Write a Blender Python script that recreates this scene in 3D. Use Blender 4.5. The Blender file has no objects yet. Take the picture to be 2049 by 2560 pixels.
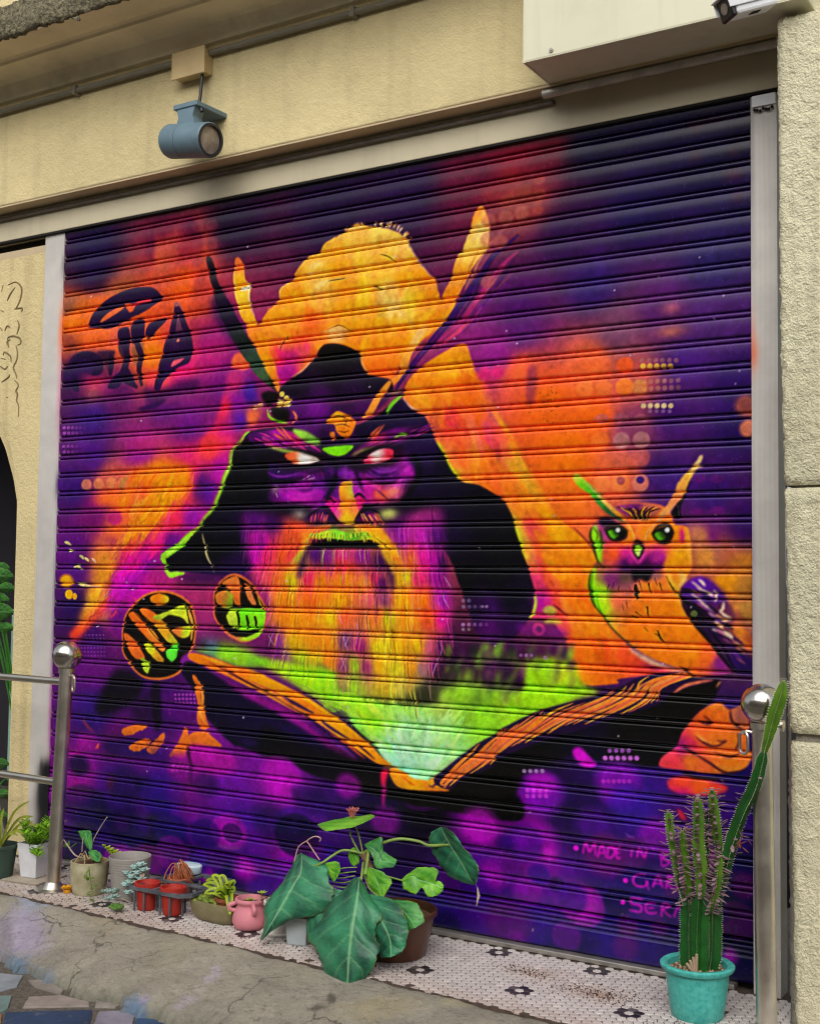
import bpy, bmesh, math, random
import numpy as np
from mathutils import Vector, Matrix

random.seed(7)
RNG = np.random.default_rng(11)
sc = bpy.context.scene
COL = sc.collection

# ---------------------------------------------------------------- camera
CAM = np.array([4.09095643, -3.73021358, 1.21316423])
FPX = 3036.6
CR = np.array([0.85319691, 0.52143651, 0.01260936])
CU = np.array([0.01949589, -0.05603938, 0.9982382])
CF = np.array([-0.52122446, 0.85144792, 0.05797849])
cd = bpy.data.cameras.new('camera')
cam = bpy.data.objects.new('camera', cd)
COL.objects.link(cam)
cam.matrix_world = Matrix(((CR[0], CU[0], -CF[0], CAM[0]), (CR[1], CU[1], -CF[1], CAM[1]),
                           (CR[2], CU[2], -CF[2], CAM[2]), (0, 0, 0, 1)))
cd.sensor_fit = 'HORIZONTAL'
cd.sensor_width = 36.0
cd.lens = FPX / 2049 * 36.0
cd.clip_start = 0.05
cd.clip_end = 400
sc.camera = cam

# ---------------------------------------------------------------- sky, sun, exposure
SUN = Vector((0.30, -0.95, 0.80)).normalized()
wd = bpy.data.worlds.new('World')
sc.world = wd
wd.use_nodes = True
wn = wd.node_tree
sky = wn.nodes.new('ShaderNodeTexSky')
sky.sky_type = 'NISHITA'
sky.sun_disc = False
sky.sun_elevation = math.asin(SUN.z)
sky.sun_rotation = math.atan2(SUN.x, SUN.y)
sky.air_density = 1.0
sky.dust_density = 4.0
sky.ozone_density = 1.0
hs = wn.nodes.new('ShaderNodeHueSaturation')
hs.inputs['Saturation'].default_value = 0.3
wn.links.new(sky.outputs[0], hs.inputs['Color'])
bgn = wn.nodes['Background']
bgn.inputs['Strength'].default_value = 0.13
wn.links.new(hs.outputs[0], bgn.inputs['Color'])
sl = bpy.data.lights.new('sun', 'SUN')
sl.energy = 1.3
sl.angle = math.radians(75)
sl.color = (1.0, 0.955, 0.88)
so = bpy.data.objects.new('sun', sl)
COL.objects.link(so)
so.rotation_euler = SUN.to_track_quat('Z', 'Y').to_euler()
sc.view_settings.view_transform = 'Standard'
sc.view_settings.look = 'None'
sc.view_settings.gamma = 1.0
sc.view_settings.exposure = 0.34
sc.cycles.max_bounces = 6
sc.cycles.pixel_filter_type = 'BLACKMAN_HARRIS'
sc.cycles.filter_width = 1.15
sc.cycles.use_adaptive_sampling = True
sc.cycles.adaptive_threshold = 0.02

# ---------------------------------------------------------------- photo pixel -> place
def ray(x, y):
    return CF + ((x - 1024.5) / FPX) * CR - ((y - 1280) / FPX) * CU
def onY(x, y, Y=0.0):
    d = ray(x, y); return CAM + d * ((Y - CAM[1]) / d[1])
def onZ(x, y, Z=0.0):
    d = ray(x, y); return CAM + d * ((Z - CAM[2]) / d[2])
def V(p): return Vector((float(p[0]), float(p[1]), float(p[2])))
def hexc(h):
    h = h.strip()
    return tuple(int(h[i:i + 2], 16) for i in (0, 2, 4))
def lin(c):
    c = np.asarray(c, float) / 255.0
    return np.where(c <= 0.04045, c / 12.92, ((c + 0.055) / 1.055) ** 2.4)

# ---------------------------------------------------------------- materials
def mat(name, col, rough=0.6, metal=0.0, var=0.0, vscale=8.0, bump=0.0, bscale=60.0, col2=None,
        spec=0.5, detail=4.0, attr=None, bump2=0.0, bscale2=12.0, rvar=0.0, coat=0.0, sss=0.0, speck=None, dirt=None, streak=None, cracks=None):
    m = bpy.data.materials.new(name)
    m.use_nodes = True
    nt = m.node_tree; N = nt.nodes; L = nt.links
    b = N['Principled BSDF']
    b.inputs['Roughness'].default_value = rough
    b.inputs['Metallic'].default_value = metal
    b.inputs['Specular IOR Level'].default_value = spec
    b.inputs['Coat Weight'].default_value = coat
    tc = N.new('ShaderNodeTexCoord')
    co = tc.outputs['Object']
    if attr:
        a = N.new('ShaderNodeAttribute'); a.attribute_name = attr
        csock = a.outputs['Color']
    else:
        rgb = N.new('ShaderNodeRGB'); rgb.outputs[0].default_value = (*col, 1)
        csock = rgb.outputs[0]
    if var > 0:
        n = N.new('ShaderNodeTexNoise'); n.inputs['Scale'].default_value = vscale
        n.inputs['Detail'].default_value = detail; n.inputs['Roughness'].default_value = 0.6
        L.new(co, n.inputs['Vector'])
        r = N.new('ShaderNodeMapRange'); r.inputs[1].default_value = 0.3; r.inputs[2].default_value = 0.7
        L.new(n.outputs['Fac'], r.inputs[0])
        mx = N.new('ShaderNodeMix'); mx.data_type = 'RGBA'
        if col2 is not None:
            mx.inputs['B'].default_value = (*col2, 1)
            sc_ = N.new('ShaderNodeMath'); sc_.operation = 'MULTIPLY'; sc_.inputs[1].default_value = var
            L.new(r.outputs[0], sc_.inputs[0]); L.new(sc_.outputs[0], mx.inputs['Factor'])
            L.new(csock, mx.inputs['A'])
        else:
            mx.blend_type = 'MULTIPLY'; mx.inputs['Factor'].default_value = 1
            r.inputs[3].default_value = 1 - var; r.inputs[4].default_value = 1 + var
            L.new(csock, mx.inputs['A']); L.new(r.outputs[0], mx.inputs['B'])
        csock = mx.outputs['Result']
        if rvar > 0:
            rr = N.new('ShaderNodeMapRange'); rr.inputs[3].default_value = rough - rvar; rr.inputs[4].default_value = rough + rvar
            L.new(n.outputs['Fac'], rr.inputs[0]); L.new(rr.outputs[0], b.inputs['Roughness'])
    if dirt:      # (colour, scale, threshold lo, hi, strength)
        dc, ds, d0, d1, dst = dirt
        n = N.new('ShaderNodeTexNoise'); n.inputs['Scale'].default_value = ds; n.inputs['Detail'].default_value = 8
        n.inputs['Roughness'].default_value = 0.7
        L.new(co, n.inputs['Vector'])
        r = N.new('ShaderNodeMapRange'); r.inputs[1].default_value = d0; r.inputs[2].default_value = d1
        r.inputs[4].default_value = dst
        L.new(n.outputs['Fac'], r.inputs[0])
        mx = N.new('ShaderNodeMix'); mx.data_type = 'RGBA'; mx.inputs['B'].default_value = (*dc, 1)
        L.new(r.outputs[0], mx.inputs['Factor']); L.new(csock, mx.inputs['A'])
        csock = mx.outputs['Result']
    if streak:    # (colour, strength): run-down marks, long in z
        mp = N.new('ShaderNodeMapping'); mp.inputs['Scale'].default_value = (16, 16, .9); L.new(co, mp.inputs['Vector'])
        n = N.new('ShaderNodeTexNoise'); n.inputs['Scale'].default_value = 1.0; n.inputs['Detail'].default_value = 6; L.new(mp.outputs[0], n.inputs['Vector'])
        r = N.new('ShaderNodeMapRange'); r.inputs[1].default_value = .52; r.inputs[2].default_value = .78; r.inputs[4].default_value = streak[1]
        L.new(n.outputs['Fac'], r.inputs[0])
        mx = N.new('ShaderNodeMix'); mx.data_type = 'RGBA'; mx.inputs['B'].default_value = (*streak[0], 1)
        L.new(r.outputs[0], mx.inputs['Factor']); L.new(csock, mx.inputs['A']); csock = mx.outputs['Result']
    if cracks:    # (colour, cell scale, width, strength)
        nz = N.new('ShaderNodeTexNoise'); nz.inputs['Scale'].default_value = cracks[1] * 2.2; nz.inputs['Detail'].default_value = 6; L.new(co, nz.inputs['Vector'])
        va = N.new('ShaderNodeVectorMath'); va.operation = 'MULTIPLY_ADD'; va.inputs[1].default_value = (.22, .22, .22); L.new(nz.outputs['Color'], va.inputs[0]); L.new(co, va.inputs[2])
        vo = N.new('ShaderNodeTexVoronoi'); vo.feature = 'DISTANCE_TO_EDGE'; vo.inputs['Scale'].default_value = cracks[1]; L.new(va.outputs[0], vo.inputs['Vector'])
        r = N.new('ShaderNodeMapRange'); r.inputs[1].default_value = 0; r.inputs[2].default_value = cracks[2]; r.inputs[3].default_value = cracks[3]; r.inputs[4].default_value = 0; L.new(vo.outputs['Distance'], r.inputs[0])
        mk = N.new('ShaderNodeMapRange'); mk.inputs[1].default_value = .45; mk.inputs[2].default_value = .6; L.new(nz.outputs['Fac'], mk.inputs[0])
        mu = N.new('ShaderNodeMath'); mu.operation = 'MULTIPLY'; L.new(r.outputs[0], mu.inputs[0]); L.new(mk.outputs[0], mu.inputs[1])
        mx = N.new('ShaderNodeMix'); mx.data_type = 'RGBA'; mx.inputs['B'].default_value = (*cracks[0], 1)
        L.new(mu.outputs[0], mx.inputs['Factor']); L.new(csock, mx.inputs['A']); csock = mx.outputs['Result']
    L.new(csock, b.inputs['Base Color'])
    prev = None
    for st, bs, dist in ((bump2, bscale2, 0.02), (bump, bscale, 0.006)):
        if st > 0:
            n = N.new('ShaderNodeTexNoise'); n.inputs['Scale'].default_value = bs
            n.inputs['Detail'].default_value = 3; n.inputs['Roughness'].default_value = 0.55
            L.new(co, n.inputs['Vector'])
            bp = N.new('ShaderNodeBump'); bp.inputs['Strength'].default_value = st
            bp.inputs['Distance'].default_value = dist
            L.new(n.outputs['Fac'], bp.inputs['Height'])
            if prev: L.new(prev, bp.inputs['Normal'])
            prev = bp.outputs['Normal']
    if prev: L.new(prev, b.inputs['Normal'])
    if sss > 0:
        b.inputs['Subsurface Weight'].default_value = sss
        b.inputs['Subsurface Radius'].default_value = (0.01, 0.01, 0.004)
    return m

def hx(h, k=1.0):
    return tuple(float(v) * k for v in lin(hexc(h)))

# ---------------------------------------------------------------- mesh builder
class MB:
    def __init__(self): self.v = []; self.f = []
    def add(self, vs, fs):
        o = len(self.v); self.v += [tuple(map(float, p)) for p in vs]; self.f += [tuple(i + o for i in q) for q in fs]; return self
    def box(self, x0, x1, y0, y1, z0, z1):
        return self.add([(x0, y0, z0), (x1, y0, z0), (x1, y1, z0), (x0, y1, z0), (x0, y0, z1), (x1, y0, z1), (x1, y1, z1), (x0, y1, z1)],
                        [(0, 3, 2, 1), (4, 5, 6, 7), (0, 1, 5, 4), (1, 2, 6, 5), (2, 3, 7, 6), (3, 0, 4, 7)])
    def tube(self, pts, r, n=10, cap=True):
        pts = [Vector(p) for p in pts]
        rs = r if isinstance(r, (list, tuple)) else [r] * len(pts)
        up = None; rings = []
        for i, p in enumerate(pts):
            t = (pts[min(i + 1, len(pts) - 1)] - pts[max(i - 1, 0)])
            t = t.normalized() if t.length > 1e-9 else Vector((0, 0, 1))
            if up is None:
                up = Vector((0, 0, 1)) if abs(t.z) < 0.9 else Vector((1, 0, 0))
            a = (up - t * up.dot(t)).normalized(); b = t.cross(a); up = a
            rings.append([p + (a * math.cos(2 * math.pi * k / n) + b * math.sin(2 * math.pi * k / n)) * rs[i] for k in range(n)])
        vs = [q for g in rings for q in g]
        fs = [(i * n + k, i * n + (k + 1) % n, (i + 1) * n + (k + 1) % n, (i + 1) * n + k) for i in range(len(pts) - 1) for k in range(n)]
        if cap:
            fs += [tuple(reversed(range(n))), tuple((len(pts) - 1) * n + k for k in range(n))]
        return self.add(vs, fs)
    def lathe(self, prof, c=(0, 0, 0), n=40, sx=1.0, sy=1.0, rot=0.0, power=2.0, cap=True):
        """prof: list of (radius, z); power > 2 squares the section off"""
        vs = []; cr, srr = math.cos(rot), math.sin(rot)
        for rr, z in prof:
            for k in range(n):
                t = 2 * math.pi * k / n; ct, st = math.cos(t), math.sin(t)
                g = 1.0 if power == 2.0 else (abs(ct) ** power + abs(st) ** power) ** (-1 / power)
                x, y = ct * rr * g * sx, st * rr * g * sy
                vs.append((c[0] + x * cr - y * srr, c[1] + x * srr + y * cr, c[2] + z))
        m = len(prof)
        fs = [(i * n + k, i * n + (k + 1) % n, (i + 1) * n + (k + 1) % n, (i + 1) * n + k) for i in range(m - 1) for k in range(n)]
        if cap and prof[0][0] > 1e-6: fs.append(tuple(reversed(range(n))))
        if cap and prof[-1][0] > 1e-6: fs.append(tuple((m - 1) * n + k for k in range(n)))
        return self.add(vs, fs)
    def sphere(self, c, r, n=16, sz=1.0):
        return self.lathe([(max(1e-7, r * math.sin(math.pi * i / n)), -r * sz * math.cos(math.pi * i / n)) for i in range(n + 1)], c, n * 2)
    def grid(self, rows):
        """rows: list of equal-length point lists"""
        n = len(rows[0]); vs = [p for g in rows for p in g]
        return self.add(vs, [(i * n + k, i * n + k + 1, (i + 1) * n + k + 1, (i + 1) * n + k) for i in range(len(rows) - 1) for k in range(n - 1)])
    def mesh(self, name='mesh', smooth=True, angle=40):
        me = bpy.data.meshes.new(name); me.from_pydata(self.v, [], self.f); me.validate()
        if smooth:
            me.polygons.foreach_set('use_smooth', [True] * len(me.polygons))
            me.set_sharp_from_angle(angle=math.radians(angle))
        me.update(); return me
    def obj(self, name, material, parent=None, smooth=True, angle=40, bevel=0.0, solid=0.0):
        o = bpy.data.objects.new(name, self.mesh(name, smooth, angle))
        o.data.materials.append(material); COL.objects.link(o)
        if parent is not None:
            o.parent = parent
            o.matrix_parent_inverse = Matrix.Translation(-Vector(parent.location)) if parent.type == 'EMPTY' else Matrix.Identity(4)
        if solid:
            s = o.modifiers.new('thickness', 'SOLIDIFY'); s.thickness = solid; s.offset = 0
        if bevel:
            bv = o.modifiers.new('bevel', 'BEVEL'); bv.width = bevel; bv.segments = 2; bv.limit_method = 'ANGLE'
        return o

def tag(o, label, cat, group=None):
    o['label'] = label; o['category'] = cat
    if group: o['group'] = group
    return o
def structure(o): o['kind'] = 'structure'; return o
def thing(name, loc, label, cat, group=None):
    o = bpy.data.objects.new(name, None); COL.objects.link(o)
    o.location = Vector(loc); o.empty_display_size = 0.05
    return tag(o, label, cat, group)

# ================================================================ the painted picture on the shutter
# a flat picture 3.05 m wide, 2.80 m high, mixed as colours on a fine grid and later laid on the slats
SW, ZT, ZB = 3.051, 2.80, 0.0
RES = 0.0025
CW, CH = int(SW / RES), int((ZT - ZB) / RES)
IMG = np.zeros((CH, CW, 3))
TILES = dict(A=(120, 540, 2.4657), B=(600, 540, 2.4657), C=(1200, 240, 2.4657), D=(1200, 840, 2.4657),
             E=(120, 1100, 2.4657), G=(600, 1000, 2.4657), H=(600, 1500, 2.4657), I=(1200, 1400, 2.4657),
             J=(0, 1560, 2.105), K=(1250, 1660, 2.16), F=(0, 0, 0.84236), P=(0, 0, 1.0))
def topic(px, py):
    p = onY(px, py, 0.0); return p[0] / RES, (ZT - p[2]) / RES
def scale_at(px, py):
    a = topic(px, py); b = topic(px, py + 10); c = topic(px + 10, py)
    return math.hypot(c[0] - a[0], c[1] - a[1]) / 10, math.hypot(b[0] - a[0], b[1] - a[1]) / 10
_tile = 'P'
def pts(s):
    """'A10,20 30,40 B5,6' -> picture points; a letter switches the sheet the numbers were read from"""
    global _tile
    out = []; mid = []
    for t in s.split():
        if t[0].isalpha(): _tile = t[0]; t = t[1:]
        x, y = map(float, t.split(','))
        ox, oy, k = TILES[_tile]
        mid.append((ox + x / k, oy + y / k)); out.append(topic(*mid[-1]))
    return np.array(out), np.array(mid), TILES[_tile][2]
def stops(s):
    global _tile
    ps = []; cs = []
    for t in s.split():
        a, c = t.split('=')
        p, _, _ = pts(a); ps.append(p[0]); cs.append(hexc(c))
    return np.array(ps), np.array(cs, float)
def crom(P, closed, m=6):
    n = len(P)
    if n < 3: return P
    out = []
    for i in range(n if closed else n - 1):
        if closed: a, b, c, d = P[i - 1], P[i], P[(i + 1) % n], P[(i + 2) % n]
        else: a, b, c, d = P[max(i - 1, 0)], P[i], P[i + 1], P[min(i + 2, n - 1)]
        for k in range(m):
            t = k / m
            out.append(0.5 * (2 * b + (c - a) * t + (2 * a - 5 * b + 4 * c - d) * t * t + (3 * b - a - 3 * c + d) * t ** 3))
    if not closed: out.append(P[-1])
    return np.array(out)
def polymask(Q, x0, y0, w, h):
    SS = 2
    M = np.zeros((h, w)); X = np.arange(w)
    xa, ya = Q[:, 0] - x0, Q[:, 1] - y0
    xb, yb = np.roll(xa, -1), np.roll(ya, -1)
    lo, hi = np.minimum(ya, yb), np.maximum(ya, yb)
    for j in range(h):
        for s in range(SS):
            yy = j + (s + 0.5) / SS
            k = (lo <= yy) & (hi > yy)
            if not k.any(): continue
            xs = np.sort(xa[k] + (yy - ya[k]) / (yb[k] - ya[k]) * (xb[k] - xa[k]))
            for i in range(0, len(xs) - 1, 2):
                l, r = max(xs[i], 0.0), min(xs[i + 1], float(w))
                if r <= l: continue
                i0, i1 = int(l), min(int(r), w - 1)
                if i0 >= w: continue
                if i0 == i1: M[j, i0] += (r - l) / SS
                else:
                    M[j, i0] += (i0 + 1 - l) / SS; M[j, i1] += (r - i1) / SS
                    if i1 > i0 + 1: M[j, i0 + 1:i1] += 1.0 / SS
    return np.clip(M, 0, 1)
def blur(M, s):
    r = max(1, int(round(s * 0.75)))
    for ax in (0, 1):
        for _ in range(2):
            pad = [(0, 0)] * M.ndim; pad[ax] = (r + 1, r)
            c = np.cumsum(np.pad(M, pad, mode='edge'), axis=ax)
            n = M.shape[ax]
            hi = np.take(c, range(2 * r + 1, 2 * r + 1 + n), axis=ax); lo_ = np.take(c, range(0, n), axis=ax)
            M = (hi - lo_) / (2 * r + 1)
    return M
def idw(xs, ys, ps, cs, power=3.0, soft=6.0):
    num = 0; den = 0
    for p, c in zip(ps, cs):
        w = ((xs - p[0]) ** 2 + (ys - p[1]) ** 2 + soft ** 2) ** (-power / 2)
        num = num + w[..., None] * c; den = den + w
    return num / den[..., None]
def put(x0, y0, M, col, a):
    h, w = M.shape
    m = (M * a)[..., None]
    reg = IMG[y0:y0 + h, x0:x0 + w]
    reg[:] = reg * (1 - m) + col * m
def poly(Q, col, soft=0.0, a=1.0, grad=None):
    pad = int(2.2 * soft) + 2
    x0 = max(0, int(Q[:, 0].min()) - pad); x1 = min(CW, int(Q[:, 0].max()) + pad + 2)
    y0 = max(0, int(Q[:, 1].min()) - pad); y1 = min(CH, int(Q[:, 1].max()) + pad + 2)
    if x1 <= x0 or y1 <= y0: return
    M = polymask(Q, x0, y0, x1 - x0, y1 - y0)
    if soft > 0.6: M = blur(M, soft)
    if grad is not None:
        xs, ys = np.meshgrid(np.arange(x0, x1), np.arange(y0, y1))
        col = idw(xs, ys, *grad)
    else: col = np.array(col, float)
    put(x0, y0, M, col, a)
def fill(s, col, soft=1.0, a=1.0, sm=True, jag=0.0):
    P, _, _ = pts(s)
    grad = None
    if '=' in col: grad = stops(col); col = None
    else: col = hexc(col)
    Q = crom(P, True) if sm else P
    if jag: Q = Q + RNG.normal(0, jag, Q.shape)
    poly(Q, col, soft, a, grad)
def ribbon(Pc, w0, w1, w2):
    n = len(Pc); t = np.linspace(0, 1, n)
    d = np.gradient(Pc, axis=0); d /= np.linalg.norm(d, axis=1)[:, None] + 1e-9
    nrm = np.stack([-d[:, 1], d[:, 0]], 1)
    w = np.where(t < 0.5, w0 + (w1 - w0) * np.sin(t * math.pi), w2 + (w1 - w2) * np.sin(t * math.pi))[:, None] / 2
    return np.concatenate([Pc + nrm * w, (Pc - nrm * w)[::-1]])
def stroke(s, w, col, soft=0.7, a=1.0, ends=(0.25, 0.25), rough=0.0):
    """w in the same pixels as the points"""
    P, mid, k = pts(s)
    sx, sy = scale_at(*mid[len(mid) // 2])
    ww = w / k * (sx + sy) / 2
    Q = ribbon(crom(P, False, 8), ww * ends[0], ww, ww * ends[1])
    if rough: Q = Q + RNG.normal(0, rough, Q.shape)
    poly(Q, hexc(col), soft, a)
def blob(s, r, col, a=1.0, hard=0.0, ry=None):
    P, mid, k = pts(s)
    for p, m in zip(P, mid):
        sx, sy = scale_at(*m)
        rx_, ry_ = r / k * sx, (ry or r) / k * sy
        x0, x1 = max(0, int(p[0] - 2.4 * rx_) - 2), min(CW, int(p[0] + 2.4 * rx_) + 3)
        y0, y1 = max(0, int(p[1] - 2.4 * ry_) - 2), min(CH, int(p[1] + 2.4 * ry_) + 3)
        if x1 <= x0 or y1 <= y0: continue
        xs, ys = np.meshgrid(np.arange(x0, x1), np.arange(y0, y1))
        d = np.sqrt(((xs - p[0]) / rx_) ** 2 + ((ys - p[1]) / ry_) ** 2)
        if hard > 0: M = np.clip((1 + (1 - hard) * 0.5 - d) / max(1 - hard, 2.0 / (rx_ + ry_)), 0, 1)
        else: M = np.exp(-d * d * 0.9)
        put(x0, y0, M, np.array(hexc(col), float), a)
def dots(t, x, y, nx, ny, dx, dy, r, col, a=0.6, fx=0.0, slope=0.0):
    for i in range(nx):
        for j in range(ny):
            aa = a * (1 - fx * i / max(nx - 1, 1))
            blob(f'{t}{x + i * dx},{y + j * dy + i * slope}', r, col, aa, hard=0.55)

def brush(area, n, ang, ln, wd, jit=.12, al=(.25, .6), bend=4.0, soft=.6, turn=0.0):
    """brush marks inside an outline: each takes the colour it lies on and shifts it; ang = degrees, or a centre 'A10,20' to fan out from"""
    P, _, _ = pts(area); Q = crom(P, True)
    x0, y0 = np.maximum(Q.min(0).astype(int), 0); x1, y1 = np.minimum(Q.max(0).astype(int), (CW - 1, CH - 1))
    M = polymask(Q, x0, y0, x1 - x0 + 1, y1 - y0 + 1); c0 = pts(ang)[0][0] if isinstance(ang, str) else None
    k = 0
    for _ in range(n * 12):
        if k >= n: break
        x, y = RNG.integers(x0, x1), RNG.integers(y0, y1)
        if M[y - y0, x - x0] < .6: continue
        a_ = (math.atan2(y - c0[1], x - c0[0]) if c0 is not None else math.radians(ang)) + turn + RNG.normal(0, .22)
        L_ = ln * RNG.uniform(.5, 1.3); d = np.array([math.cos(a_), math.sin(a_)])
        ok = True
        for sg in (-.5, .5):
            ex, ey = int(x + d[0] * L_ * sg) - x0, int(y + d[1] * L_ * sg) - y0
            ok = ok and 0 <= ex < M.shape[1] and 0 <= ey < M.shape[0] and M[ey, ex] > .6
        if not ok: continue
        k += 1; nn = np.array([-d[1], d[0]]) * RNG.normal(0, bend)
        c = np.clip(IMG[y, x] * (1 + RNG.choice([-1, -1, 1, 1, 1.5]) * jit * RNG.uniform(.6, 1.6)) + RNG.normal(0, 10, 3) * (IMG[y, x] > 40), 0, 255)
        p = np.array([x, y], float)
        poly(ribbon(crom(np.array([p - d * L_ / 2, p + nn, p + d * L_ / 2]), False, 5), .3, wd * RNG.uniform(.5, 1.4), .3), c, soft, RNG.uniform(*al))

def paint_picture():
    # --- ground colours of the whole sheet
    base = """F200,520=260850 350,500=6e1446 380,580=c85a3c 500,470=320546 700,420=2d054b 850,400=320550 1000,360=6e0a3c 1080,330=820f32
    1150,300=780f32 1250,300=190046 1400,250=19004b 1550,240=230046 1500,350=19004b 1350,450=230a5a 1550,420=2d1e5f 1200,500=3c0f5a 1100,420=963c3c
    1500,550=37286e 1250,600=3c1e73 1100,650=55146e 1400,650=642878 1500,680=5a2d7d 1300,700=824b6e 1100,700=6e2882 1050,740=96288c 1450,760=502382
    1550,800=3c1973 1100,780=eb643c 1250,770=eb6e3c 1150,850=f5691e 1250,880=f5691e 1200,950=fa7314 1330,800=c85a50 1330,900=96466e 1420,880=4b1978
    1550,900=321469 1200,1030=f57828 1300,1000=e16e46 1400,1000=461e7d 1500,1050=3c1478 1570,1100=3c0a6e 1500,1100=6e2878 1500,1160=be643c 1570,1200=c88232
    200,560=2d0855 250,640=b4643c 170,680=ff7d0f 250,700=f06e28 350,620=eb5f28 400,560=d75a3c 430,650=aa3250 180,790=3c0f5a 320,760=f06e28 380,740=dc4650
    450,720=8c1e6e 470,800=781982 250,830=6e1e6e 350,850=6e1e82 200,880=461e82 400,900=781e8c 200,960=551987 300,960=961e96 400,960=c8286e 160,1030=411478
    230,1010=be5a50 330,1010=fa8c1e 390,1020=fa821e 200,1080=821478 300,1080=fa9614 160,1150=640f82 250,1130=f08228 330,1100=f0503c 380,1060=d21e82
    160,1200=5a1482 230,1200=e19628 280,1170=e1288c 330,1150=82148c 160,1280=320f64 220,1270=f0aa28 280,1240=c814aa 250,1300=78148c 200,1340=460a6e
    200,1400=6e1482 300,1450=460f6e 200,1500=3c1982 350,1500=46146e 250,1560=6e1478 400,1600=962896 170,1640=a01496 250,1650=5a0f8c 350,1680=5a0f8c
    500,1650=821496 600,1650=821996 200,1720=320a78 350,1750=460c82 500,1720=460a82 300,1800=1e086e 450,1800=460a78 600,1780=5a0f82 700,1700=3c0a6e
    800,1700=1e0546 900,1700=0f051e 1000,1720=6e0f82 1100,1720=6e0f82 1200,1700=28085a 1350,1680=3c198c 1450,1700=461478 1500,1720=3c0f78 1000,1850=500f8c
    1150,1850=5a0f8c 1100,1950=320a82 1300,1950=280878 1550,1850=14035a 1550,2000=140350 700,1870=280a78 400,1860=1e055a 900,1950=1e0864 1200,2030=19055f
    1570,1600=280f6e 850,1560=0c0418 1100,1600=0e0620"""
    ps, cs = stops(base)
    g = 5
    xs, ys = np.meshgrid(np.arange(0, CW, g), np.arange(0, CH, g))
    low = idw(xs, ys, ps, cs, 3.4, 10)
    fx = np.clip(np.arange(CW) / g, 0, low.shape[1] - 1.001); fy = np.clip(np.arange(CH) / g, 0, low.shape[0] - 1.001)
    ix, iy = fx.astype(int), fy.astype(int); tx, ty = (fx - ix)[None, :, None], (fy - iy)[:, None, None]
    r0, r1 = low[iy], low[iy + 1]
    IMG[:] = (r0[:, ix] * (1 - tx) + r0[:, ix + 1] * tx) * (1 - ty) + (r1[:, ix] * (1 - tx) + r1[:, ix + 1] * tx) * ty
    # --- upper left: orange patches
    fill('A665,110 668,60 760,20 900,10 960,150 950,300 1000,330 1040,480 990,600 800,640 640,560 655,380 662,250',
         'A700,250=cd5f41 760,200=c05040 850,200=96283c 850,420=eb641e 950,400=be463c 900,60=6e0a46 720,60=7a1440', 5, .9)
    blob('A935,170 935,60 925,280 1015,60 1015,170', 38, 'a04050', .4, .6)
    fill('A105,510 250,495 420,490 640,470 700,520 760,640 860,620 880,820 900,1000 700,1100 640,1090 600,1000 560,900 540,850 430,800 300,820 100,810',
         'A150,650=ff7d0a 300,740=f06e32 600,520=e15a28 650,860=fa8214 800,740=c84646 130,560=965a46 460,830=be5a5a 640,1020=f0505a 850,950=d22878 130,790=a0483c', 7, .95)
    blob('A1000,880', 130, 'c82878', .6); blob('A290,1040', 80, 'dc3c64', .8); blob('A280,1100', 50, 'a07060', .5)
    blob('A700,1130', 90, 'd05060', .5, 0, 30); blob('A600,1410', 90, 'd04060', .5, 0, 50)
    T = '30054b'
    fill('A262,690 268,640 320,560 420,490 530,452 640,448 690,480 712,512 640,565 560,610 535,590 545,550 480,545 520,620 460,650 380,680', T, 1)
    fill('A328,655 360,615 420,575 480,555 470,575 420,610 350,650', 'eb6e3c'); fill('A525,545 600,515 640,515 640,528 570,545 530,560', 'd03c50')
    fill('A440,720 470,690 505,690 515,740 510,840 490,900 515,960 545,1040 480,1010 440,1060 380,1060 400,1000 450,960 470,900 445,830',
         'A480,740=30054b 480,840=5a3048 500,950=38084f 450,1040=300a55', 1)
    fill('A530,660 560,635 600,645 605,700 590,760 530,790 520,720', T); fill('A605,735 640,660 735,630 700,670 670,710 640,740', T)
    fill('A535,800 600,780 590,860 555,930 530,880', '8a5a40', 2, .8)
    fill('A755,760 785,560 805,530 830,560 860,680 890,800 880,900 800,940 730,1010 690,1080 665,1060 690,960 720,880 735,800',
         'A800,570=9a5a5a 805,680=784060 810,750=38084f 850,850=2c0648 700,1000=34085a', 1)
    fill('A765,930 800,870 850,870 820,905', 'e05a70'); fill('A800,775 815,755 820,775', 'e08060')
    fill('A145,890 180,855 240,845 300,870 345,920 340,970 300,985 230,965 195,990 195,1060 170,1070 120,1060 110,960', '38085a', 2)
    fill('A310,840 420,830 410,880 405,960 390,985 370,930 330,870', '502048', 2)
    fill('A600,1060 700,1060 780,1040 820,1010 950,1010 900,1080 800,1090 640,1180', '3c0c60', 8, .7)
    fill('A560,1190 640,1160 740,1130 680,1180 600,1200', '34085a', 3, .8)
    for q, w in (('A150,960 180,880 250,860 320,890 330,950 280,975', 44), ('A175,980 170,1040 200,1080', 40), ('A500,700 480,780 495,880 470,980 430,1040', 44), ('A565,650 555,760 580,860 570,960 590,1050', 40), ('A735,640 660,700 620,760', 36), ('A800,560 780,680 740,820 700,960 670,1070', 46), ('A810,560 850,680 885,800 870,890', 44), ('A720,900 800,870 880,860', 30), ('A300,640 380,560 500,480 640,460 700,500', 40), ('A270,660 380,680 500,620 640,560', 34), ('A390,850 400,920 390,985', 34), ('A380,1060 450,1000 520,1030 560,1060', 36)):
        stroke(q, w, '2c0548', 1.5, .9, (.4, .35))
    dots('A', 108, 1305, 6, 2, 25, 32, 10, 'b060c0', .7, .9); dots('A', 106, 1420, 5, 2, 26, 34, 10, 'b060c0', .6, .9)
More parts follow.
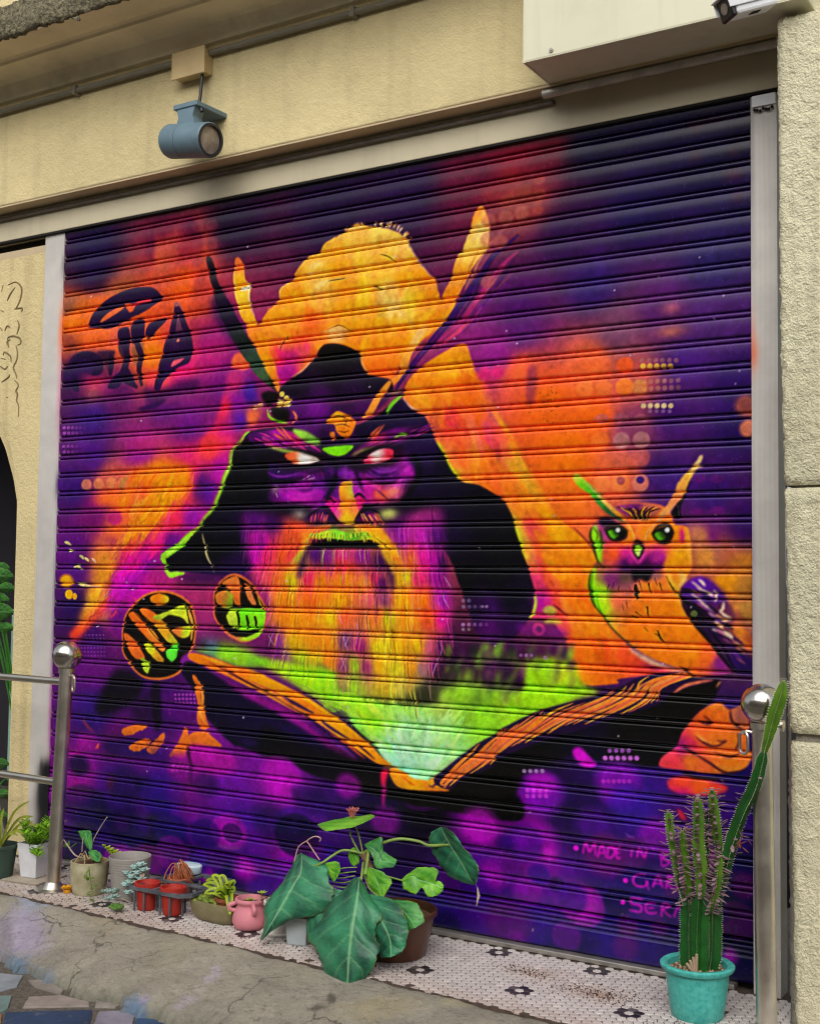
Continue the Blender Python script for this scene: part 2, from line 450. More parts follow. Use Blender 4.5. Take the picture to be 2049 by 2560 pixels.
    # --- left robe: orange field and pink edge
    fill('E400,190 560,165 700,140 880,170 890,300 840,390 700,500 580,640 470,660 440,520 420,420 330,400 290,360 500,240',
         'E600,250=fa8c1e 750,250=ff8c1a 500,400=fa8c1e 700,400=ff9410 550,520=fa9020 400,370=f0702c 450,240=e06a40', 12)
    blob('E245,275 320,270 400,265 470,265', 32, 'e0905a', .7, .6, 36)
    blob('E480,490 580,330', 60, 'd02080', .35); blob('E420,480', 45, 'a81880', .7, .5); blob('E400,640', 60, '8a1480', .6)
    fill('A1135,930 1150,870 1190,840 1230,850 1260,920 1200,960', 'eb6e46', 3)
    fill('A1130,950 1090,1100 1060,1200 1030,1290 960,1380 950,1479 1050,1479 1100,1400 1200,1330 1290,1280 1330,1190 1300,1100 1250,980',
         'A1080,1180=e6325a 1250,1100=461e96 1180,1150=961ea0 1260,1240=f07846 1150,1020=be3278 1000,1400=eb3c50 1100,1390=d21e96 1200,1250=5a1ea0', 5)
    fill('E960,0 1150,-20 1125,160 1075,290 1025,420 930,530 820,640 720,720 640,800 560,900 480,980 380,1050 290,1120 190,1225 135,1215 200,1130 290,1040 350,960 380,880 450,780 560,680 660,580 740,480 840,380 890,250 900,120',
         'E1000,60=f04646 940,180=eb3c64 900,330=e64646 780,480=e6325a 650,620=eb326e 530,720=dc1e96 450,830=c80faa 420,930=be14b4 330,1010=eb503c 220,1130=f55a28 160,1200=fa5028 1060,180=b41ea0 1000,330=6e1496 900,480=961ea0 780,640=6e148c 640,790=8c0a96 520,900=a010a0 400,1010=801090', 8)
    fill('E290,880 370,880 380,960 320,1000 250,1110 190,1130 230,1030', 'E330,900=f0b43c 260,1000=f5c83c 250,1080=f0a02c 300,960=f0a830', 10, .9)
    blob('E360,760 350,700', 70, 'e8963c', .6)
    blob('E960,250', 50, '3c1080', .7, 0, 90); blob('E930,330', 40, '4a1088', .6, 0, 60)
    for q in ('E110,630 130,635 148,650', 'E135,678 148,682 158,684', 'E205,712 222,722 230,735', 'E235,726 252,738 262,748', 'E280,728 296,745 305,758', 'E165,785 190,780 215,798', 'E180,880 215,892 260,902 330,905'):
        stroke(q, 15, 'f0b890', .6)
    blob('E120,868', 40, 'f5af14', 1, .4); blob('E138,950', 24, 'f5af14', 1, .6, 30); blob('E172,962', 14, 'f0a020', 1, .6, 20)
    dots('E', 400, 730, 4, 1, 28, 0, 8, 'a02080', .6); dots('E', 405, 855, 4, 1, 24, 0, 8, 'e060d0', .5)
    dots('E', 240, 1200, 6, 2, 22, 24, 6, 'a050b0', .5); dots('E', 215, 1280, 8, 3, 20, 24, 6, '9050b0', .4)
    stroke('E380,1050 400,1090 430,1050 420,1010 440,1080', 14, 'd04060', 1, .8); stroke('E540,970 560,1000 600,960', 14, 'e05060', 1, .8)
    # --- left black feather, horn
    fill('A1040,480 1010,560 1070,680 1150,780 1230,830 1200,700 1130,560 1080,470', '3a0c60', 10, .8)
    fill('A985,260 1010,255 1030,300 1060,420 1130,540 1190,660 1250,760 1330,880 1400,1010 1440,1080 1380,1060 1290,980 1200,850 1120,720 1060,600 1040,520 1020,440 1000,360',
         'A1010,300=1e0028 1130,600=230538 1210,740=283232 1300,900=3c5a46 1340,990=506e46 1420,1070=301020', 1.5)
    fill('A1160,280 1175,258 1195,270 1215,320 1225,400 1255,440 1250,540 1280,620 1295,670 1340,720 1420,800 1450,900 1430,1000 1440,1080 1420,1080 1390,1020 1340,930 1300,840 1270,740 1220,660 1190,600 1165,500 1150,400',
         'A1180,290=f0783c 1190,400=ffaa1e 1210,500=ffbe3c 1240,640=ffaa28 1290,760=ff8c14 1390,930=ffa014 1410,1040=f09030', 1)
    stroke('A1222,400 1248,430 1245,470 1250,540 1282,620', 10, 'fff0c8', .8, .8); blob('A1240,440 1225,450 1205,450', 12, 'fff4dc', .9, .4)
    stroke('A1165,300 1155,400 1168,500 1195,600', 8, 'ffd880', .8, .7)
    # --- hood
    fill('B115,675 170,600 245,520 255,450 330,400 350,350 430,250 490,230 530,170 620,120 680,80 715,55 800,65 900,75 960,95 1000,115 1040,155 1070,230 1110,290 1170,360 1210,400 1230,480 1240,515 1330,520 1290,640 1100,790 1000,900 960,990 930,1010 800,985 600,900 470,870 400,950 320,1000 260,1040 245,1000 220,900 180,820 100,800 60,740 50,680',
         """B700,130=ffb950 480,310=ffb848 330,480=ff9c1a 250,600=fa961e 600,330=ffa022 500,430=ffc058 900,330=ffaa34 1050,420=ff9b14 1150,450=ff9614
         700,520=ffa020 900,520=ffc068 980,580=ffd782 450,680=fa6e1e 300,700=fa8c1e 700,600=ffa014 850,650=ffa014 330,790=f06e28 250,850=dc286e
         800,800=fa8214 900,800=fa821e 850,950=e6641e 1000,700=ff9614 300,960=b4148c 400,850=d22878 420,900=f08232 180,780=ff9a18 880,90=ffc860 1020,180=ffc060 780,430=ffb838""", 1, jag=.5)
    brush('B115,675 255,450 430,250 620,120 900,75 1040,155 1230,480 1290,640 1000,900 800,985 470,870 320,1000 100,800', 260, 'B640,1500', 50, 13, .07, (.2, .5), 5, 2.0)
    for i in range(22):
        t = RNG.random(); x = 660 + 380 * t; y = 92 - 30 * math.sin(t * 2.6) + (70 * max(0, t - .75) * 4)
        l = 14 + 26 * RNG.random(); an = -2.2 + t * 1.6 + RNG.normal(0, .35)
        stroke(f'B{x:.0f},{y + 12:.0f} {x + l * math.cos(an) * .5:.0f},{y + l * math.sin(an) * .6:.0f} {x + l * math.cos(an):.0f},{y + l * math.sin(an):.0f}', 13, ('ffe0a0', 'ffd080', 'ffc060')[i % 3], 1.6, .8)
    for q in ('B870,238 920,252 960,282', 'B550,405 600,395 660,385', 'B820,435 850,440 885,458', 'B255,835 268,790 305,738', 'B540,705 575,690 610,676 640,682 700,715'):
        stroke(q, 8, '60280c', .6, .9)
    stroke('B250,520 262,452 330,402', 7, 'ffe0a0', .7, .7); stroke('B1042,160 1075,232 1115,292 1205,400', 8, 'fff0c0', .7, .6)
    stroke('B980,470 930,420 880,470 940,560 1060,640', 34, 'ffd68c', 5, .6); stroke('B430,330 480,300 520,300', 26, 'ffe0a0', 4, .7); stroke('B470,455 510,420 560,405', 30, 'ffe0a0', 4, .7)
    stroke('B1080,560 1060,660 1080,760 1060,840', 18, 'ffe0a8', 4, .5)
    fill('B510,720 600,680 650,690 740,745 730,800 740,830 640,790 545,790 500,830 430,880 460,780', 'B600,720=ffbe78 500,800=fa8c28 700,780=ff8c14 450,850=e06030', 2)
    blob('B330,860', 55, 'c01c90', .7); blob('B400,850', 36, 'f08040', .5); blob('B280,960', 50, 'a81490', .7)
    # --- right drape
    fill('B1020,1060 1100,950 1250,850 1390,790 1440,920 1490,1050 1530,1200 D100,480 200,620 300,840 400,1000 520,1150 620,1230 690,1310 730,1380 I730,0 690,60 680,180 720,280 800,400 900,520 1000,600 1120,660 1230,690 870,730 850,760 640,770 570,690 550,560 530,480 430,370 300,350 335,200 290,20 D260,1320 220,1180 190,1080 130,1000 0,920 G1500,560 1350,490 1290,400 1250,320 1200,230 1150,110 1080,70 1020,0',
         """B1250,950=ff9a14 1350,900=ff9612 1200,1100=ff8a20 1400,1100=f06a18 1300,1250=e83a50 1200,1200=ff8c30 D20,500=f06a18 60,560=c03a80 150,560=ff9020
         100,650=e03a60 200,700=ff7818 50,780=ff8020 200,760=ffb030 100,950=f05020 250,950=ff9820 330,900=ff8a20 300,1050=ff9030 400,1100=ff9418 500,1200=ff9c10
         600,1300=ff9010 400,1300=ff8c10 330,1200=e04060 240,1230=b8e020 280,1350=ffb040 340,1400=e04858 I450,60=ff8c10 600,100=ff9410 340,120=d03c70
         600,250=ff8010 500,250=f06020 650,400=ffa020 600,480=ff7a18 700,600=ff6a18 900,620=f05a28 1000,640=e04840 620,720=ff8a20 800,740=f07020 I400,260=b02090 480,430=c03080""", 1.5)
    stroke('D-30,260 60,420 150,560 230,720 300,860 420,1050', 34, 'ffb43c', 5, .7); stroke('D60,560 120,700 200,860 260,960', 20, 'c02c60', 5, .6)
    stroke('D0,300 90,520 160,640', 16, 'b04890', 3, .6); stroke('D120,740 180,860 220,980', 5, '802020', .8, .7); stroke('D30,640 70,700 110,720', 5, '802020', .8, .6)
    for q in ('G1300,130 1330,200', 'G1500,130 1520,220', 'G1600,300 1660,240', 'G1560,250 1640,330 1700,360'):
        stroke(q, 34, 'e02c60', 5, .5)
    stroke('G1360,80 1400,160 1430,200', 22, 'ffb028', 5, .7)
    stroke('G1225,250 1255,330 1300,420 1360,490', 62, 'b8dc28', 5, .9, (.4, .3)); stroke('G1300,350 1340,420 1440,470', 20, 'e8d850', 4, .6)
    stroke('G1350,490 1430,520 1560,590', 30, 'd8c840', 4, .7); stroke('G1640,650 1690,760 1720,870', 46, 'b0d828', 5, .8)
    stroke('D180,1080 215,1180 250,1300 290,1440', 44, 'b8e020', 5, .85, (.5, .2)); stroke('D320,1100 335,1250 345,1400', 22, 'd83068', 6, .7)
    stroke('D580,1180 640,1240 700,1320', 9, '602010', 1, .8); stroke('I415,140 430,180 480,200', 8, '802818', 1, .7)
    brush('B1100,950 1390,790 1490,1050 D200,620 400,1000 690,1310 I730,0 690,60 800,400 1120,660 640,760 540,480 330,200 D260,1320 190,1080 G1350,490 1200,230 1020,0', 300, 62, 60, 12, .08, (.2, .5), 5, 1.6)
    brush('E400,190 880,170 840,390 480,980 200,1200 300,1000 440,520', 220, 125, 56, 8, .10)
    # --- right feathers
    fill('B1240,515 1300,400 1340,260 1380,200 1430,60 1455,-20 1490,-62 1520,-20 1540,60 1530,200 1440,320 1390,420 1300,560 1200,680 1120,760 1060,870 1030,960 960,1040 880,1090 930,1020 985,960 1000,880 1080,740 1100,700 1200,600',
         'B1500,0=ffb050 1455,0=ff8a20 1490,80=ffe08c 1400,220=ffc860 1340,350=ffa030 1280,480=ff9020 1200,620=ff9420 1100,740=ffc070 1040,860=ffa040 960,1010=ff9030', 1, jag=.5)
    for q, w, c, al in (('B1720,120 1560,260 1440,440 1300,640 1150,820 1040,960 960,1080', 46, '3c0c6a', .95), ('B1700,-10 1600,120 1520,260 1420,420', 34, 'a05060', .6),
                        ('B1720,220 1600,330 1480,500 1360,660 1200,800', 34, 'b03070', .8), ('B1650,420 1500,560 1400,680 1250,780', 28, '6a2080', .9),
                        ('B1560,150 1470,300 1390,460', 16, 'd09060', .8), ('B1590,230 1500,380 1430,520 1330,660', 14, '38085c', .9),
                        ('B1700,260 1600,420 1500,560', 12, '38085c', .8), ('B1640,300 1560,420 1450,540', 12, 'c06070', .7), ('B1420,640 1340,720 1230,800', 20, 'e05060', .7),
                        ('B1500,560 1380,700 1280,760', 12, 'e04870', .7), ('B1250,640 1150,780 1060,900', 10, 'b04030', .6), ('B1340,600 1220,740 1120,860 1050,980', 14, '701c70', .8),
                        ('B1720,60 1650,140 1600,230', 18, '7a3050', .7), ('B1480,200 1420,330 1340,480', 9, 'a05020', .6), ('B1700,330 1620,420 1540,480', 16, '8a4060', .6)):
        stroke(q, w, c, 1.2, al)
    blob('C160,750 260,720 60,770 50,880 130,900 50,1140', 44, 'b06858', .55, .5); blob('C170,650 270,600', 46, 'a04a40', .5, .5)
    blob('C370,520 370,600 360,650 360,705', 34, 'a04840', .6, .5, 26); blob('C60,600 180,500', 60, '9a3828', .4)
    # --- black cowl
    fill('E1215,0 1150,60 1125,170 1085,260 1065,340 1020,430 960,500 925,555 860,620 780,690 725,730 730,780 760,815 850,812 1050,830 1250,800 G300,760 900,800 1250,900 I0,480 200,480 310,350 340,200 290,20 D260,1320 220,1180 190,1080 130,1000 0,920 G1350,490 1250,320 1200,230 1150,110 1080,70 1020,0 B960,1150 700,1300 300,1300 G60,200',
         """E1000,700=0c0418 1200,300=0a0316 G100,450=0e0520 1500,700=0e0520 1600,900=0b0418 1300,350=140628 1150,300=2a0c50 1400,1100=0e0618 I100,100=0a0316 200,250=120828
         60,420=5a1070 200,420=3a1058 G1450,1280=301048 G1550,1280=401060 G1300,800=1c0838 E1150,600=0e0520 E1220,560=300c58""", 1.5)
    fill('E870,800 1050,760 1240,700 1240,900 1100,880 960,900 800,860', '34105e', 14, .8)
    stroke('E1200,0 1145,60 1125,165 1085,260 1065,335 1025,420 965,490', 26, '8fd02a', 2, .9, (.3, .7), .5)
    stroke('E965,490 925,550 870,590 820,655', 22, '8fd02a', 2, .9, (.5, .6), .5)
    stroke('E900,575 830,640 760,690 720,725 735,780', 44, '90d830', 1.5, .95, (.3, .4), .8); stroke('E725,790 760,830 800,825 855,822', 30, '98e038', 1.5, .95, (.3, .2), .6)
    stroke('E1150,70 1120,180 1080,280', 8, 'd8f080', .7, .8); stroke('E870,600 800,660 730,720', 8, 'd8f080', .7, .8)
    stroke('E960,575 975,660 990,720 1020,790', 14, 'd0c890', .8, .9); stroke('E1020,790 1035,820', 12, 'd0b890', .8)
    stroke('G0,270 40,215 70,195', 14, 'a0d840', 1, .9)
    # --- cap and face
    fill('B320,1000 400,950 470,870 500,820 545,790 640,795 740,845 760,920 800,980 930,1010 940,1080 830,1110 600,1150 300,1140 250,1080',
         'B600,850=120008 600,950=1a0525 700,1080=300a45 500,1120=4a0c60 850,1060=200530 350,1060=200530', .8)
    stroke('B320,998 400,945 470,868', 9, 'f0b878', .8, .9); stroke('B742,850 765,920 800,978', 8, 'e0c080', .8, .8)
    fill('B280,1120 600,1150 830,1110 940,1080 900,1160 770,1240 700,1300 740,1400 600,1430 500,1400 350,1320 300,1230',
         'B480,1200=780c90 400,1250=5a1070 650,1170=40104f 780,1180=501060 550,1350=380a50 G600,300=300848', 4)
    fill('G60,330 200,260 500,330 620,360 780,330 960,300 1070,410 1090,520 1000,640 880,650 760,640 600,640 480,700 380,640 200,640 150,500',
         """G300,470=401068 230,420=3a1068 400,580=c020b0 330,590=b020a8 480,560=7a1c98 620,420=6a1c90 700,470=8a24a0 560,500=2c0a50 850,440=5c1c88 950,460=802098
         1040,420=9a20a0 860,560=e04868 800,540=c020a0 950,560=d06080 700,560=b030a8 900,480=501878 130,500=100420 1080,560=180628 160,360=180628""", 6)
    brush('G180,380 500,400 960,360 1060,440 1000,620 760,630 480,680 220,620', 240, 'G650,330', 18, 4, .16, (.3, .7), 3, .7, 1.57)
    fill('G150,320 300,322 480,340 530,400 500,450 380,430 230,430', '0c0318', 8, .8); fill('G660,400 720,350 960,280 1010,340 960,400 860,420 760,450', '0c0318', 8, .8)
    fill('G250,330 480,335 510,400 440,440 280,400', '100322', 5); fill('G690,380 960,285 990,340 900,400 740,430', '160428', 5); fill('G500,330 620,345 720,350 640,420 560,420', '200838', 6)
    fill('G60,210 200,180 330,195 440,250 510,300 480,330 340,300 180,290 80,270', 'G120,230=5a1070 250,230=a01c98 350,240=c02478 450,290=501060', 3)
    fill('G1160,160 1000,170 880,200 780,260 700,330 760,345 860,290 980,270 1100,230', 'G1100,190=40104f 950,200=781480 850,240=a83068 760,310=601060', 3)
    for i in range(60):
        x = 80 + 380 * RNG.random(); y = 195 + 70 * RNG.random() + (x - 80) * .12
        stroke(f'G{x:.0f},{y:.0f} {x + 30:.0f},{y + 12:.0f} {x + 62:.0f},{y + 34:.0f}', 6, ('c83090', '300840', 'e05090', '7a1890')[i % 4], .5, .7)
        x = 740 + 400 * RNG.random(); y = 320 - (x - 740) * .36 + 40 * RNG.random() - 10
        stroke(f'G{x:.0f},{y:.0f} {x + 34:.0f},{y - 16:.0f} {x + 70:.0f},{y - 26:.0f}', 6, ('8a2090', '28083c', 'a03078', '501068')[i % 4], .5, .7)
    for q in ('G230,170 270,210 300,250', 'G260,165 300,215 340,260', 'G215,210 250,230 280,255', 'G790,240 830,200 880,160', 'G810,250 850,210 900,150', 'G800,225 830,220 860,190'):
        stroke(q, 12, 'e8703c', .7, .9)
    fill('G330,185 420,195 500,255 480,280 400,255', 'G360,200=a0d850 450,250=88b850', 2); fill('G515,300 600,285 705,282 665,330 610,347 555,335', '7cd820', 1.2)
    stroke('G170,285 300,318 400,335 495,362', 24, 'a8c848', 2, .9); stroke('G690,345 780,310 880,298', 20, '90b848', 2, .9); stroke('G955,235 1000,210 1030,222', 20, '90c040', 1.5, .9)
    stroke('G400,340 450,350 490,372', 14, 'd8c840', 1, .8)
    blob('G390,365', 120, 'd03c60', .35, 0, 40); blob('G860,350', 130, 'd02c70', .4, 0, 50)
    fill('G285,338 380,316 450,340 484,372 420,396 330,390', 'G320,355=f07840 395,362=fffaf4 455,374=ffe8e0 300,345=e05838', 1)
    fill('G764,386 796,342 860,302 930,303 952,320 932,360 870,386 800,392', 'G850,335=fff8f0 925,330=f03050 795,384=f03060 885,372=ff7888 830,360=ffe0d8', 1)
    for q in ('G790,430 850,472 930,472 1010,425', 'G810,415 870,445 940,440 990,410', 'G780,455 850,500 950,495', 'G170,440 230,470 300,470 380,450'):
        stroke(q, 9, 'a040b8', 1, .8)
    fill('G1000,470 1020,420 1060,410 1070,470', 'b428a8', 2, .8); fill('G850,560 900,560 960,545 985,560 960,585 900,620 840,600', 'G880,590=e86050 960,560=e08078', 2)
    stroke('G840,545 880,580 915,615', 7, '301050', .8)
    for q in ('G390,495 408,484', 'G420,478 440,466', 'G428,492 455,482', 'G455,490 466,476', 'G245,445 250,440', 'G300,620 306,640', 'G230,575 238,600'):
        stroke(q, 8, 'f0d8f0', .5, .9)
    fill('G280,560 400,545 520,560 480,640 340,630', 'b822b0', 6, .7); blob('G225,550', 26, 'd8c8a8', .5); stroke('G640,420 655,470 650,510', 14, '9a3cb0', 2, .8)
    blob('G380,700', 60, 'b0a098', .55, 0, 40); blob('G920,700', 60, 'c0c470', .7, 0, 40)
    fill('G400,740 440,700 500,685 560,715 600,770 430,775', '38105a', 3); fill('G720,765 740,715 800,685 860,720 880,770', '48105a', 3)
    for i in range(22):
        x = 740 + 130 * RNG.random(); y = 690 + 40 * RNG.random()
        stroke(f'G{x:.0f},{y:.0f} {x + 14:.0f},{y + 25:.0f} {x + 26:.0f},{y + 55:.0f}', 6, ('f06040', 'c02880', 'ffa050')[i % 3], .5, .8)
        x = 450 + 110 * RNG.random()
        stroke(f'G{x:.0f},{y:.0f} {x - 8:.0f},{y + 25:.0f} {x - 12:.0f},{y + 50:.0f}', 6, ('d04060', '802090', 'f07850')[i % 3], .5, .7)
    fill('G525,620 570,598 625,640 595,705 560,690', 'd02890', 2); fill('G700,600 740,588 772,618 745,685 712,660', 'd82c80', 2)
    fill('G622,520 690,500 702,560 722,640 742,690 705,760 650,768 612,742 590,700 620,640', 'G650,560=ffb030 690,560=b8b840 640,640=ffa020 722,650=e87850 660,730=f0c828 600,690=e050a0 615,600=e87030', 1.5)
    for q in ('G420,730 480,680 540,665 580,705 615,758', 'G870,700 800,672 745,700 705,758', 'G530,625 560,605 585,640', 'G708,600 742,580 778,612', 'G860,640 780,660 760,640'):
        stroke(q, 15, '0a0318', 1, .95)
    # deeper modelling of the face
    for q, w, c, al in (('G300,290 420,325 520,355 600,392', 24, '08020f', .9), ('G960,262 820,310 730,352 660,395', 26, '08020f', .9), ('G605,410 592,490 560,575 520,610', 30, '16052c', .85), ('G715,410 735,490 765,560', 26, '1a0630', .8),
                        ('G120,470 220,500 320,500 420,470', 20, '0c0318', .8), ('G760,480 860,512 980,500', 14, '1a0630', .8), ('G470,520 420,560 300,540 220,560', 16, '300a50', .7), ('G660,400 655,450 650,500', 26, '8a34a8', .7),
                        ('G240,560 300,540 380,560', 18, 'd040c8', .7), ('G300,600 380,615 470,595', 18, 'e048c0', .6), ('G330,580 400,590 480,560', 10, 'f070d8', .5), ('G800,520 850,540 880,580', 14, 'e050b0', .7), ('G980,450 1030,430 1060,450', 14, 'd048c8', .7),
                        ('G840,410 900,430 960,415', 10, 'b058d0', .8), ('G800,440 870,465 960,455 1010,430', 8, '16052c', .8), ('G180,400 260,410 330,400', 10, '5a2090', .7), ('G400,440 460,430 510,420', 10, '9a40b0', .7),
                        ('G100,350 160,420 150,520', 30, '08020f', .8), ('G1070,330 1110,420 1080,540 1000,620', 40, '0a0316', .75), ('G560,520 600,470 640,520', 10, '08020f', .6)):
        stroke(q, w, c, 2.5, al)
    fill('G110,650 300,655 460,650 430,690 250,725 110,710', '0e0420', 7, .8); fill('G880,645 1050,600 1180,620 1120,690 950,675', '0e0420', 7, .75)
    blob('G370,700', 44, 'b8b0a0', .6, 0, 34); blob('G925,705', 50, 'c8d070', .75, 0, 36)
    # --- beard
    bp = 'G40,690 300,720 440,770 700,780 880,770 1100,680 1250,680 1270,900 1300,1200 H1310,60 1270,250 1210,430 1050,580 900,620 760,600 640,560 560,430 420,400 300,370 240,280 180,130 G170,1180 80,1040 40,850'
    fill(bp, """G100,730=5a1478 200,750=4a1068 130,880=b018a8 90,960=c018a8 330,840=f05830 180,950=e83060 270,960=f05a30 380,960=d0d040 400,850=f07030 170,1100=e05060 240,1120=f07030
         320,1110=c8c020 150,1230=a03c90 260,1230=f08a20 450,1230=ff6a20 350,1350=ff9a20 500,1130=ff8a18 420,1100=f02860 640,1010=ff4030 650,960=e020a0 540,960=8a1c98 470,950=50107a
         650,1100=ff9a10 780,1120=ffa020 830,1100=e03868 620,1230=ffa818 800,1230=e06070 900,1230=a05080 880,1130=5a1470 860,1000=4a0e6a 760,960=8a1c98 950,960=f0b020 980,1100=e8b020
         1030,1090=d8d820 1000,1230=ffa010 1120,1230=ff8010 1060,980=ff7030 1150,970=e820a0 1100,1100=f02880 1200,990=d020b0 1230,1100=a01c98 1260,1230=b028b8 1000,850=9a20a0
         1130,850=c028b0 1200,850=5a1480 960,760=701880 1250,1000=3a0c5c H300,100=ff8a20 450,120=f09020 560,110=e0c020 650,110=f06040 850,110=f08030 920,110=d0d020 1050,110=ff9020
         1180,110=ff6020 1240,110=e020a0 350,260=d8b020 450,250=ff9820 560,280=f09020 650,250=804880 740,280=a02080 860,290=d8d020 980,270=f0b020 1100,280=e8c020 1180,300=d06080
         1240,300=4a1060 380,380=a0d820 480,390=c0b820 560,400=f08020 640,420=902080 720,400=a0d020 780,420=a02880 870,410=f0b020 960,420=d8d030 1060,420=e09020 1130,430=a07080
         1210,420=802080 900,560=e09030 1000,540=d8a060 1130,560=b0a060 700,550=a8d830 650,520=b08060 220,250=8028a0 260,360=806890 G560,820=70c030 700,820=90b030 820,830=e8a820""", 9)
    # --- open book with the green light
    fill('E900,1290 1100,1280 H60,330 300,380 560,430 640,560 900,640 1200,640 1250,560 1400,520 1726,560 I300,620 560,620 640,760 740,820 600,860 450,920 330,960 200,1030 0,1140 H1640,800 1500,880 1340,980 1250,1060 1180,1100 1170,1150 1100,1130 1000,1090 930,1020 860,930 760,820 640,700 540,640 420,570 300,490 150,420 0,400 E1100,1350 950,1310',
         """E1050,1330=90d830 H100,380=80c830 250,450=b0d830 400,480=a0e020 500,560=98e028 600,640=98e030 800,700=98e030 700,760=a0e850 1000,720=a8f068 1000,820=a8f0b0 1200,820=b0f0a0
         1100,950=b0f8c8 1000,1000=90e8c0 1150,1050=b0f8b0 1300,920=a0f080 1500,700=98e030 1600,620=a8d830 1350,560=80b030 1450,600=608030 1250,640=a8b860 I100,850=98d830 300,830=a0e020
         500,830=a0e020 200,900=a0e028 60,1000=a0e838 400,720=a0d820 200,700=70902c 60,700=80407c 480,700=b8c830 150,850=a0b050""", 6)
    fill('E930,1230 1100,1240 1250,1290 1300,1400 1150,1400 1000,1330', 'E1000,1260=6090a0 1100,1310=90d030 1200,1350=98d030 1250,1400=80c040 960,1240=406060', 10, .85)
    for q, c, w in (('H1520,270 1480,350 1470,400', '98c848', 40), ('H1620,260 1570,340 1530,390', '88b848', 36), ('I60,510 40,560 20,620', '88b840', 60), ('I130,510 110,570 90,610', '78a83c', 40),
                    ('I220,520 200,560 180,610', '3a1058', 50), ('I330,540 320,590 310,620', '507840', 46), ('I430,540 420,600', '6a8848', 40), ('I500,520 500,620', '88a848', 60),
                    ('I60,680 60,750', '90408c', 30), ('I150,670 150,740', '884080', 36), ('I300,680 320,740 330,800', 'a0e020', 60), ('I520,670 510,740', 'c8c830', 40),
                    ('H1420,440 1420,490', 'a82890', 60), ('H1530,430 1530,490', '8a2080', 40), ('H1600,440 1600,490', 'a82878', 40), ('H1350,390 1340,480', '305830', 60), ('H1700,260 1690,330', '902090', 50),
                    ('H1380,560 1360,600', 'a8d830', 50), ('H1480,550 1470,640', '3c6028', 50), ('H1560,560 1560,620', '98c030', 40), ('I150,830 150,880', 'a0a060', 50), ('I240,830 240,880', 'b0a050', 36)):
        stroke(q, w, c, 5, .75, (.5, .5))
    for i in range(150):
        if i % 2: x, y, tl = RNG.uniform(1270, 1700), RNG.uniform(300, 600), 'H'
        else: x, y, tl = RNG.uniform(0, 580), RNG.uniform(500, 780), 'I'
        up_ = (y - 300) / 300 if tl == 'H' else (y - 500) / 280
        c = ('90c838', 'a8dc30', '6c9c38')[i % 3] if RNG.random() < .25 + .55 * up_ else ('3a1058', '5a1870', '802080', '24402c')[i % 4]
        L_ = RNG.uniform(50, 120)
        stroke(f'{tl}{x + 12:.0f},{y - L_ / 2:.0f} {x:.0f},{y:.0f} {x - 16:.0f},{y + L_ / 2:.0f}', RNG.uniform(18, 46), c, 4, RNG.uniform(.2, .5))
    # --- hair strokes that take the colour below and shift it
    P, _, _ = pts(bp); Q = crom(P, True)
    x0, y0 = Q.min(0).astype(int); x1, y1 = Q.max(0).astype(int)
    M = polymask(Q, x0, y0, x1 - x0 + 1, y1 - y0 + 1)
    cx = topic(905, 1500)[0]; n = 0
    while n < 850:
        x, y = RNG.integers(x0, x1), RNG.integers(y0, y1)
        if M[y - y0, x - x0] < .5: continue
        n += 1
        c = IMG[min(y, CH - 1), min(x, CW - 1)]
        k = RNG.choice([.6, .8, 1.15, 1.3, 1.05]); cc = np.clip(c * k + (18 if k > 1.2 else 0) + RNG.normal(0, 14, 3), 0, 255)
        L_ = RNG.uniform(24, 60); dx = (x - cx) * .05 + RNG.normal(0, 3)
        Pc = np.array([(x, y), (x + dx * .3 + RNG.normal(0, 1), y + L_ * .5), (x + dx, y + L_)], float)
        poly(ribbon(crom(Pc, False, 5), .4, RNG.uniform(1.0, 2.0), .2), cc, .4, RNG.uniform(.3, .65))
    for q in ('H600,60 620,110 640,150', 'H640,200 655,260 665,300', 'H690,190 670,250 650,290', 'H720,120 730,200 720,290', 'H620,330 640,380 660,430', 'H660,340 640,400 620,440', 'H1240,250 1250,300 1240,350', 'H1230,330 1215,400 1190,470',
              'H180,210 200,250 215,280', 'H210,200 195,250 180,290', 'H230,230 245,270', 'G1260,1080 1290,1130 1310,1170', 'G1250,1180 1270,1240 1300,1290'):
        stroke(q, 5, 'd0a0d0', .5, .6)
    fill('G440,895 468,852 560,845 680,868 800,858 862,897 858,912 440,912', '0c0318', 1.2)
    stroke('G440,895 402,970 382,1040 368,1110', 46, '40105e', 5, .85); stroke('G862,895 905,990 942,1080 945,1170', 50, '40105e', 5, .85)
    fill('G570,772 480,785 390,820 320,900 290,1010 370,940 430,860 520,815', 'G480,800=f07838 360,870=f06030 310,970=e84850 420,860=f09030', 3, .9)
    fill('G700,776 800,770 885,805 955,900 990,1010 920,945 850,855 780,815', 'G760,790=f09030 860,820=f8a828 940,920=f0b028 980,990=e88030', 3, .9)
    for i in range(40):
        sg = -1 if i % 2 else 1; u_ = RNG.random(); x = 640 + sg * (60 + 260 * u_); y = 785 + 130 * u_ ** 1.6 + RNG.normal(0, 8)
        stroke(f'G{x:.0f},{y:.0f} {x + sg * 18:.0f},{y + 30:.0f} {x + sg * 24:.0f},{y + 70:.0f}', 6, ('ffc050', 'c03838', 'e8d048', '8a2060')[i % 4], .5, .8)
    fill('G440,852 500,815 600,803 700,828 780,812 850,852 700,864 560,852', 'G520,825=c8d840 620,825=88d838 700,845=58a830 780,835=98b830 460,845=e8a030 840,845=e8b028', 1.5)
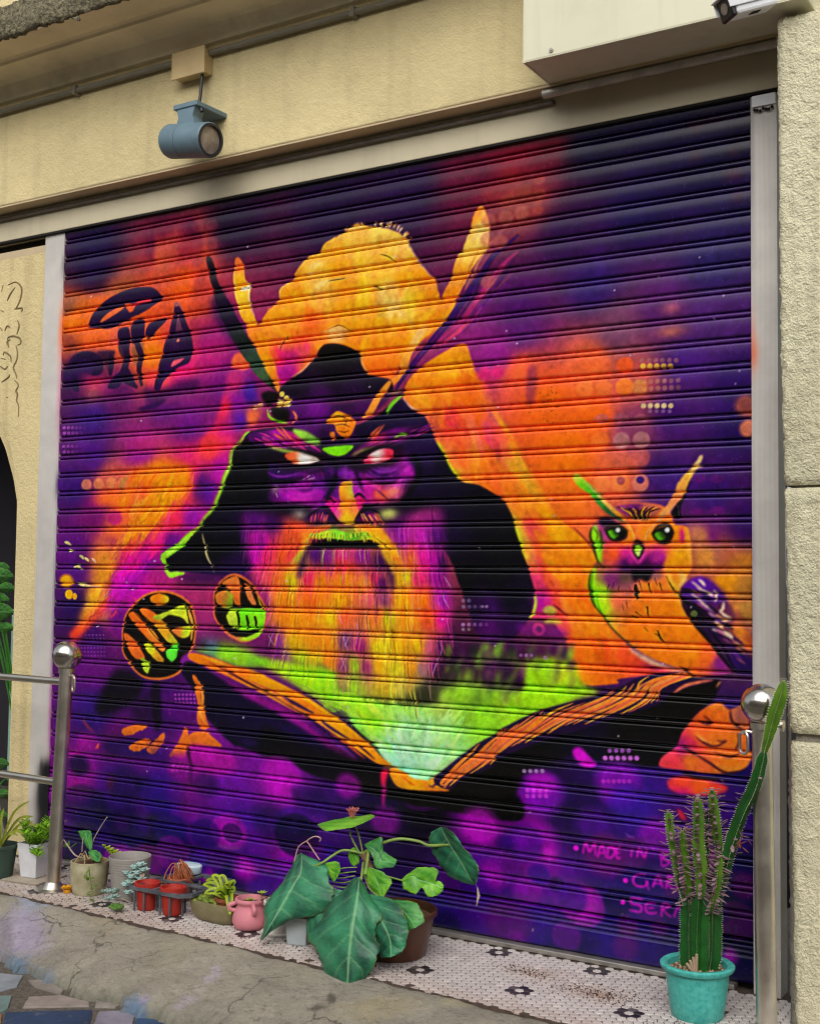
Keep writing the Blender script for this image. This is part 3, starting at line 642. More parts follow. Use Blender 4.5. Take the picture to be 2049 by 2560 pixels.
    for i in range(60):
        x = 450 + 380 * i / 60 + RNG.normal(0, 6); y = 815 + 22 * RNG.random()
        stroke(f'G{x:.0f},{y:.0f} {x + (i - 30) * .2:.0f},{y + 14:.0f} {x + (i - 30) * .35:.0f},{y + 22 + 16 * RNG.random():.0f}', 7, ('a0e040', '70b838', 'e8d850', '305818')[i % 4], .5, .85)
    stroke('G805,812 870,880 922,985 962,1080', 42, 'e8b828', 4, .85, (.5, .2)); stroke('G845,850 900,900 935,930', 8, '803010', .6, .8); stroke('G440,850 405,890 372,1000', 30, 'd0c840', 4, .6)
    blob('H880,600', 330, 'a8e840', .38, 0, 120); blob('H1360,580', 170, 'a0dc38', .55, 0, 90); blob('H480,470', 200, 'a8e030', .35, 0, 70); blob('H1120,930', 220, 'd0ffd0', .45, 0, 110)
    brush('H300,490 640,560 1200,640 1500,700 1250,1060 1000,1090 760,820', 160, 'H1120,1150', 60, 9, .08, (.2, .5))
    # --- jewel, clasp
    fill('G535,130 560,95 610,70 660,85 710,120 722,160 700,235 650,255 600,252 540,205', '48105c', 1.2)
    fill('G545,120 600,72 650,84 717,130 720,155 690,215 650,238 605,200 588,152 538,146', 'G610,100=f89828 680,150=e88020 650,210=e07820', 1)
    for q in ('G560,110 620,100 700,140', 'G590,160 640,150 690,170', 'G610,190 650,200 680,190', 'G640,120 660,140 650,160'):
        stroke(q, 7, '58180c', .6, .8)
    fill('G560,205 590,200 585,250 570,245', 'd87830', 1); fill('G600,225 640,235 630,252 600,250', '200818', 1)
    blob('B265,1098 290,1122 300,1140 285,1160 255,1150 245,1170', 16, 'ffc468', 1, .5); blob('B305,1165 240,1140', 10, 'ffe0a0', 1, .5)
    fill('B200,1190 250,1180 310,1200 300,1260 230,1270', '180614', 2); stroke('B178,1190 190,1240 235,1265 300,1278', 14, '90d830', 1); stroke('B330,1200 352,1240 325,1285', 14, 'e88050', 1)
    blob('B100,1180 130,1165', 16, 'd8a878', .8, .4); fill('B140,1100 200,1080 250,1100 220,1150 170,1170', '100410', 3, .9)
    stroke('B935,1020 865,1110 812,1200 760,1245', 46, 'ff9c3c', 1.2, .95, (.5, .2)); stroke('B1012,1100 945,1160 900,1225', 26, '78c030', 1.5, .95); stroke('B1010,1120 1060,1180 1110,1200', 12, 'f0b8a0', 1, .9)
    stroke('B1020,1060 1000,1090 930,1110', 20, '503050', 2, .7); stroke('B1000,1070 960,1090 900,1095', 16, 'a8a868', 2, .7)
    # --- fists
    def fist(o, rim, parts):
        fill(o, '140606', 1.2)
        P, _, _ = pts(o); Q = crom(np.vstack([P, P[:1]]), False)
        poly(ribbon(Q, 3, 4.2, 3), hexc(rim), .7, .95)
        for s, c in parts:
            fill(s, c, .9, sm=True, jag=.35)
    fist('E470,1180 480,1100 540,1010 640,945 760,940 860,990 910,1080 915,1200 890,1290 830,1420 720,1470 600,1460 520,1390 470,1300', 'd87838',
         [('E638,970 690,945 750,965 745,1000 690,1020 650,1005', 'E680,970=f08020 740,980=d8b830'), ('E505,1085 550,1065 640,1180 730,1290 690,1292 600,1200', 'E550,1100=e87028 700,1270=e08038'),
          ('E580,1035 670,1070 760,1180 806,1250 760,1262 680,1170 600,1085', 'E620,1060=e87028 740,1180=d8a030 780,1240=c8c838'), ('E478,1190 530,1220 605,1340 545,1345 490,1260', 'e07030'),
          ('E655,1090 760,1050 840,1015 868,1075 872,1145 840,1100 760,1080 700,1110', 'E700,1090=a8b838 840,1050=c8d838 860,1120=d8e048'), ('E775,1165 880,1148 884,1200 840,1222 790,1195', 'E800,1175=e88040 860,1180=c0d830'),
          ('E738,1300 800,1258 805,1330 772,1366 745,1342', '60e040'), ('E598,1262 640,1258 722,1352 690,1372 630,1312', 'E620,1280=c8d030 700,1350=c89030'), ('E580,1340 632,1380 624,1440 590,1402', 'b0c838'),
          ('E615,1150 660,1180 690,1230 650,1220', 'f08838'), ('E860,1020 900,1090 905,1180 890,1240 885,1120', 'd8a048')])
    stroke('E600,1080 690,1180 770,1290', 8, '300c08', .6, .9); stroke('E540,1060 620,1150 700,1250', 7, '300c08', .6, .9)
    fill('E830,1340 880,1310 920,1320 870,1380 820,1400', '8a2c9c', 2)
    fist('E1030,1000 1040,920 1090,860 1160,830 1240,870 1300,950 1340,1030 1340,1130 1300,1200 1220,1240 1140,1210 1070,1150 1035,1080', 'd87040',
         [('E1078,885 1130,850 1182,850 1192,1015 1160,1012 1122,925', 'E1130,880=e08040 1170,980=d87030'), ('E1040,955 1105,925 1150,965 1130,1035 1060,1022', 'E1070,970=c87838 1140,1010=90b030'),
          ('E1118,1062 1160,1040 1335,1050 1332,1152 1290,1165 1180,1172', 'E1200,1080=70e820 1310,1100=88e828 1150,1080=c0d840'), ('E1108,1080 1150,1078 1160,1155 1128,1145', 'c0d848'),
          ('E1215,885 1250,910 1290,1010 1260,1012 1225,940', 'd88048'), ('E1110,1190 1180,1215 1260,1205 1330,1160 1300,1215 1220,1242 1150,1222', 'E1140,1200=e07858 1250,1225=a8d838 1310,1190=a0e030')])
    for q in ('E1205,870 1215,950 1235,1015', 'E1170,1050 1185,1100 1180,1165', 'E1232,1080 1240,1120 1236,1168', 'E1282,1085 1290,1120 1284,1160'):
        stroke(q, 20, '140606', .6, .95, (.7, .5))
    stroke('E1300,960 1320,1030 1322,1045', 12, 'd8c040', 1); stroke('E1030,1010 1000,960 1020,900', 10, 'c03060', 2, .6)
    # --- book: left page edge, cover, spine, right page edge
    fill('E830,1420 900,1370 H0,560 300,740 600,900 860,1030 900,1080 1010,1170 1290,1170 1360,1100 1600,1010 I0,1250 250,1180 500,1080 900,940 1200,800 1460,735 1468,800 1420,880 1330,960 1270,1080 1200,1160 1100,1270 900,1250 700,1230 640,1180 560,1200 300,1300 220,1480 H1726,1200 1726,1360 1300,1300 1000,1240 800,1190 600,1120 460,1080 380,1040 300,990 150,960 0,900 J1240,640 1100,500 1010,330',
         'H200,850=0c0418 500,1000=100620 800,1120=0c0416 1200,1230=060208 1600,1080=08030f I300,1150=0a0414 700,1080=140830 900,1000=080410 1250,950=08040f 1380,820=060208 1000,1180=0c0418 H1500,1250=080310 H100,750=1a0a40', 2)
    fill('H150,730 320,760 480,830 560,900 430,880 300,830', '301070', 10, .8); fill('H0,860 120,880 90,900', '503090', 6, .6)
    stroke('H-80,520 60,590 180,640 350,735 540,880 740,985', 42, 'a01c90', 5, .9); stroke('H560,880 640,910 720,980', 14, 'a860d0', 3, .6)
    fill('E890,1312 1020,1340 1150,1390 H100,440 250,510 400,590 540,680 700,800 820,920 935,1015 880,1025 760,945 640,865 500,765 380,705 200,605 0,505 E1100,1450 980,1400 880,1350',
         'E1000,1360=f08020 H200,540=f0a020 400,640=e88020 600,760=f0a020 800,930=f09020 E1100,1420=e87828', 1.5)
    for q, c, w in (('E1000,1370 H0,480 180,575 400,705 560,830 760,955', '301040', 12), ('H260,590 350,640 460,700', '402058', 22), ('H500,740 570,790 680,860', '402058', 20), ('H720,890 780,930 840,985', '301040', 12),
                    ('H40,490 200,560 320,630', 'c8604c', 12), ('H100,540 300,640 480,740', 'e0783c', 10), ('H200,620 330,690 430,740', '8a1c70', 10), ('H560,820 680,900 780,980', 'e86a28', 12), ('E950,1330 1060,1370 1180,1420', 'ffb040', 10),
                    ('H330,570 480,650 620,760', 'ffb428', 16), ('H640,760 760,860 880,970', 'ffa824', 14), ('E1080,1400 H40,500 150,570', '5a1830', 8)):
        stroke(q, w, c, .8, .9)
    fill('H930,1035 1000,1050 1080,1100 1160,1112 1180,1150 1280,1165 1270,1178 1010,1162 940,1095', 'H1000,1090=f09828 1100,1140=f0a020 1200,1160=e88030', 1); stroke('H1000,1080 1060,1130 1090,1140', 8, 'c05018', .8)
    fill('H1168,1112 1260,1082 1345,1082 1290,1162 1195,1152', 'H1220,1110=f0a028 1300,1110=e09028', 1); stroke('H1190,1150 1240,1120 1310,1095', 16, '481058', .8)
    fill('H878,1050 922,1050 908,1130 898,1268 882,1268 875,1130', 'H900,1070=e02850 890,1200=a01878', 2); stroke('H1010,1250 1100,1285 1240,1280', 14, '802098', 3, .7)
    fill('H1200,1105 1340,985 1480,880 1640,800 I100,1060 300,960 430,910 720,840 870,780 1000,720 1230,690 1450,735 1300,780 1190,820 1100,890 880,960 620,1040 400,1110 200,1190 0,1290 H1600,1010 1400,1090 1290,1165', '2c0a44', 1.2)
    up, _, _ = pts('H1200,1095 1340,985 1480,880 1640,800 I100,1060 300,960 430,910 720,840 870,780 1000,720 1230,690'); lowr, _, _ = pts('H1290,1165 1400,1090 1600,1010 I0,1290 200,1190 400,1110 620,1040 880,960 1100,890 1190,820 1440,735')
    up, lowr = crom(up, False, 10), crom(lowr, False, 10)
    for i in range(46):
        t = -.08 + i / 46 * .98; sp = .26 + .10 * RNG.random(); pc_ = []
        f0, f1 = .05 + .25 * RNG.random(), .75 + .25 * RNG.random()
        for q in np.linspace(0, 1, 7):
            tt = min(1, max(0, t + sp * q)); f = f0 + (f1 - f0) * q
            a_ = lowr[int(tt * (len(lowr) - 1))]; b_ = up[int(tt * (len(up) - 1))]; pc_.append(a_ + (b_ - a_) * f)
        if t + sp > 1.12: continue
        poly(ribbon(crom(np.array(pc_), False, 4), .4, RNG.uniform(2.6, 6.5), .4), hexc(('e87838', 'f08830', 'd86848', 'e08050')[i % 4]), .6, .95)
    stroke('I1190,825 1280,770 1440,738', 20, 'd87858', 1); stroke('I640,940 780,880 1000,800 1230,715', 12, 'f09848', 1)
    stroke('I1340,800 1370,780 1375,740', 3, '000000'); stroke('I1460,790 1475,760 1490,750', 14, 'd89068', 1, .8); stroke('I1645,770 1660,800', 5, '806090', 1, .7)
    # --- owl
    fill('D830,1040 920,1030 1050,1035 1130,1050 1180,1100 1200,1160 1280,1180 1300,1250 1310,1400 I1300,60 1240,180 1250,280 1300,380 1380,460 1450,540 1510,620 1560,690 1330,720 1200,660 1050,600 900,500 800,400 740,300 700,200 720,80 D730,1380 690,1200 720,1150 820,1110',
         """D900,1250=ff9418 1050,1230=ff9418 1230,1220=ff8c18 830,1340=f06028 900,1340=d02890 1000,1380=b02090 1100,1340=c83090 900,1400=501070 1230,1340=ffa820 1180,1400=ff9c18
         I800,150=904070 900,150=b06070 850,250=e87050 1000,250=ff8020 1150,300=ff8418 1000,400=ff7a10 1200,450=ff8010 1100,560=ff8020 1300,560=ff8a10 1400,600=f07028 1280,200=ffb030
         1050,160=f08028 1480,640=902c90 760,180=a0e020 760,280=a8d820 D790,1210=a04080""", 1.2)
    fill('D1280,1180 1300,1160 1420,1180 1500,1300 1480,1420 1340,1440 1310,1300', 'D1360,1230=c08050 1450,1230=7a1c80 1400,1350=d09040 1480,1330=a86858', 8, .9)
    stroke('D1245,1180 1250,1240 1240,1280', 34, 'b82080', 2, .9); stroke('D1275,1190 1285,1290 1300,1400', 24, 'ffb848', 2, .8); stroke('D1060,1230 1120,1290 1240,1290', 10, 'a04810', 1, .6)
    stroke('I1130,20 1180,120 1240,200', 26, 'ffc048', 2, .7); stroke('I1230,70 1260,120 1230,170', 40, 'e8d080', 3, .7)
    stroke('I712,40 695,150 712,240 765,330', 50, '8fe41c', 3, .95); stroke('D715,1165 712,1230 735,1310 745,1400', 56, '88dc1c', 3, .95); stroke('I780,120 770,230 800,310', 26, 'c0e030', 4, .6)
    for q in ('D700,1180 730,1220 720,1270', 'D740,1190 750,1240 730,1290', 'D735,1380 750,1420 770,1430', 'I720,200 740,300 800,400 900,500 960,545', 'I700,80 690,180 720,290'):
        stroke(q, 8, '1c4008', .8, .9)
    fill('D730,1130 790,1120 840,1150 770,1180', '301040', 2)
    fill('D840,1060 920,1036 1050,1036 1125,1062 1075,1112 1000,1138 930,1122', 'D880,1070=a04070 960,1060=702070 1060,1070=b06050 1000,1110=d88040', 1.5)
    for i in range(15):
        x = 850 + i * 19; stroke(f'D{x},{1052 + 6 * (i % 3)} {(x + 985) / 2:.0f},{1085 + 6 * (i % 2)} {985 + (x - 985) * .35:.0f},1132', 12, ('2a0828', 'f08828', '2a0828', '501048')[i % 4], .6, .95)
    for q in ('D950,1070 975,1110', 'D985,1060 990,1115', 'D1020,1075 1005,1120', 'D950,1130 1040,1135'): stroke(q, 10, '14040c', .6)
    fill('I1240,180 1320,110 1400,110 1480,180 1540,270 1620,400 1700,520 1700,700 1580,700 1510,620 1440,520 1370,440 1300,340 1260,280',
         'I1350,170=5a14a0 1450,200=5a1890 1330,330=180626 1450,430=240c4a 1550,500=3a1068 1600,600=301070 1500,350=804060 1600,440=f09030 1650,520=d06030 1640,640=281060', 2)
    fill('I1455,100 1692,110 1692,212 1560,216', 'I1500,120=e89820 1650,160=b07838', 2); fill('I1570,290 1690,262 1690,372 1640,362', 'c89048', 3)
    for q in ('I1335,165 1395,200 1450,225', 'I1440,185 1458,215 1452,262', 'I1505,258 1500,300 1480,318', 'I1480,312 1515,345 1555,362', 'I1350,258 1400,290 1450,320', 'I1430,425 1500,450 1560,484', 'I1410,320 1470,365 1545,372', 'I1350,120 1375,140 1390,165', 'I1500,440 1540,460 1565,490'):
        stroke(q, 17, ('f8e0c0', 'e8b088', 'f0d0b0')[len(q) % 3], .7, .95)
    for q in ('I1300,300 1330,330 1300,370', 'I1240,180 1290,190 1360,200'): stroke(q, 20, '0c0412', 1.5, .9)
    blob('I1320,330', 22, '708048', .8, .4); stroke('I1440,460 1500,540 1580,690', 14, '0a0410', 1, .9); stroke('I1580,420 1640,520 1680,560', 20, 'f0a040', 3, .7); stroke('I1560,400 1600,330 1570,300', 16, 'c05858', 2, .7)
    fill('D575,872 600,848 640,880 730,960 800,1060 860,1120 900,1150 840,1130 760,1070 680,980 610,925', 'D600,870=c8c040 620,920=78d020 680,960=58b828 740,1030=388830 820,1110=306840', 1)
    fill('D640,888 740,982 850,1078 905,1142 870,1124 780,1045', 'D680,925=d8c088 800,1050=ffb860 880,1120=f0a030', .8)
    fill('D1300,880 1270,980 1240,1060 1235,1122 1185,1105 1230,1000', '160618', 1.5); stroke('D1225,1040 1230,1110', 8, 'a0a0b8', .6, .8)
    fill('D1365,738 1374,758 1332,832 1292,905 1252,992 1202,1052 1142,1122 1090,1152 1100,1110 1160,1040 1200,960 1240,880 1310,808', 'D1350,770=f0c890 1300,860=d8a848 1250,930=e8a050 1210,1010=d88858 1150,1090=e8a060', .8, jag=.4)
    stroke('D1290,850 1340,812 1375,808', 12, 'e8d0a0', .8)
    fill('D778,1198 820,1174 880,1178 914,1210 892,1247 830,1260 790,1233', '14180a', .9); fill('D792,1203 842,1197 862,1230 822,1252', 'D810,1230=68c028 845,1205=204010', 1.5); blob('D852,1194', 13, 'f0fff0', 1, .4)
    fill('D1063,1222 1108,1180 1172,1178 1197,1222 1162,1267 1100,1272', '14180a', .9); fill('D1078,1222 1120,1205 1150,1240 1110,1265', 'D1095,1240=68c028 1135,1215=204010', 1.5); blob('D1156,1194', 14, 'f0fff0', 1, .4)
    stroke('D770,1190 830,1165 915,1200', 8, 'e8c080', .8, .8); stroke('D1060,1215 1110,1172 1190,1170', 8, 'e8a860', .8, .8); stroke('D860,1255 900,1250 915,1230', 10, '602080', 1, .7)
    fill('D890,1420 930,1345 985,1405 1060,1335 1145,1350 1125,1430 I1120,60 1000,95 860,60', 'D930,1370=c02c90 1000,1420=500c60 1090,1370=b83090 I900,40=40105c 1000,70=200828 1090,40=601068', 3)
    fill('I780,80 1120,70 1100,130 1000,120 900,150 800,160', 'I820,120=802878 900,110=605040 1000,100=302030 1060,110=805868', 5, .8)
    fill('D942,1300 978,1275 1014,1310 1004,1352 985,1378 952,1342', '100a08', .8); fill('D955,1302 980,1290 1000,1310 990,1350 982,1362 962,1338', 'D965,1310=90e020 990,1340=d8e0a0', .8); stroke('D950,1325 1005,1325', 6, '102008', .6)
    stroke('D980,1230 960,1265 950,1290', 14, 'c86858', 1.5, .8); stroke('D985,1400 1000,1370 1030,1330', 12, 'e060b0', 1, .8); stroke('D980,1410 950,1360 930,1330', 10, 'e060a0', 1, .8)
    for q, w in (('I965,150 968,200 972,240', 18), ('I1045,140 1050,200', 18), ('I1035,290 1038,350', 20), ('I940,340 965,358', 10), ('I965,320 1000,350', 10), ('I1100,435 1115,480 1135,510', 9), ('I1020,418 1040,440', 9), ('I1085,455 1110,475', 9), ('I885,270 888,310', 8), ('I800,150 785,185', 8), ('I1110,150 1120,190', 9), ('I985,130 1000,190', 9), ('I920,160 935,200', 8), ('I1150,100 1190,170 1220,210', 8)):
        stroke(q, w, '28060a', .6, .95)
    for q, w, c in (('D768,1200 800,1172 860,1168 918,1205', 16, '0a0606'), ('D790,1240 830,1264 885,1252 915,1222', 10, '0a0606'), ('D1058,1225 1105,1172 1170,1168 1202,1222', 16, '0a0606'), ('D1090,1272 1150,1278 1195,1235', 10, '0a0606'),
                    ('D905,1150 940,1200 955,1260', 12, 'ffb850'), ('D1085,1150 1040,1210 1015,1270', 14, 'e8a868'), ('D930,1160 960,1220', 8, '7a2810'), ('D1070,1170 1030,1230', 8, '7a2810'), ('D940,1290 975,1262 1015,1300', 14, '200810'),
                    ('I1250,270 1310,375 1400,480 1500,605 1565,692', 24, '0a0410'), ('I1225,200 1270,260 1330,280', 22, '0c0412'), ('I690,60 676,160 700,260 760,350', 12, '16300a'), ('D692,1180 684,1240 708,1320 735,1410', 14, '16300a'), ('D745,1200 756,1260 745,1330', 10, '2c600c')):
        stroke(q, w, c, .8, .95)
    fill('I940,60 1000,78 1065,60 1050,120 1030,135 985,110 960,140', '120414', 2.5, .95)
    for q, w in (('I962,150 966,205 975,245', 30), ('I1042,140 1052,205', 30), ('I1035,285 1042,355', 30), ('I935,345 975,360', 18), ('I962,318 1005,352', 16), ('I1098,432 1115,480 1140,512', 16), ('I1016,415 1044,442', 14), ('I1082,452 1116,478', 14), ('I1110,140 1126,195', 18), ('I985,125 1000,190', 16), ('I1080,110 1096,160', 14), ('I860,160 850,200', 14), ('I905,250 915,300', 12), ('I1170,140 1205,215', 14), ('I830,140 820,180', 14), ('I800,150 782,190', 14)):
        stroke(q, w, '240508', .6, .95, (.5, .1))
    for i in range(34):
        u_, v_ = RNG.random(), RNG.random(); x = 1290 + 300 * u_; y = 140 + 420 * u_ + 130 * (v_ - .5)
        stroke(f'I{x:.0f},{y:.0f} {x + 30:.0f},{y + 22:.0f} {x + 62:.0f},{y + 46:.0f}', 12, ('f0d8b8', '1c0830', '7a30a0', 'd88850', '2c0c50', 'b06070')[i % 6], .7, .85)
    stroke('I920,545 1010,600 1120,655 1245,684', 34, 'ffc8a4', 2, .9, (.2, .2)); stroke('I1230,655 1280,690 1320,720', 14, '280818', .8)
    stroke('I1000,640 1080,670 1200,700', 20, '8a1c70', 3, .7)
    blob('I430,310', 40, 'c0d050', .8, .4, 30); stroke('I455,275 500,310 540,350', 10, '301018', .8, .9); fill('I330,420 350,390 395,400 405,440 370,465 335,450', 'e85868', 1.5); fill('I350,425 370,405 390,425 375,450', '604048', 1)
    stroke('I400,385 450,375 510,390', 30, 'c0c840', 3, .8); blob('I370,240', 50, 'a81c98', .6); stroke('I335,210 350,260 330,330 305,360', 16, 'b8e838', 1.2, .95)
    fill('I240,400 330,385 520,430 530,480 380,480 260,460', '8a1c98', 6, .6); dots('I', 20, 285, 2, 1, 24, 0, 9, 'b090b8', .5); dots('I', 255, 585, 3, 1, 32, -4, 11, 'a070b0', .6); blob('I405,600', 12, 'b080b8', .6, .5)
    dots('G', 1380, 1235, 2, 1, 34, 0, 12, 'a098b0', .4); dots('G', 1380, 1272, 5, 1, 36, 2, 12, 'a090b8', .5, .6); dots('G', 1380, 1382, 5, 1, 36, 2, 12, 'b890c8', .6, .6); dots('G', 1380, 1412, 2, 1, 34, 2, 10, 'b0a0b8', .5)
    # --- half-tone discs right
    dots('D', 1005, 185, 5, 1, 42, -2, 17, 'e8b850', .8); dots('D', 1000, 150, 6, 1, 42, -2, 15, 'b07878', .5); dots('D', 970, 285, 7, 2, 42, 42, 15, 'c09070', .5, .3, -2); dots('D', 1010, 430, 5, 1, 42, -2, 16, 'd8c090', .8); dots('D', 1050, 462, 4, 1, 40, -2, 12, 'a080a0', .5)
    blob('D895,180', 50, 'ff6430', .9, .6); blob('D650,320 765,320', 52, 'f08040', .6, .6); blob('D893,312', 54, 'ff8038', .9, .7); blob('D985,315', 48, 'd89050', .7, .6)
    blob('D750,510 870,505 990,510', 46, 'a86070', .6, .6, 30); blob('D740,645', 55, 'f07c38', .7, .6); blob('D872,645 995,640', 52, 'b88080', .8, .7); blob('D870,760 995,750', 55, 'd06858', .6, .6)
    blob('D752,910 870,905', 54, 'e88048', .8, .6); blob('D990,905', 52, 'd88070', .9, .7); blob('D990,885', 24, '3c1478', .9, .5); blob('D870,890', 26, '803858', .6, .5)
    fill('D300,200 350,200 340,400 290,410', '702858', 4, .6); blob('D30,230 110,220', 40, 'd02c70', .8, .4); blob('D60,280', 30, 'c03060', .6)
    for i in range(26):
        blob(f'D{430 + RNG.normal(0, 60):.0f},{430 + RNG.normal(0, 70):.0f}', 4, '401010', .8, .4)
    for i in range(60):
        blob(f'P{RNG.uniform(180, 1860):.0f},{RNG.uniform(600, 2400):.0f}', 2.2, 'd8c8e0', .55, .3)
    blob('D1640,430', 70, 'b06048', .8, .4); blob('D1655,570', 56, 'e08858', .8, .5); blob('D1690,480', 30, 'e06030', .8)
    blob('D1350,880 1460,880', 44, '70187c', .5, .4, 26); blob('D1340,1085 1460,1075', 44, '7a1c80', .6, .4, 26); blob('C1330,200 1330,370 1560,340 1540,480 1590,480 1590,620', 40, '60083c', .5)
    blob('C1400,170', 160, '4a063c', .5, 0, 40); blob('C1180,1310', 60, 'c07068', .6, 0, 40); blob('C1180,1450', 90, 'c87858', .7, 0, 40)
    # --- rose
    fill('I1410,900 1480,880 1540,920 1620,900 1660,1000 1650,1150 1680,1200 1640,1280 1540,1310 1400,1320 1300,1300 1200,1290 1110,1270 1130,1210 1210,1150 1250,1060 1330,960',
         'I1450,940=f07828 1400,1000=e86020 1500,1000=f07828 1350,1080=f07030 1300,1130=d83060 1450,1120=f08030 1580,1100=f08028 1200,1240=e04050 1300,1230=f08030 1550,1260=f08028 1640,1100=d06838 1600,960=a06058 1250,1150=a02080', 1.2)
    fill('I1160,1360 1250,1335 1400,1355 1530,1400 1460,1445 1300,1445 1190,1425', 'I1250,1370=f05030 1350,1390=f06028 1480,1410=e04038 1250,1430=d82878', 3)
    for q, w in (('I1340,990 1400,1012 1440,1000', 12), ('I1330,1085 1380,1125 1450,1150 1530,1112', 13), ('I1320,1190 1420,1250 1520,1310 1650,1290', 16), ('I1545,920 1560,1000 1640,1060', 14), ('I1460,1110 1500,1120 1520,1105', 9), ('I1380,960 1420,990 1400,1010', 10), ('I1570,1180 1600,1120 1590,1060', 12), ('I1240,1310 1350,1340 1500,1345', 20), ('I1250,1150 1300,1180 1330,1200', 16), ('I1440,1180 1540,1215 1620,1180', 10)):
        stroke(q, w, '300828', 1.2, .9)
    stroke('I1330,1060 1370,1100 1440,1130', 12, 'ffa860', 1.5, .7); stroke('I1400,910 1480,900 1530,940', 14, 'ffa050', 2, .7); stroke('I1440,1250 1540,1290 1640,1260', 14, 'ffa858', 2, .7)
    # --- lower left: shadows, flames, discs
    fill('J510,440 600,260 700,250 760,330 700,420 560,480', '120520', 8, .9); fill('J700,420 820,350 850,480 830,520 720,500', '300c48', 8, .8); fill('J800,330 850,330 850,540 820,540', '180828', 4, .8)
    fill('J860,380 1040,360 1050,480 900,490', '601080', 6, .8); dots('J', 930, 370, 6, 3, 20, 22, 7, 'c060c8', .5); fill('J560,620 700,600 820,640 800,700 600,690', '2c1068', 5, .8)
    for q in ('J650,555 720,530 782,540 740,562 700,582 656,582', 'J690,640 780,600 790,642 720,672', 'J780,655 862,575 872,602 822,684', 'J900,692 955,600 982,540 1002,600 992,692 940,704', 'J1005,580 1090,568 1175,642 1110,645 1000,642', 'J1020,270 1052,300 1072,420 1102,540 1050,540 1040,380', 'J510,650 530,620 525,655'):
        fill(q, 'e0782c', 1.2, .95, jag=.6)
    stroke('J1050,300 1075,390 1060,460 1090,530', 20, 'f09840', 1, .9, rough=.6); stroke('J440,500 470,540 500,570', 14, 'c05050', 2, .7)
    fill('J1000,640 1120,650 1240,700 1250,780 1150,800 1000,780', 'b01ca0', 4, .85); fill('J990,640 1010,700 1020,830 1000,830', '100418', 3, .9)
    fill('J900,700 1000,690 1000,830 900,800', 'a01c98', 5, .8); dots('J', 915, 745, 4, 3, 24, 28, 8, 'e060d8', .5)
    fill('J380,690 430,690 440,840 370,860', 'c8109c', 8, .9); fill('J420,580 500,580 520,660 420,660', 'a8109c', 8, .8); fill('J330,700 380,690 370,900 320,900', 'b0109c', 10, .7)
    blob('J590,840', 22, 'd86030', .9, 0, 40); blob('J780,880', 22, 'c05838', .8, 0, 40); fill('J720,820 790,830 790,880 730,890', '100630', 4, .8); fill('J770,900 890,920 880,1100 800,1110', '100840', 8, .8)
    fill('J640,880 780,900 800,1000 640,1000', '6c0c90', 8, .6); blob('J850,700', 60, '2c0c70', .6)
    for q, r, c, al in (('J1465,810', 105, 'b01cb0', .85), ('J1330,800', 100, '7a189c', .7), ('J1220,900', 120, '58129a', .6), ('J1340,1230', 100, 'a01090', .75), ('J1100,950', 120, '6c129c', .5), ('H250,1090', 115, 'b81cb8', .85), ('H670,1140', 78, 'a818a8', .85), ('H470,1300', 75, '66109c', .8),
                        ('H900,1360', 90, '90189a', .85), ('H1480,1390', 120, 'b820b8', .85), ('H100,1400', 120, '50109a', .7), ('H300,1440', 120, '78129a', .7), ('K225,690', 118, '8c14c0', .9), ('K640,640', 120, 'a814c0', .7), ('K200,960', 115, 'a414b4', .85), ('K400,1270', 95, '9010a0', .8),
                        ('K850,930', 100, '9010a8', .8), ('K150,1220', 80, '9010a0', .7), ('K500,860', 90, '6010a0', .6), ('K700,750', 110, '3c1c98', .8), ('K560,1060', 90, '5010a0', .5), ('K200,1080', 90, '6a1090', .7), ('K830,1180', 60, '5010a0', .5)):
        blob(q, r, c, al * .85, .45)
    ymin_x = [130, 300, 500, 700, 850, 950, 1250, 1400, 1550, 1860]; ymin_y = [1840, 1880, 1930, 2010, 2080, 2110, 2090, 2040, 2060, 2080]
    for i in range(120):
        x = RNG.uniform(130, 1860); r_ = RNG.uniform(18, 58); y = np.interp(x, ymin_x, ymin_y) + r_ * .7 + RNG.uniform(0, 300)
        c = ('74108c', '480c90', '98149c', '200a70', '12064a', '640e7c', '320c84', '0e0440', '86107a')[i % 9]
        blob(f'P{x:.0f},{y:.0f}', r_, c, RNG.uniform(.35, .75), RNG.choice([.35, .6, .8]))
        if i % 9 == 2: blob(f'P{x:.0f},{y:.0f}', r_ * .6, 'd028cc', .5, .2)
    fill('H330,1140 520,1200 560,1330 380,1300', '1c0a5a', 6, .5); fill('K395,470 430,448 470,480 520,545 470,562 420,530', 'e010d8', 2.5, .95)
    blob('K225,640', 80, 'c018c8', .7, .3, 60); dots('K', 135, 575, 4, 1, 32, -5, 11, 'b090c0', .7); dots('K', 150, 680, 4, 2, 34, 30, 12, 'd050d8', .6); dots('K', 570, 505, 6, 1, 34, -1, 13, 'c070d0', .8); dots('K', 595, 465, 4, 1, 34, -1, 12, 'a060b8', .7)
    dots('K', 560, 630, 6, 1, 28, 4, 12, 'e050d8', .4); fill('K960,780 990,800 1010,840 980,835', 'c82840', 2); stroke('K680,910 700,930 730,935', 12, '9060c0', 1.5, .6); stroke('K0,855 200,880', 12, '701040', 3, .6)
    # --- writing
    M_ = 'd81cc4'
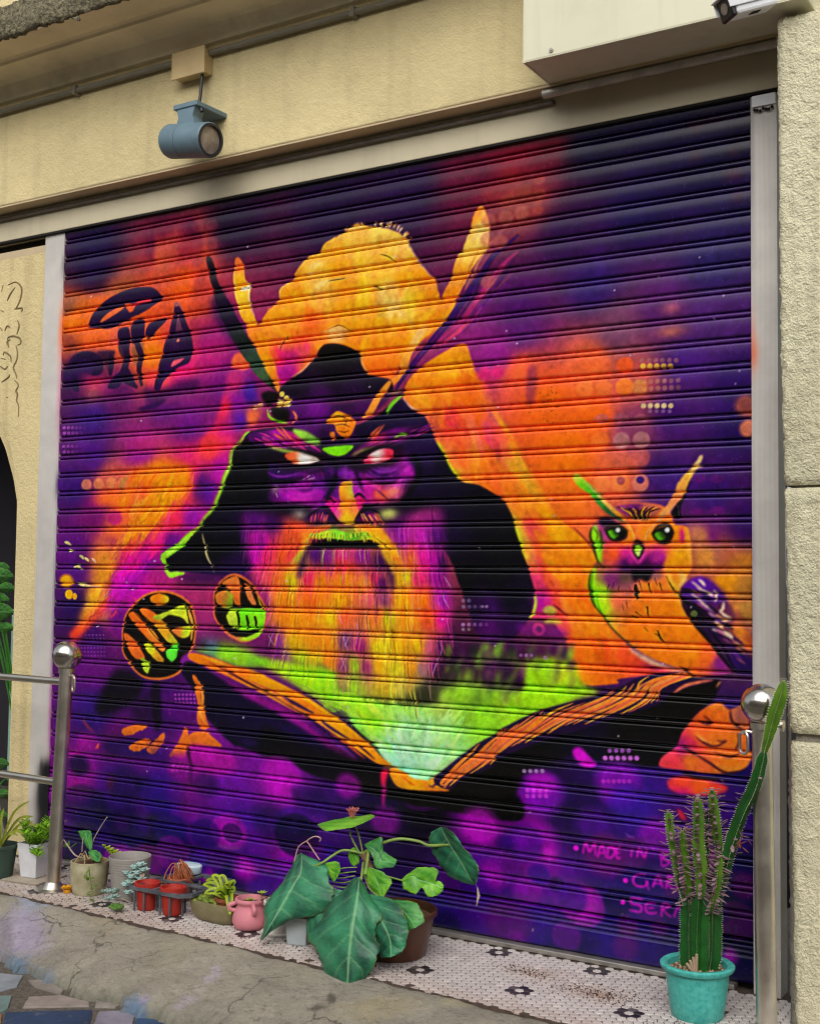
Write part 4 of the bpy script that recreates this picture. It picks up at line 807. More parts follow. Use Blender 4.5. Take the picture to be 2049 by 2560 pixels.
    for q in ('K452,1022 466,962 488,1012 514,966 520,1032', 'K530,1042 554,976 578,1046', 'K538,1018 572,1018', 'K588,986 584,1046', 'K586,986 618,994 622,1020 606,1042 584,1046', 'K652,986 632,1000 636,1046 656,1044', 'K634,1018 652,1016',
              'K716,990 712,1042', 'K746,1044 752,994 784,1044 792,996', 'K870,1012 878,1092', 'K870,1012 908,1022 882,1048 922,1070 880,1092',
              'K792,1136 738,1140 722,1168 742,1196 788,1198 796,1168', 'K796,1168 806,1222', 'K826,1206 856,1146 882,1208', 'K836,1184 874,1184', 'K902,1212 906,1150 940,1162 908,1182 942,1218', 'K956,1216 962,1160', 'K962,1160 994,1170',
              'K776,1272 712,1264 714,1290 764,1304 760,1336 700,1326', 'K844,1290 792,1296 800,1340 852,1342', 'K800,1316 838,1314', 'K876,1362 882,1296 920,1306 886,1326 930,1366', 'K942,1366 970,1302 990,1368'):
        stroke(q, 11, M_, .8, .95, (.8, .7))
    blob('K413,990', 14, M_, .9, .5); blob('K680,1165', 13, M_, .9, .5); blob('K665,1282', 12, M_, .8, .5)
    # paint edges crisp, then grain
    soft_ = blur(IMG.copy(), 2.6)
    IMG[:] = np.clip(IMG + .9 * (IMG - soft_), 0, 255)
    v_ = IMG.max(2, keepdims=True) / 255; w_ = np.clip((v_ - .3) / .5, 0, 1); w_ = w_ * w_ * (3 - 2 * w_); IMG[:] = IMG * ((v_ + 1e-4) ** .30 * (1 - w_) + w_)
    grey = IMG.mean(2, keepdims=True)
    IMG[:] = np.clip(grey + (IMG - grey) * 1.2, 0, 255)
    mid_ = blur(RNG.normal(0, 1, (CH, CW)), 3.0); mid_ /= mid_.std(); big_ = blur(RNG.normal(0, 1, (CH, CW)), 14.0); big_ /= big_.std()
    IMG[:] = np.clip(IMG * (1 + RNG.normal(0, .05, (CH, CW)) + .045 * mid_ + .03 * big_)[..., None], 0, 255)

paint_picture()
PIC = lin(IMG)
def pic_at(x, z):
    fx = np.clip(np.asarray(x) / RES - .5, 0, CW - 1.001); fy = np.clip((ZT - np.asarray(z)) / RES - .5, 0, CH - 1.001)
    ix, iy = fx.astype(int), fy.astype(int); tx, ty = (fx - ix)[..., None], (fy - iy)[..., None]
    return (PIC[iy, ix] * (1 - tx) + PIC[iy, ix + 1] * tx) * (1 - ty) + (PIC[iy + 1, ix] * (1 - tx) + PIC[iy + 1, ix + 1] * tx) * ty

# ================================================================ materials of the place
M_paint = mat('shutter_paint', (1, 1, 1), rough=.26, spec=.42, attr='paint', bump=.05, bscale=8, dirt=(hx('1a1416'), 5, .62, .85, .35), var=.06, vscale=30, rvar=.06)
M_guide = mat('guide_metal', (1, 1, 1), rough=.5, attr='paint', var=.10, vscale=9, bump=.06, bscale=40)
M_alu = mat('aluminium', hx('a8a49c'), rough=.42, metal=.75, var=.12, vscale=20, rvar=.08)
M_stucco = mat('stucco_fine', hx('d4c494'), rough=.9, streak=(hx('8a7d62'), .22), var=.12, vscale=2.5, bump=.55, bscale=130, bump2=.25, bscale2=34, dirt=(hx('8a7a55'), 1.6, .52, .8, .5))
M_stuccoL = mat('stucco_left', hx('cfbe8e'), rough=.9, streak=(hx('94825a'), .4), var=.08, vscale=3, bump=.6, bscale=120, bump2=.25, bscale2=40, dirt=(hx('a08c60'), 2.2, .55, .8, .45))
M_stuccoR = mat('stucco_coarse', hx('d2ccae'), rough=.92, streak=(hx('8a8468'), .4), var=.09, vscale=3, bump=.6, bscale=150, bump2=.42, bscale2=75, dirt=(hx('a89c78'), 2.0, .5, .8, .4))
M_plaster = mat('plaster_smooth', hx('c0ad8c'), rough=.85, var=.08, vscale=4, bump=.15, bscale=90, dirt=(hx('8f8068'), 3, .5, .8, .5))
M_fascia = mat('fascia_paint', hx('c2b89c'), streak=(hx('837a68'), .2), rough=.55, var=.06, vscale=3, bump=.04, bscale=60, dirt=(hx('8f866e'), 2.2, .55, .85, .4))
M_cornice = mat('cornice_paint', hx('e6dbba'), rough=.85, var=.14, vscale=3, bump=.2, bscale=70, dirt=(hx('8a7c58'), 2.5, .5, .78, .6))
M_rough = mat('weathered_edge', hx('8a8266'), rough=.95, var=.9, vscale=60, col2=hx('1c1a12'), bump=.9, bscale=120, bump2=.6, bscale2=30)
M_box = mat('box_enamel', hx('d2d0b6'), streak=(hx('9a947a'), .3), rough=.42, var=.04, vscale=2, dirt=(hx('a8a284'), 1.8, .6, .85, .35))
M_steel = mat('stainless', hx('d6d0c4'), rough=.33, metal=1.0, var=.12, vscale=14, rvar=.12, dirt=(hx('6a5f4c'), 12, .6, .8, .5))
M_ball = mat('polished_ball', hx('c8c4bc'), rough=.2, bump=.1, bscale=40, metal=1.0, var=.1, vscale=20, dirt=(hx('6a6458'), 30, .6, .75, .5))
M_gap = mat('dark_gap', hx('15120e'), rough=.9, var=.2, vscale=20)
M_pipe = mat('pipe_steel', hx('b4b0a6'), rough=.38, metal=.35, var=.15, vscale=16, dirt=(hx('5c554a'), 14, .52, .78, .6))
M_channel = mat('channel_grey', hx('6a6058'), rough=.5, metal=.4, var=.25, vscale=16)
M_conduit = mat('conduit_painted', hx('7f7a6a'), rough=.6, var=.12, vscale=12)
M_lampbody = mat('lamp_blue_grey', hx('627a86'), rough=.45, var=.10, vscale=14, dirt=(hx('3c4a50'), 10, .55, .8, .5))
M_lampdark = mat('lamp_dark_rim', hx('20242a'), rough=.4)
M_lens = mat('lamp_lens', hx('7a6e64'), rough=.15, var=.8, vscale=18, col2=hx('b4a89a'), coat=.4)
M_plate = mat('junction_plastic', hx('c8b080'), rough=.6, var=.08, vscale=10)
M_white = mat('camera_white', hx('d8dadf'), rough=.35, var=.05, vscale=8)
M_black = mat('black_plastic', hx('141416'), rough=.35, var=.2, vscale=12)
M_grout = mat('grout', hx('4c3e36'), rough=.95, var=.3, vscale=40, bump=.3, bscale=200)
M_tile = mat('tile_white', (1, 1, 1), rough=.38, attr='tone', var=.10, vscale=14)
M_apron = mat('concrete', (1, 1, 1), rough=.93, attr='tone', var=.16, vscale=9, bump=.7, bscale=110, bump2=.5, bscale2=26, detail=9, dirt=(hx('4c463a'), 38, .54, .72, .6), cracks=(hx('2c261e'), 2.6, .012, .8))
M_ground = mat('street_grit', hx('6e665c'), rough=.95, var=.8, vscale=70, col2=hx('3a362f'), bump=.8, bscale=160)
M_mortar = mat('rough_mortar', hx('9a9488'), rough=.95, var=.5, vscale=60, col2=hx('6a655c'), bump=.9, bscale=150)
M_carve = mat('carved_groove', hx('7d6c48'), rough=.95, var=.2, vscale=30)
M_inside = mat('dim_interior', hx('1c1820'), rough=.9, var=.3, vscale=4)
M_glass = mat('pale_teal_panel', hx('7fa89a'), rough=.3, var=.25, vscale=6, col2=hx('b0c8b8'))

# ================================================================ ground: ledge, tiles, concrete apron, street
def edge_y(x): return -.4495 - .0385 * x          # front edge of the tiled ledge, a little skew to the wall
XL, XR = -1.6, 4.6
b = MB()
n = 60
rows = [[], [], [], []]
for i in range(n + 1):
    x = XL + (XR - XL) * i / n
    e = edge_y(x) - .012 + .006 * math.sin(x * 23) + .004 * math.sin(x * 61)
    rows[0].append((x, .06, -.0022)); rows[1].append((x, e, -.0022)); rows[2].append((x, e - .003, -.03)); rows[3].append((x, e, -.16))
b.grid(rows)
ledge = structure(b.obj('tiled_ledge', M_grout))

PITCH = .0285; DX = PITCH * math.sqrt(3) / 2; RH = PITCH / math.sqrt(3) * .895
X0, Y0 = 2.2272, -.0888
def hextile(c0, r):
    vs = []
    for (rr, z) in ((r, -.006), (r, -.0012), (r * .93, 0.0)):
        vs += [(rr * math.cos(math.pi / 3 * k), rr * math.sin(math.pi / 3 * k), z) for k in range(6)]
    fs = [(i * 6 + k, i * 6 + (k + 1) % 6, (i + 1) * 6 + (k + 1) % 6, (i + 1) * 6 + k) for i in range(2) for k in range(6)] + [tuple(12 + k for k in range(6))]
    return vs, fs
flow = {}
for k in range(-12, 6):
    for (ci, rj) in ((14 * k, 0.0), (14 * k - 5, -10.5)):
        for (dc, dr) in ((0, 1), (0, -1), (1, .5), (1, -.5), (-1, .5), (-1, -.5)):
            flow[(ci + dc, rj + dr)] = RNG.random()
tiles = []
for ci in range(-160, 96):
    x = X0 + ci * DX
    if x < XL + .1 or x > 3.9: continue
    for k in range(-17, 4):
        rj = k + (.5 if ci % 2 else 0)
        y = Y0 + rj * PITCH
        if y > -.038 or y < edge_y(x) - .014 or (y < edge_y(x) + .02 and RNG.random() < .06): continue
        if 3.16 < x and y < -.2 and x > 3.9: continue
        fl = flow.get((ci, rj))
        st = max(0, 1 - math.hypot((x - 2.44) / .16, (y + .21) / .10)) + max(0, 1 - math.hypot((x - 2.66) / .14, (y + .29) / .10)) * 1.1 + .6 * max(0, 1 - abs(y - edge_y(x)) / .12)
        wht = np.array([.61, .555, .53]) * (1 + RNG.normal(0, .05)) * (1 - .10 * RNG.random())
        brn = np.array([.40, .26, .18])
        s_ = min(.75, st * (.25 + .6 * RNG.random()))
        c = wht * (1 - s_) + brn * s_
        if x < 1.0: c = c * np.array([.86, .83, .80])
        if fl is not None: c = np.array([.018, .015, .016]) * (1 + 2.5 * fl) if fl < .88 else np.array([.12, .10, .10])
        d = math.hypot(x - CAM[0], y - CAM[1])
        px = (np.array([x, y, 0]) - CAM); zz = px @ CF; u_ = 1024.5 + FPX * (px @ CR) / zz; v_ = 1280 - FPX * (px @ CU) / zz
        vis = 0 if (u_ < -10 or u_ > 2060 or v_ > 2570) else 1
        tiles.append((not vis, d, x, y, c))
tiles.sort(key=lambda t: t[:2])
def set_tone(me, name, cols):
    at = me.color_attributes.new(name, 'FLOAT_COLOR', 'POINT')
    a = np.ones((len(me.vertices), 4), np.float32); a[:, :3] = cols
    at.data.foreach_set('color', a.ravel())
vs0, fs0 = hextile(0, RH)
def clip_tile(x, y): return [(p[0], max(p[1], edge_y(x + p[0]) - .011 - y), p[2]) for p in vs0]     # tiles cut along the front edge
for i, (_, d, x, y, c) in enumerate(tiles[:300]):
    me = bpy.data.meshes.new('tile'); me.from_pydata(clip_tile(x, y), [], fs0); set_tone(me, 'tone', c)
    me.materials.append(M_tile)
    o = bpy.data.objects.new('tile', me); COL.objects.link(o); o.parent = ledge
    o.location = (x, y, RNG.normal(0, .0005)); o.rotation_euler = (RNG.normal(0, .012), RNG.normal(0, .012), RNG.normal(0, .02))
av, af, ac = [], [], []
for (_, d, x, y, c) in tiles[300:]:
    k = len(av); dz = RNG.normal(0, .0005)
    av += [(p[0] + x, p[1] + y, p[2] + dz) for p in clip_tile(x, y)]; af += [tuple(i + k for i in f) for f in fs0]; ac += [c] * len(vs0)
me = bpy.data.meshes.new('tiles'); me.from_pydata(av, [], af); set_tone(me, 'tone', np.array(ac)); me.materials.append(M_tile)
o = bpy.data.objects.new('hexagon_tiles', me); COL.objects.link(o); o.parent = ledge; o['kind'] = 'stuff'

# concrete apron: slopes from the ledge down to the street, broken outer edge
crack = [(-900, 2060), (-400, 2230), (-150, 2330), (0, 2393), (60, 2420), (130, 2445), (190, 2478), (240, 2484), (300, 2505), (345, 2530), (400, 2540), (480, 2565), (600, 2610), (800, 2690), (1100, 2800), (1600, 2960)]
cw = np.array([onZ(px_, py_, -.1)[:2] for px_, py_ in crack])
def out_y(x):
    y = np.interp(x, cw[:, 0], cw[:, 1])
    return y + .012 * math.sin(x * 31) + .008 * math.sin(x * 77 + 1) + .005 * math.sin(x * 170)
def fnoise(x, y, s):
    return math.sin(x * s * 1.7 + 1.3 * math.sin(y * s)) * math.sin(y * s * 1.3 + 1.7 * math.sin(x * s * .8))
NXA, NYA = 640, 92
apx = np.linspace(XL, 3.7, NXA)
rows = []; cols = []
stain = [((50, 2330), (80, 50), '9c92ac', .75), ((95, 2272), (60, 28), '9aa6bc', .6), ((20, 2375), (60, 26), '50708a', .75), ((90, 2405), (60, 22), '647890', .6), ((128, 2425), (24, 14), 'a8b0b4', .5), ((335, 2480), (42, 20), '56708e', .8), ((362, 2472), (18, 10), '9888a4', .5),
         ((540, 2440), (16, 12), 'aca0b0', .55), ((522, 2452), (16, 9), 'aca0b0', .5), ((500, 2466), (18, 8), 'a49c94', .5), ((470, 2480), (22, 8), 'a49aa6', .5), ((448, 2490), (16, 7), 'aca0b0', .5), ((680, 2380), (60, 40), 'a89ca0', .35), ((795, 2528), (26, 7), '3c342a', .7), ((828, 2512), (12, 12), '342c22', .7), ((640, 2545), (16, 10), 'c8c4bc', .5),
         ((20, 2240), (60, 20), '8c8660', .4), ((300, 2320), (90, 40), 'a09474', .4), ((950, 2540), (120, 20), '9c9068', .4), ((1150, 2540), (60, 14), 'a09874', .4), ((15, 2350), (22, 60), '62625a', .5), ((560, 2380), (120, 40), 'a89e88', .4), ((420, 2400), (60, 50), '8a846e', .4), ((760, 2440), (80, 40), '948c78', .4)]
cracks = ['0,2300 30,2290 60,2272 100,2265 150,2270', '90,2350 110,2330', '90,2352 140,2352 138,2400', '170,2452 190,2435 196,2460', '165,2410 185,2418 190,2400', '730,2395 745,2405 728,2420', '735,2510 740,2490 770,2490 790,2480', '810,2485 850,2488', '640,2540 665,2510 690,2475', '780,2528 805,2515', '770,2560 785,2540', '600,2555 650,2540', '1075,2490 1080,2530', '340,2300 360,2330 380,2370', '480,2300 520,2330']
crw = []
for s in cracks:
    q = np.array([onZ(*map(float, t.split(',')), -.05)[:2] for t in s.split()])
    crw.append(q)
stw = []
for (cx, cy), (rx, ry), c, al in stain:
    p = onZ(cx, cy, -.05); px_ = onZ(cx + rx, cy, -.05); py_ = onZ(cx, cy + ry, -.05)
    B = np.stack([(px_ - p)[:2], (py_ - p)[:2]], 1); stw.append((p[:2], np.linalg.inv(B), lin(hexc(c)), al))
AP = np.zeros((NYA, NXA, 3)); AC = np.zeros((NYA, NXA, 3))
for i, x in enumerate(apx):
    e, oy = edge_y(x) - .014, out_y(x)
    for j in range(NYA):
        t = j / (NYA - 1); y = e + (oy - e) * t
        z = -.008 - .088 * t ** 1.15 + .004 * fnoise(x, y, 9) + .0015 * fnoise(x, y, 40)
        if t > .93: z -= .03 * ((t - .93) / .07) ** 2
        AP[j, i] = (x, y, z)
base_c = lin(hexc('8c877a'))
xx, yy = AP[..., 0], AP[..., 1]
n1 = np.sin(xx * 9 + 2 * np.sin(yy * 13)) * np.sin(yy * 11 + 2 * np.sin(xx * 7)); n2 = np.sin(xx * 41 + 3 * np.sin(yy * 37)) * np.sin(yy * 47 + 3 * np.sin(xx * 29))
n3 = np.sin(xx * 97 + 4 * np.sin(yy * 83)) * np.sin(yy * 103 + 4 * np.sin(xx * 71))
AC[:] = base_c; AC *= (1 + .10 * n1 + .05 * n2)[..., None]
AC *= 1 + .05 * RNG.normal(0, 1, AC.shape[:2])[..., None]
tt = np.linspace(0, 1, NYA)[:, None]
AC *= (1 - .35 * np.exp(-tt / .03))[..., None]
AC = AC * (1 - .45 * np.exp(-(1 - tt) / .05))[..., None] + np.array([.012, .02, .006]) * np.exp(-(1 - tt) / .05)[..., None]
for p, Bi, c, al in stw:
    d = np.stack([xx - p[0], yy - p[1]], -1) @ Bi.T
    r = np.hypot(d[..., 0], d[..., 1]) + .14 * n2 + .16 * n1 + .16 * n3 + .10 * RNG.normal(0, 1, xx.shape)
    m = np.clip((1.15 - r) / .6, 0, 1)[..., None] * al
    AC = AC * (1 - m) + c * m
for q in crw:
    for a_, b_ in zip(q[:-1], q[1:]):
        ab = b_ - a_; t = np.clip(((xx - a_[0]) * ab[0] + (yy - a_[1]) * ab[1]) / (ab @ ab), 0, 1)
        d = np.hypot(xx - a_[0] - t * ab[0] + .007 * n1 + .002 * n3, yy - a_[1] - t * ab[1] + .006 * n2 + .002 * n3)
        m = np.clip((.0050 - d) / .004, 0, 1) * np.clip(.75 + .5 * n1 + .4 * n3, 0, 1)
        AC *= (1 - .62 * m)[..., None]; AP[..., 2] -= .004 * m
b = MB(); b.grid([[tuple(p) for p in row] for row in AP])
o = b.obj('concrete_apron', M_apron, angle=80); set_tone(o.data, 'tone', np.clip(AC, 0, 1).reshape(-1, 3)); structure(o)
# skirt of the broken edge
b = MB(); b.grid([[tuple(p) for p in AP[-1]], [(p[0], p[1] + .01, -.2) for p in AP[-1]]])
b.obj('broken_edge', M_ground, o)

b = MB(); b.add([(-150, -300, -.124), (150, -300, -.124), (150, 1.5, -.124), (-150, 1.5, -.124)], [(0, 1, 2, 3)])
street = structure(b.obj('street', M_ground, smooth=False))
# painted flagstones let into the street
S = lambda s: [(float(t.split(',')[0]) / 2.877, 2200 + float(t.split(',')[1]) / 2.877) for t in s.split()]
stones = [('165,890 205,815 440,805 640,852 645,880', 'a89c96'), ('35,925 668,908 640,1040 350,1060 10,1040', '2c4468'), ('712,922 925,912 968,960 940,1060 650,1060', '9490a0'), ('980,965 1100,975 1300,1040 1350,1100 960,1080', '36557c'),
          ('-120,640 0,648 168,664 125,742 -100,800', '98a0a8'), ('205,694 330,692 458,770 440,798 250,742', '9c948c'), ('692,842 862,872 830,890 682,886', 'a49c94'), ('-90,812 88,805 55,905 -60,960', '7a9490'), ('-70,980 15,935 0,1060 -100,1080', 'a87a58'), ('1140,1000 1300,1060 1400,1150 1380,1200', '8a8480')]
for s, c in stones:
    P = [onZ(px_, py_, -.108) for px_, py_ in S(s)]
    cen = sum(P) / len(P)
    Q = []
    for i in range(len(P)):
        for k in range(4):
            t = k / 4; p = P[i] * (1 - t) + P[(i + 1) % len(P)] * t
            Q.append(cen + (p - cen) * (1 + RNG.normal(0, .012)))
    m_ = len(Q); b = MB()
    vs = [(p[0], p[1], -.135) for p in Q] + [(p[0], p[1], -.1215) for p in Q] + [(*(cen + (p - cen) * .965)[:2], -.1185) for p in Q]
    b.add(vs, [(i + a * m_, (i + 1) % m_ + a * m_, (i + 1) % m_ + (a + 1) * m_, i + (a + 1) * m_) for a in range(2) for i in range(m_)] + [tuple(2 * m_ + i for i in range(m_))])
    b.obj('flagstone', mat('flagstone_' + c, hx(c, .72), rough=.75, var=.25, vscale=14, bump=.3, bscale=60, dirt=(hx('8a8478'), 22, .58, .75, .6)), street)

# ================================================================ walls round the shutter
tex = lambda o: o
WY, SZ = -.113, 2.882
# --- lintel of fine stucco with cornice and pipe
b = MB(); b.box(-2.2, 3.186, WY, .30, SZ, 3.45)
lintel = tag(b.obj('stucco_lintel', M_stucco, smooth=False, bevel=.006), 'cream stucco beam above the shutter, below the weathered cornice', 'wall')
b = MB(); b.box(-2.2, 3.187, WY + .003, -.0, SZ - .007, SZ - .0002)
b.obj('soffit', M_plaster, lintel, smooth=False)
b = MB()
prof = [(-.1305, 3.335), (-.150, 3.338), (-.158, 3.352), (-.185, 3.392), (-.205, 3.402), (-.300, 3.412), (-.304, 3.424), (-.318, 3.430), (-.452, 3.424), (-.455, 3.60), (-.1305, 3.60)]
b.grid([[(-2.2, y + .017, z + .012) for y, z in prof], [(3.4, y + .017, z + .012) for y, z in prof]])
cor = tag(b.obj('cornice', M_cornice, angle=25), 'stepped cornice in dull ochre plaster along the top of the picture', 'cornice')
b = MB()
nx = 300
rr = [[], [], [], [], []]
for i in range(nx + 1):
    x = -2.2 + 5.6 * i / nx; j = RNG.normal(0, .004)
    for k, (y, z) in enumerate(((-.44, 3.428), (-.462, 3.418), (-.474, 3.432), (-.472, 3.50), (-.468, 3.56))):
        rr[k].append((x, y + .017 + RNG.normal(0, .0025), z + .012 + (j if k < 3 else 0) + RNG.normal(0, .002)))
b.grid(rr)
b.obj('weathered_edge', M_rough, cor, angle=80)
b = MB(); b.box(-2.2, 3.4, -.451, -.30, 3.567, 4.3)
tag(b.obj('upper_wall', M_stucco, smooth=False), 'cream stucco wall face above the dark weathered cornice edge', 'wall')
# a broken bit hanging from the edge
p = onY(185, 62, -.425)
b = MB()
for k in range(5):
    b.tube([(p[0] + k * .008, -.441, 3.436), (p[0] + .02 + k * .008, -.445, 3.424 - .004 * k), (p[0] + .035 + .006 * k, -.449, 3.416 - .006 * (k % 2))], [.004, .005, .001], 6)
b.obj('frayed_bit', M_rough, cor)

# --- fascia, bottom slot, roller housing
b = MB(); b.box(-2.2, 3.148, -.028, .25, 2.752, SZ - .0075)
fas = tag(b.obj('fascia_board', M_fascia, smooth=False, bevel=.003), 'smooth pale fascia strip right above the shutter', 'fascia')
b = MB(); b.box(-2.2, 3.148, -.0265, .0, 2.744, 2.7519); b.obj('shadow_gap', M_gap, fas, smooth=False)
b = MB(); b.box(-2.2, 2.385, -.046, -.0285, 2.842, 2.857)
tag(b.obj('metal_channel', M_channel, smooth=False, bevel=.003), 'dark grey flat metal channel along the top of the fascia', 'channel')
b = MB(); b.tube([(2.372, -.098, 2.8575), (2.8, -.098, 2.858), (3.178, -.098, 2.8585)], .0145, 16)
pipe = tag(b.obj('steel_pipe', M_pipe), 'round steel pipe running under the cream box to the pillar', 'pipe')
b = MB(); b.tube([(3.150, -.098, 2.8585), (3.168, -.098, 2.8585)], .021, 16); b.obj('pipe_collar', M_pipe, pipe)

# --- the shutter
sh = thing('roller_shutter', (SW / 2, 0, 0), 'closed roller shutter painted with a glowing wizard, an owl and an open book', 'shutter')
NC = 940
xs = np.linspace(.004, SW - .004, NC)
PRO = [(.0120, .006), (.0100, .006), (.0088, .0050), (.0080, -.0010), (.0066, -.0056), (.0036, -.0072), (.0, -.0072), (-.0032, -.0060), (-.0046, -.0018), (-.0056, .0045), (-.0070, .0050), (-.0082, -.0010), (-.0094, -.0058), (-.0114, -.0082), (-.0140, -.0090)]
PRO += [(-.0140 - .0460 * t, -.0090 - .0008 * math.sin(math.pi * t) + .0026 * t * t) for t in np.linspace(0, 1, 16)[1:]] + [(-.0634, -.0050), (-.0660, -.0012), (-.0672, .0040), (-.0680, .006)]
def slat_mesh(z0, prof, name):
    pr = np.array(prof); m = len(pr)
    wob = .0006 * np.sin(xs * 5.1 + z0 * 40) + .0004 * np.sin(xs * 13.7 + z0 * 90)
    X = np.repeat(xs[:, None], m, 1); Y = np.repeat(pr[None, :, 1], NC, 0) + wob[:, None]; Z = z0 + np.repeat(pr[None, :, 0], NC, 0) + .0004 * np.sin(xs * 7 + z0 * 31)[:, None]
    co = np.stack([X, Y, Z], -1).reshape(-1, 3).astype(np.float32)
    me = bpy.data.meshes.new(name)
    i, k = np.meshgrid(np.arange(NC - 1), np.arange(m - 1), indexing='ij')
    q = np.stack([i * m + k, (i + 1) * m + k, (i + 1) * m + k + 1, i * m + k + 1], -1).reshape(-1, 4)
    q = q[:, ::-1]
    me.vertices.add(len(co)); me.vertices.foreach_set('co', co.ravel())
    me.loops.add(q.size); me.loops.foreach_set('vertex_index', q.ravel().astype(np.int32))
    me.polygons.add(len(q)); me.polygons.foreach_set('loop_start', np.arange(0, q.size, 4, dtype=np.int32)); me.polygons.foreach_set('loop_total', np.full(len(q), 4, np.int32))
    me.polygons.foreach_set('use_smooth', np.ones(len(q), bool))
    me.update(calc_edges=True)
    c = pic_at(co[:, 0], co[:, 2]) * .90
    set_tone(me, 'paint', np.clip(c, .002, .93)); me.materials.append(M_paint)
    return me
def add_part(me, name, parent):
    o = bpy.data.objects.new(name, me); COL.objects.link(o); o.parent = parent
    o.matrix_parent_inverse = Matrix.Translation(-Vector(parent.location)); return o
for i in range(-1, 32):
    add_part(slat_mesh(2.70 - .08 * i, PRO, 'slat'), 'slat', sh)
z = .14
bar = [(.0085, .013), (.0045, .004), (.0015, -.003), (-.002, -.0035), (-.0055, .010), (-.010, .006), (-.013, -.004), (-.019, -.004), (-.022, .004), (-.026, .004), (-.029, -.005), (-.034, -.005), (-.037, .003), (-.041, .003), (-.044, -.006), (-.050, -.007), (-.058, -.0075), (-.066, -.0075), (-.074, -.0075), (-.082, -.0075), (-.090, -.0075), (-.098, -.0075), (-.106, -.0075), (-.118, -.008), (-.121, -.002), (-.121, .02)]
add_part(slat_mesh(z, bar, 'bottom_bar'), 'bottom_bar', sh)
b = MB(); b.box(-.05, SW + .05, .016, .05, .0, 2.79); b.obj('backing', M_gap, sh, smooth=False)
# sill strip on the floor
b = MB(); b.box(.02, SW - .06, -.034, .012, .0, .017)
tag(b.obj('sill_strip', M_alu, smooth=False, bevel=.003), 'grey aluminium strip on the floor under the shutter', 'strip')

def guide(x0, x1, y0, y1, z1, name, label, spots):
    n, m = 26, 320
    b = MB()
    gx = np.linspace(x0, x1, n); gz = np.linspace(0.0, z1, m)
    b.grid([[(x, y0 + .0008 * math.sin(z * 9 + x * 30), z) for x in gx] for z in gz])
    b.grid([[(x1, y, z) for y in np.linspace(y0, y1, 4)] for z in gz]); b.grid([[(x0, y, z) for y in np.linspace(y1, y0, 4)] for z in gz])
    o = b.obj(name, M_guide, sh, angle=30)
    co = np.array(b.v); c = np.tile(lin(hexc('bdb9b4')), (len(co), 1))
    c *= (1 + .06 * np.sin(co[:, 2:3] * 3 + 1) + .03 * np.sin(co[:, 0:1] * 400 + np.sin(co[:, 2:3] * 5)))
    for (x, z, rx, rz, h, al) in spots:
        d = ((co[:, 0] - x) / rx) ** 2 + ((co[:, 2] - z) / rz) ** 2
        mm = (np.exp(-d) * al)[:, None]; c = c * (1 - mm) + lin(hexc(h)) * mm
    set_tone(o.data, 'paint', np.clip(c, 0, .8)); o['label'] = label
    return o
sp = [(0, 2.30, .018, .13, 'f07828', .95), (0, 2.0, .014, .2, 'd060a0', .6), (0, 1.62, .012, .06, '40186a', .8), (0, .62, .010, .25, 'c040a0', .7), (0, 1.0, .008, .4, '604080', .5), (0, 2.6, .014, .06, '40184a', .5)]
for k in range(26): sp.append((-.002 + RNG.normal(0, .006), .02 + .36 * RNG.random(), .040 + .012 * RNG.random(), .05, '0a0810', .95))
sp += [(-.045, .40, .01, .03, '181418', .8), (-.05, .30, .014, .06, '0a0810', .8)]
guide(-.118, .004, -.0125, .045, 2.744, 'guide_rail', 'pale grey guide rail with black overspray at its foot', sp)
sp = [(SW, 1.60 + .33, .018, .05, 'e06828', .9), (SW, 1.97, .012, .09, 'd88060', .6), (SW, 2.5, .010, .3, '604860', .5), (SW, 1.2, .006, .4, '705080', .4)]
guide(SW - .002, SW + .078, -.030, .045, 2.735, 'guide_rail', 'pale grey guide rail beside the stucco pillar', sp)
b = MB(); b.box(SW + .004, SW + .076, -.036, -.0305, 2.70, 2.735); b.obj('rail_top', M_white, sh, smooth=False)
b = MB()
for k in range(7): b.sphere((SW + .012 + k * .009, -.037 - .002 * (k % 2), 2.690 - .003 * (k % 3)), .005, 6)
b.obj('rail_debris', M_gap, sh)

# --- right pillar: four coarse stucco blocks with recessed joints
pil = thing('stucco_pillar', (3.6, -.1, 0), 'coarse cream stucco pillar at the right edge of the picture', 'pillar')
PY = -.25
def edge_x(z): return float(np.interp(z, [0, .35, 1.1, 1.9, 2.87], [3.222, 3.218, 3.208, 3.192, 3.186]))
zs = [(0.0, .782), (.806, 1.494), (1.502, 2.866)]
def block(z0, z1):
    nx, nz = 60, int((z1 - z0) / .012)
    front = []
    for j in range(nz + 1):
        z = z0 + (z1 - z0) * j / nz; row = []
        x0 = edge_x(z)
        for i in range(nx + 1):
            x = x0 + (4.2 - x0) * (i / nx) ** 1.5
            rd = .0045 * (RNG.random() - .5) * 2
            inset = .010 * (math.exp(-(z - z0) / .006) + math.exp(-(z1 - z) / .006)) + .014 * math.exp(-(x - x0) / .006)
            row.append((x + (.0012 * RNG.normal() if i == 0 else 0), PY + inset + rd, z))
        front.append(row)
    b = MB(); b.grid(front)
    b.grid([[(r[0][0], .1, r[0][2]), r[0]] for r in front])
    b.grid([[(p[0], .1, p[2]) for p in front[0]], front[0]]); b.grid([front[-1], [(p[0], .1, p[2]) for p in front[-1]]])
    return b.obj('block', M_stuccoR, pil, angle=85)
for z0, z1 in zs: block(z0, z1)
b = MB(); b.box(3.225, 4.2, -.225, .1, .001, 2.864); b.obj('core', M_mortar, pil, smooth=False)
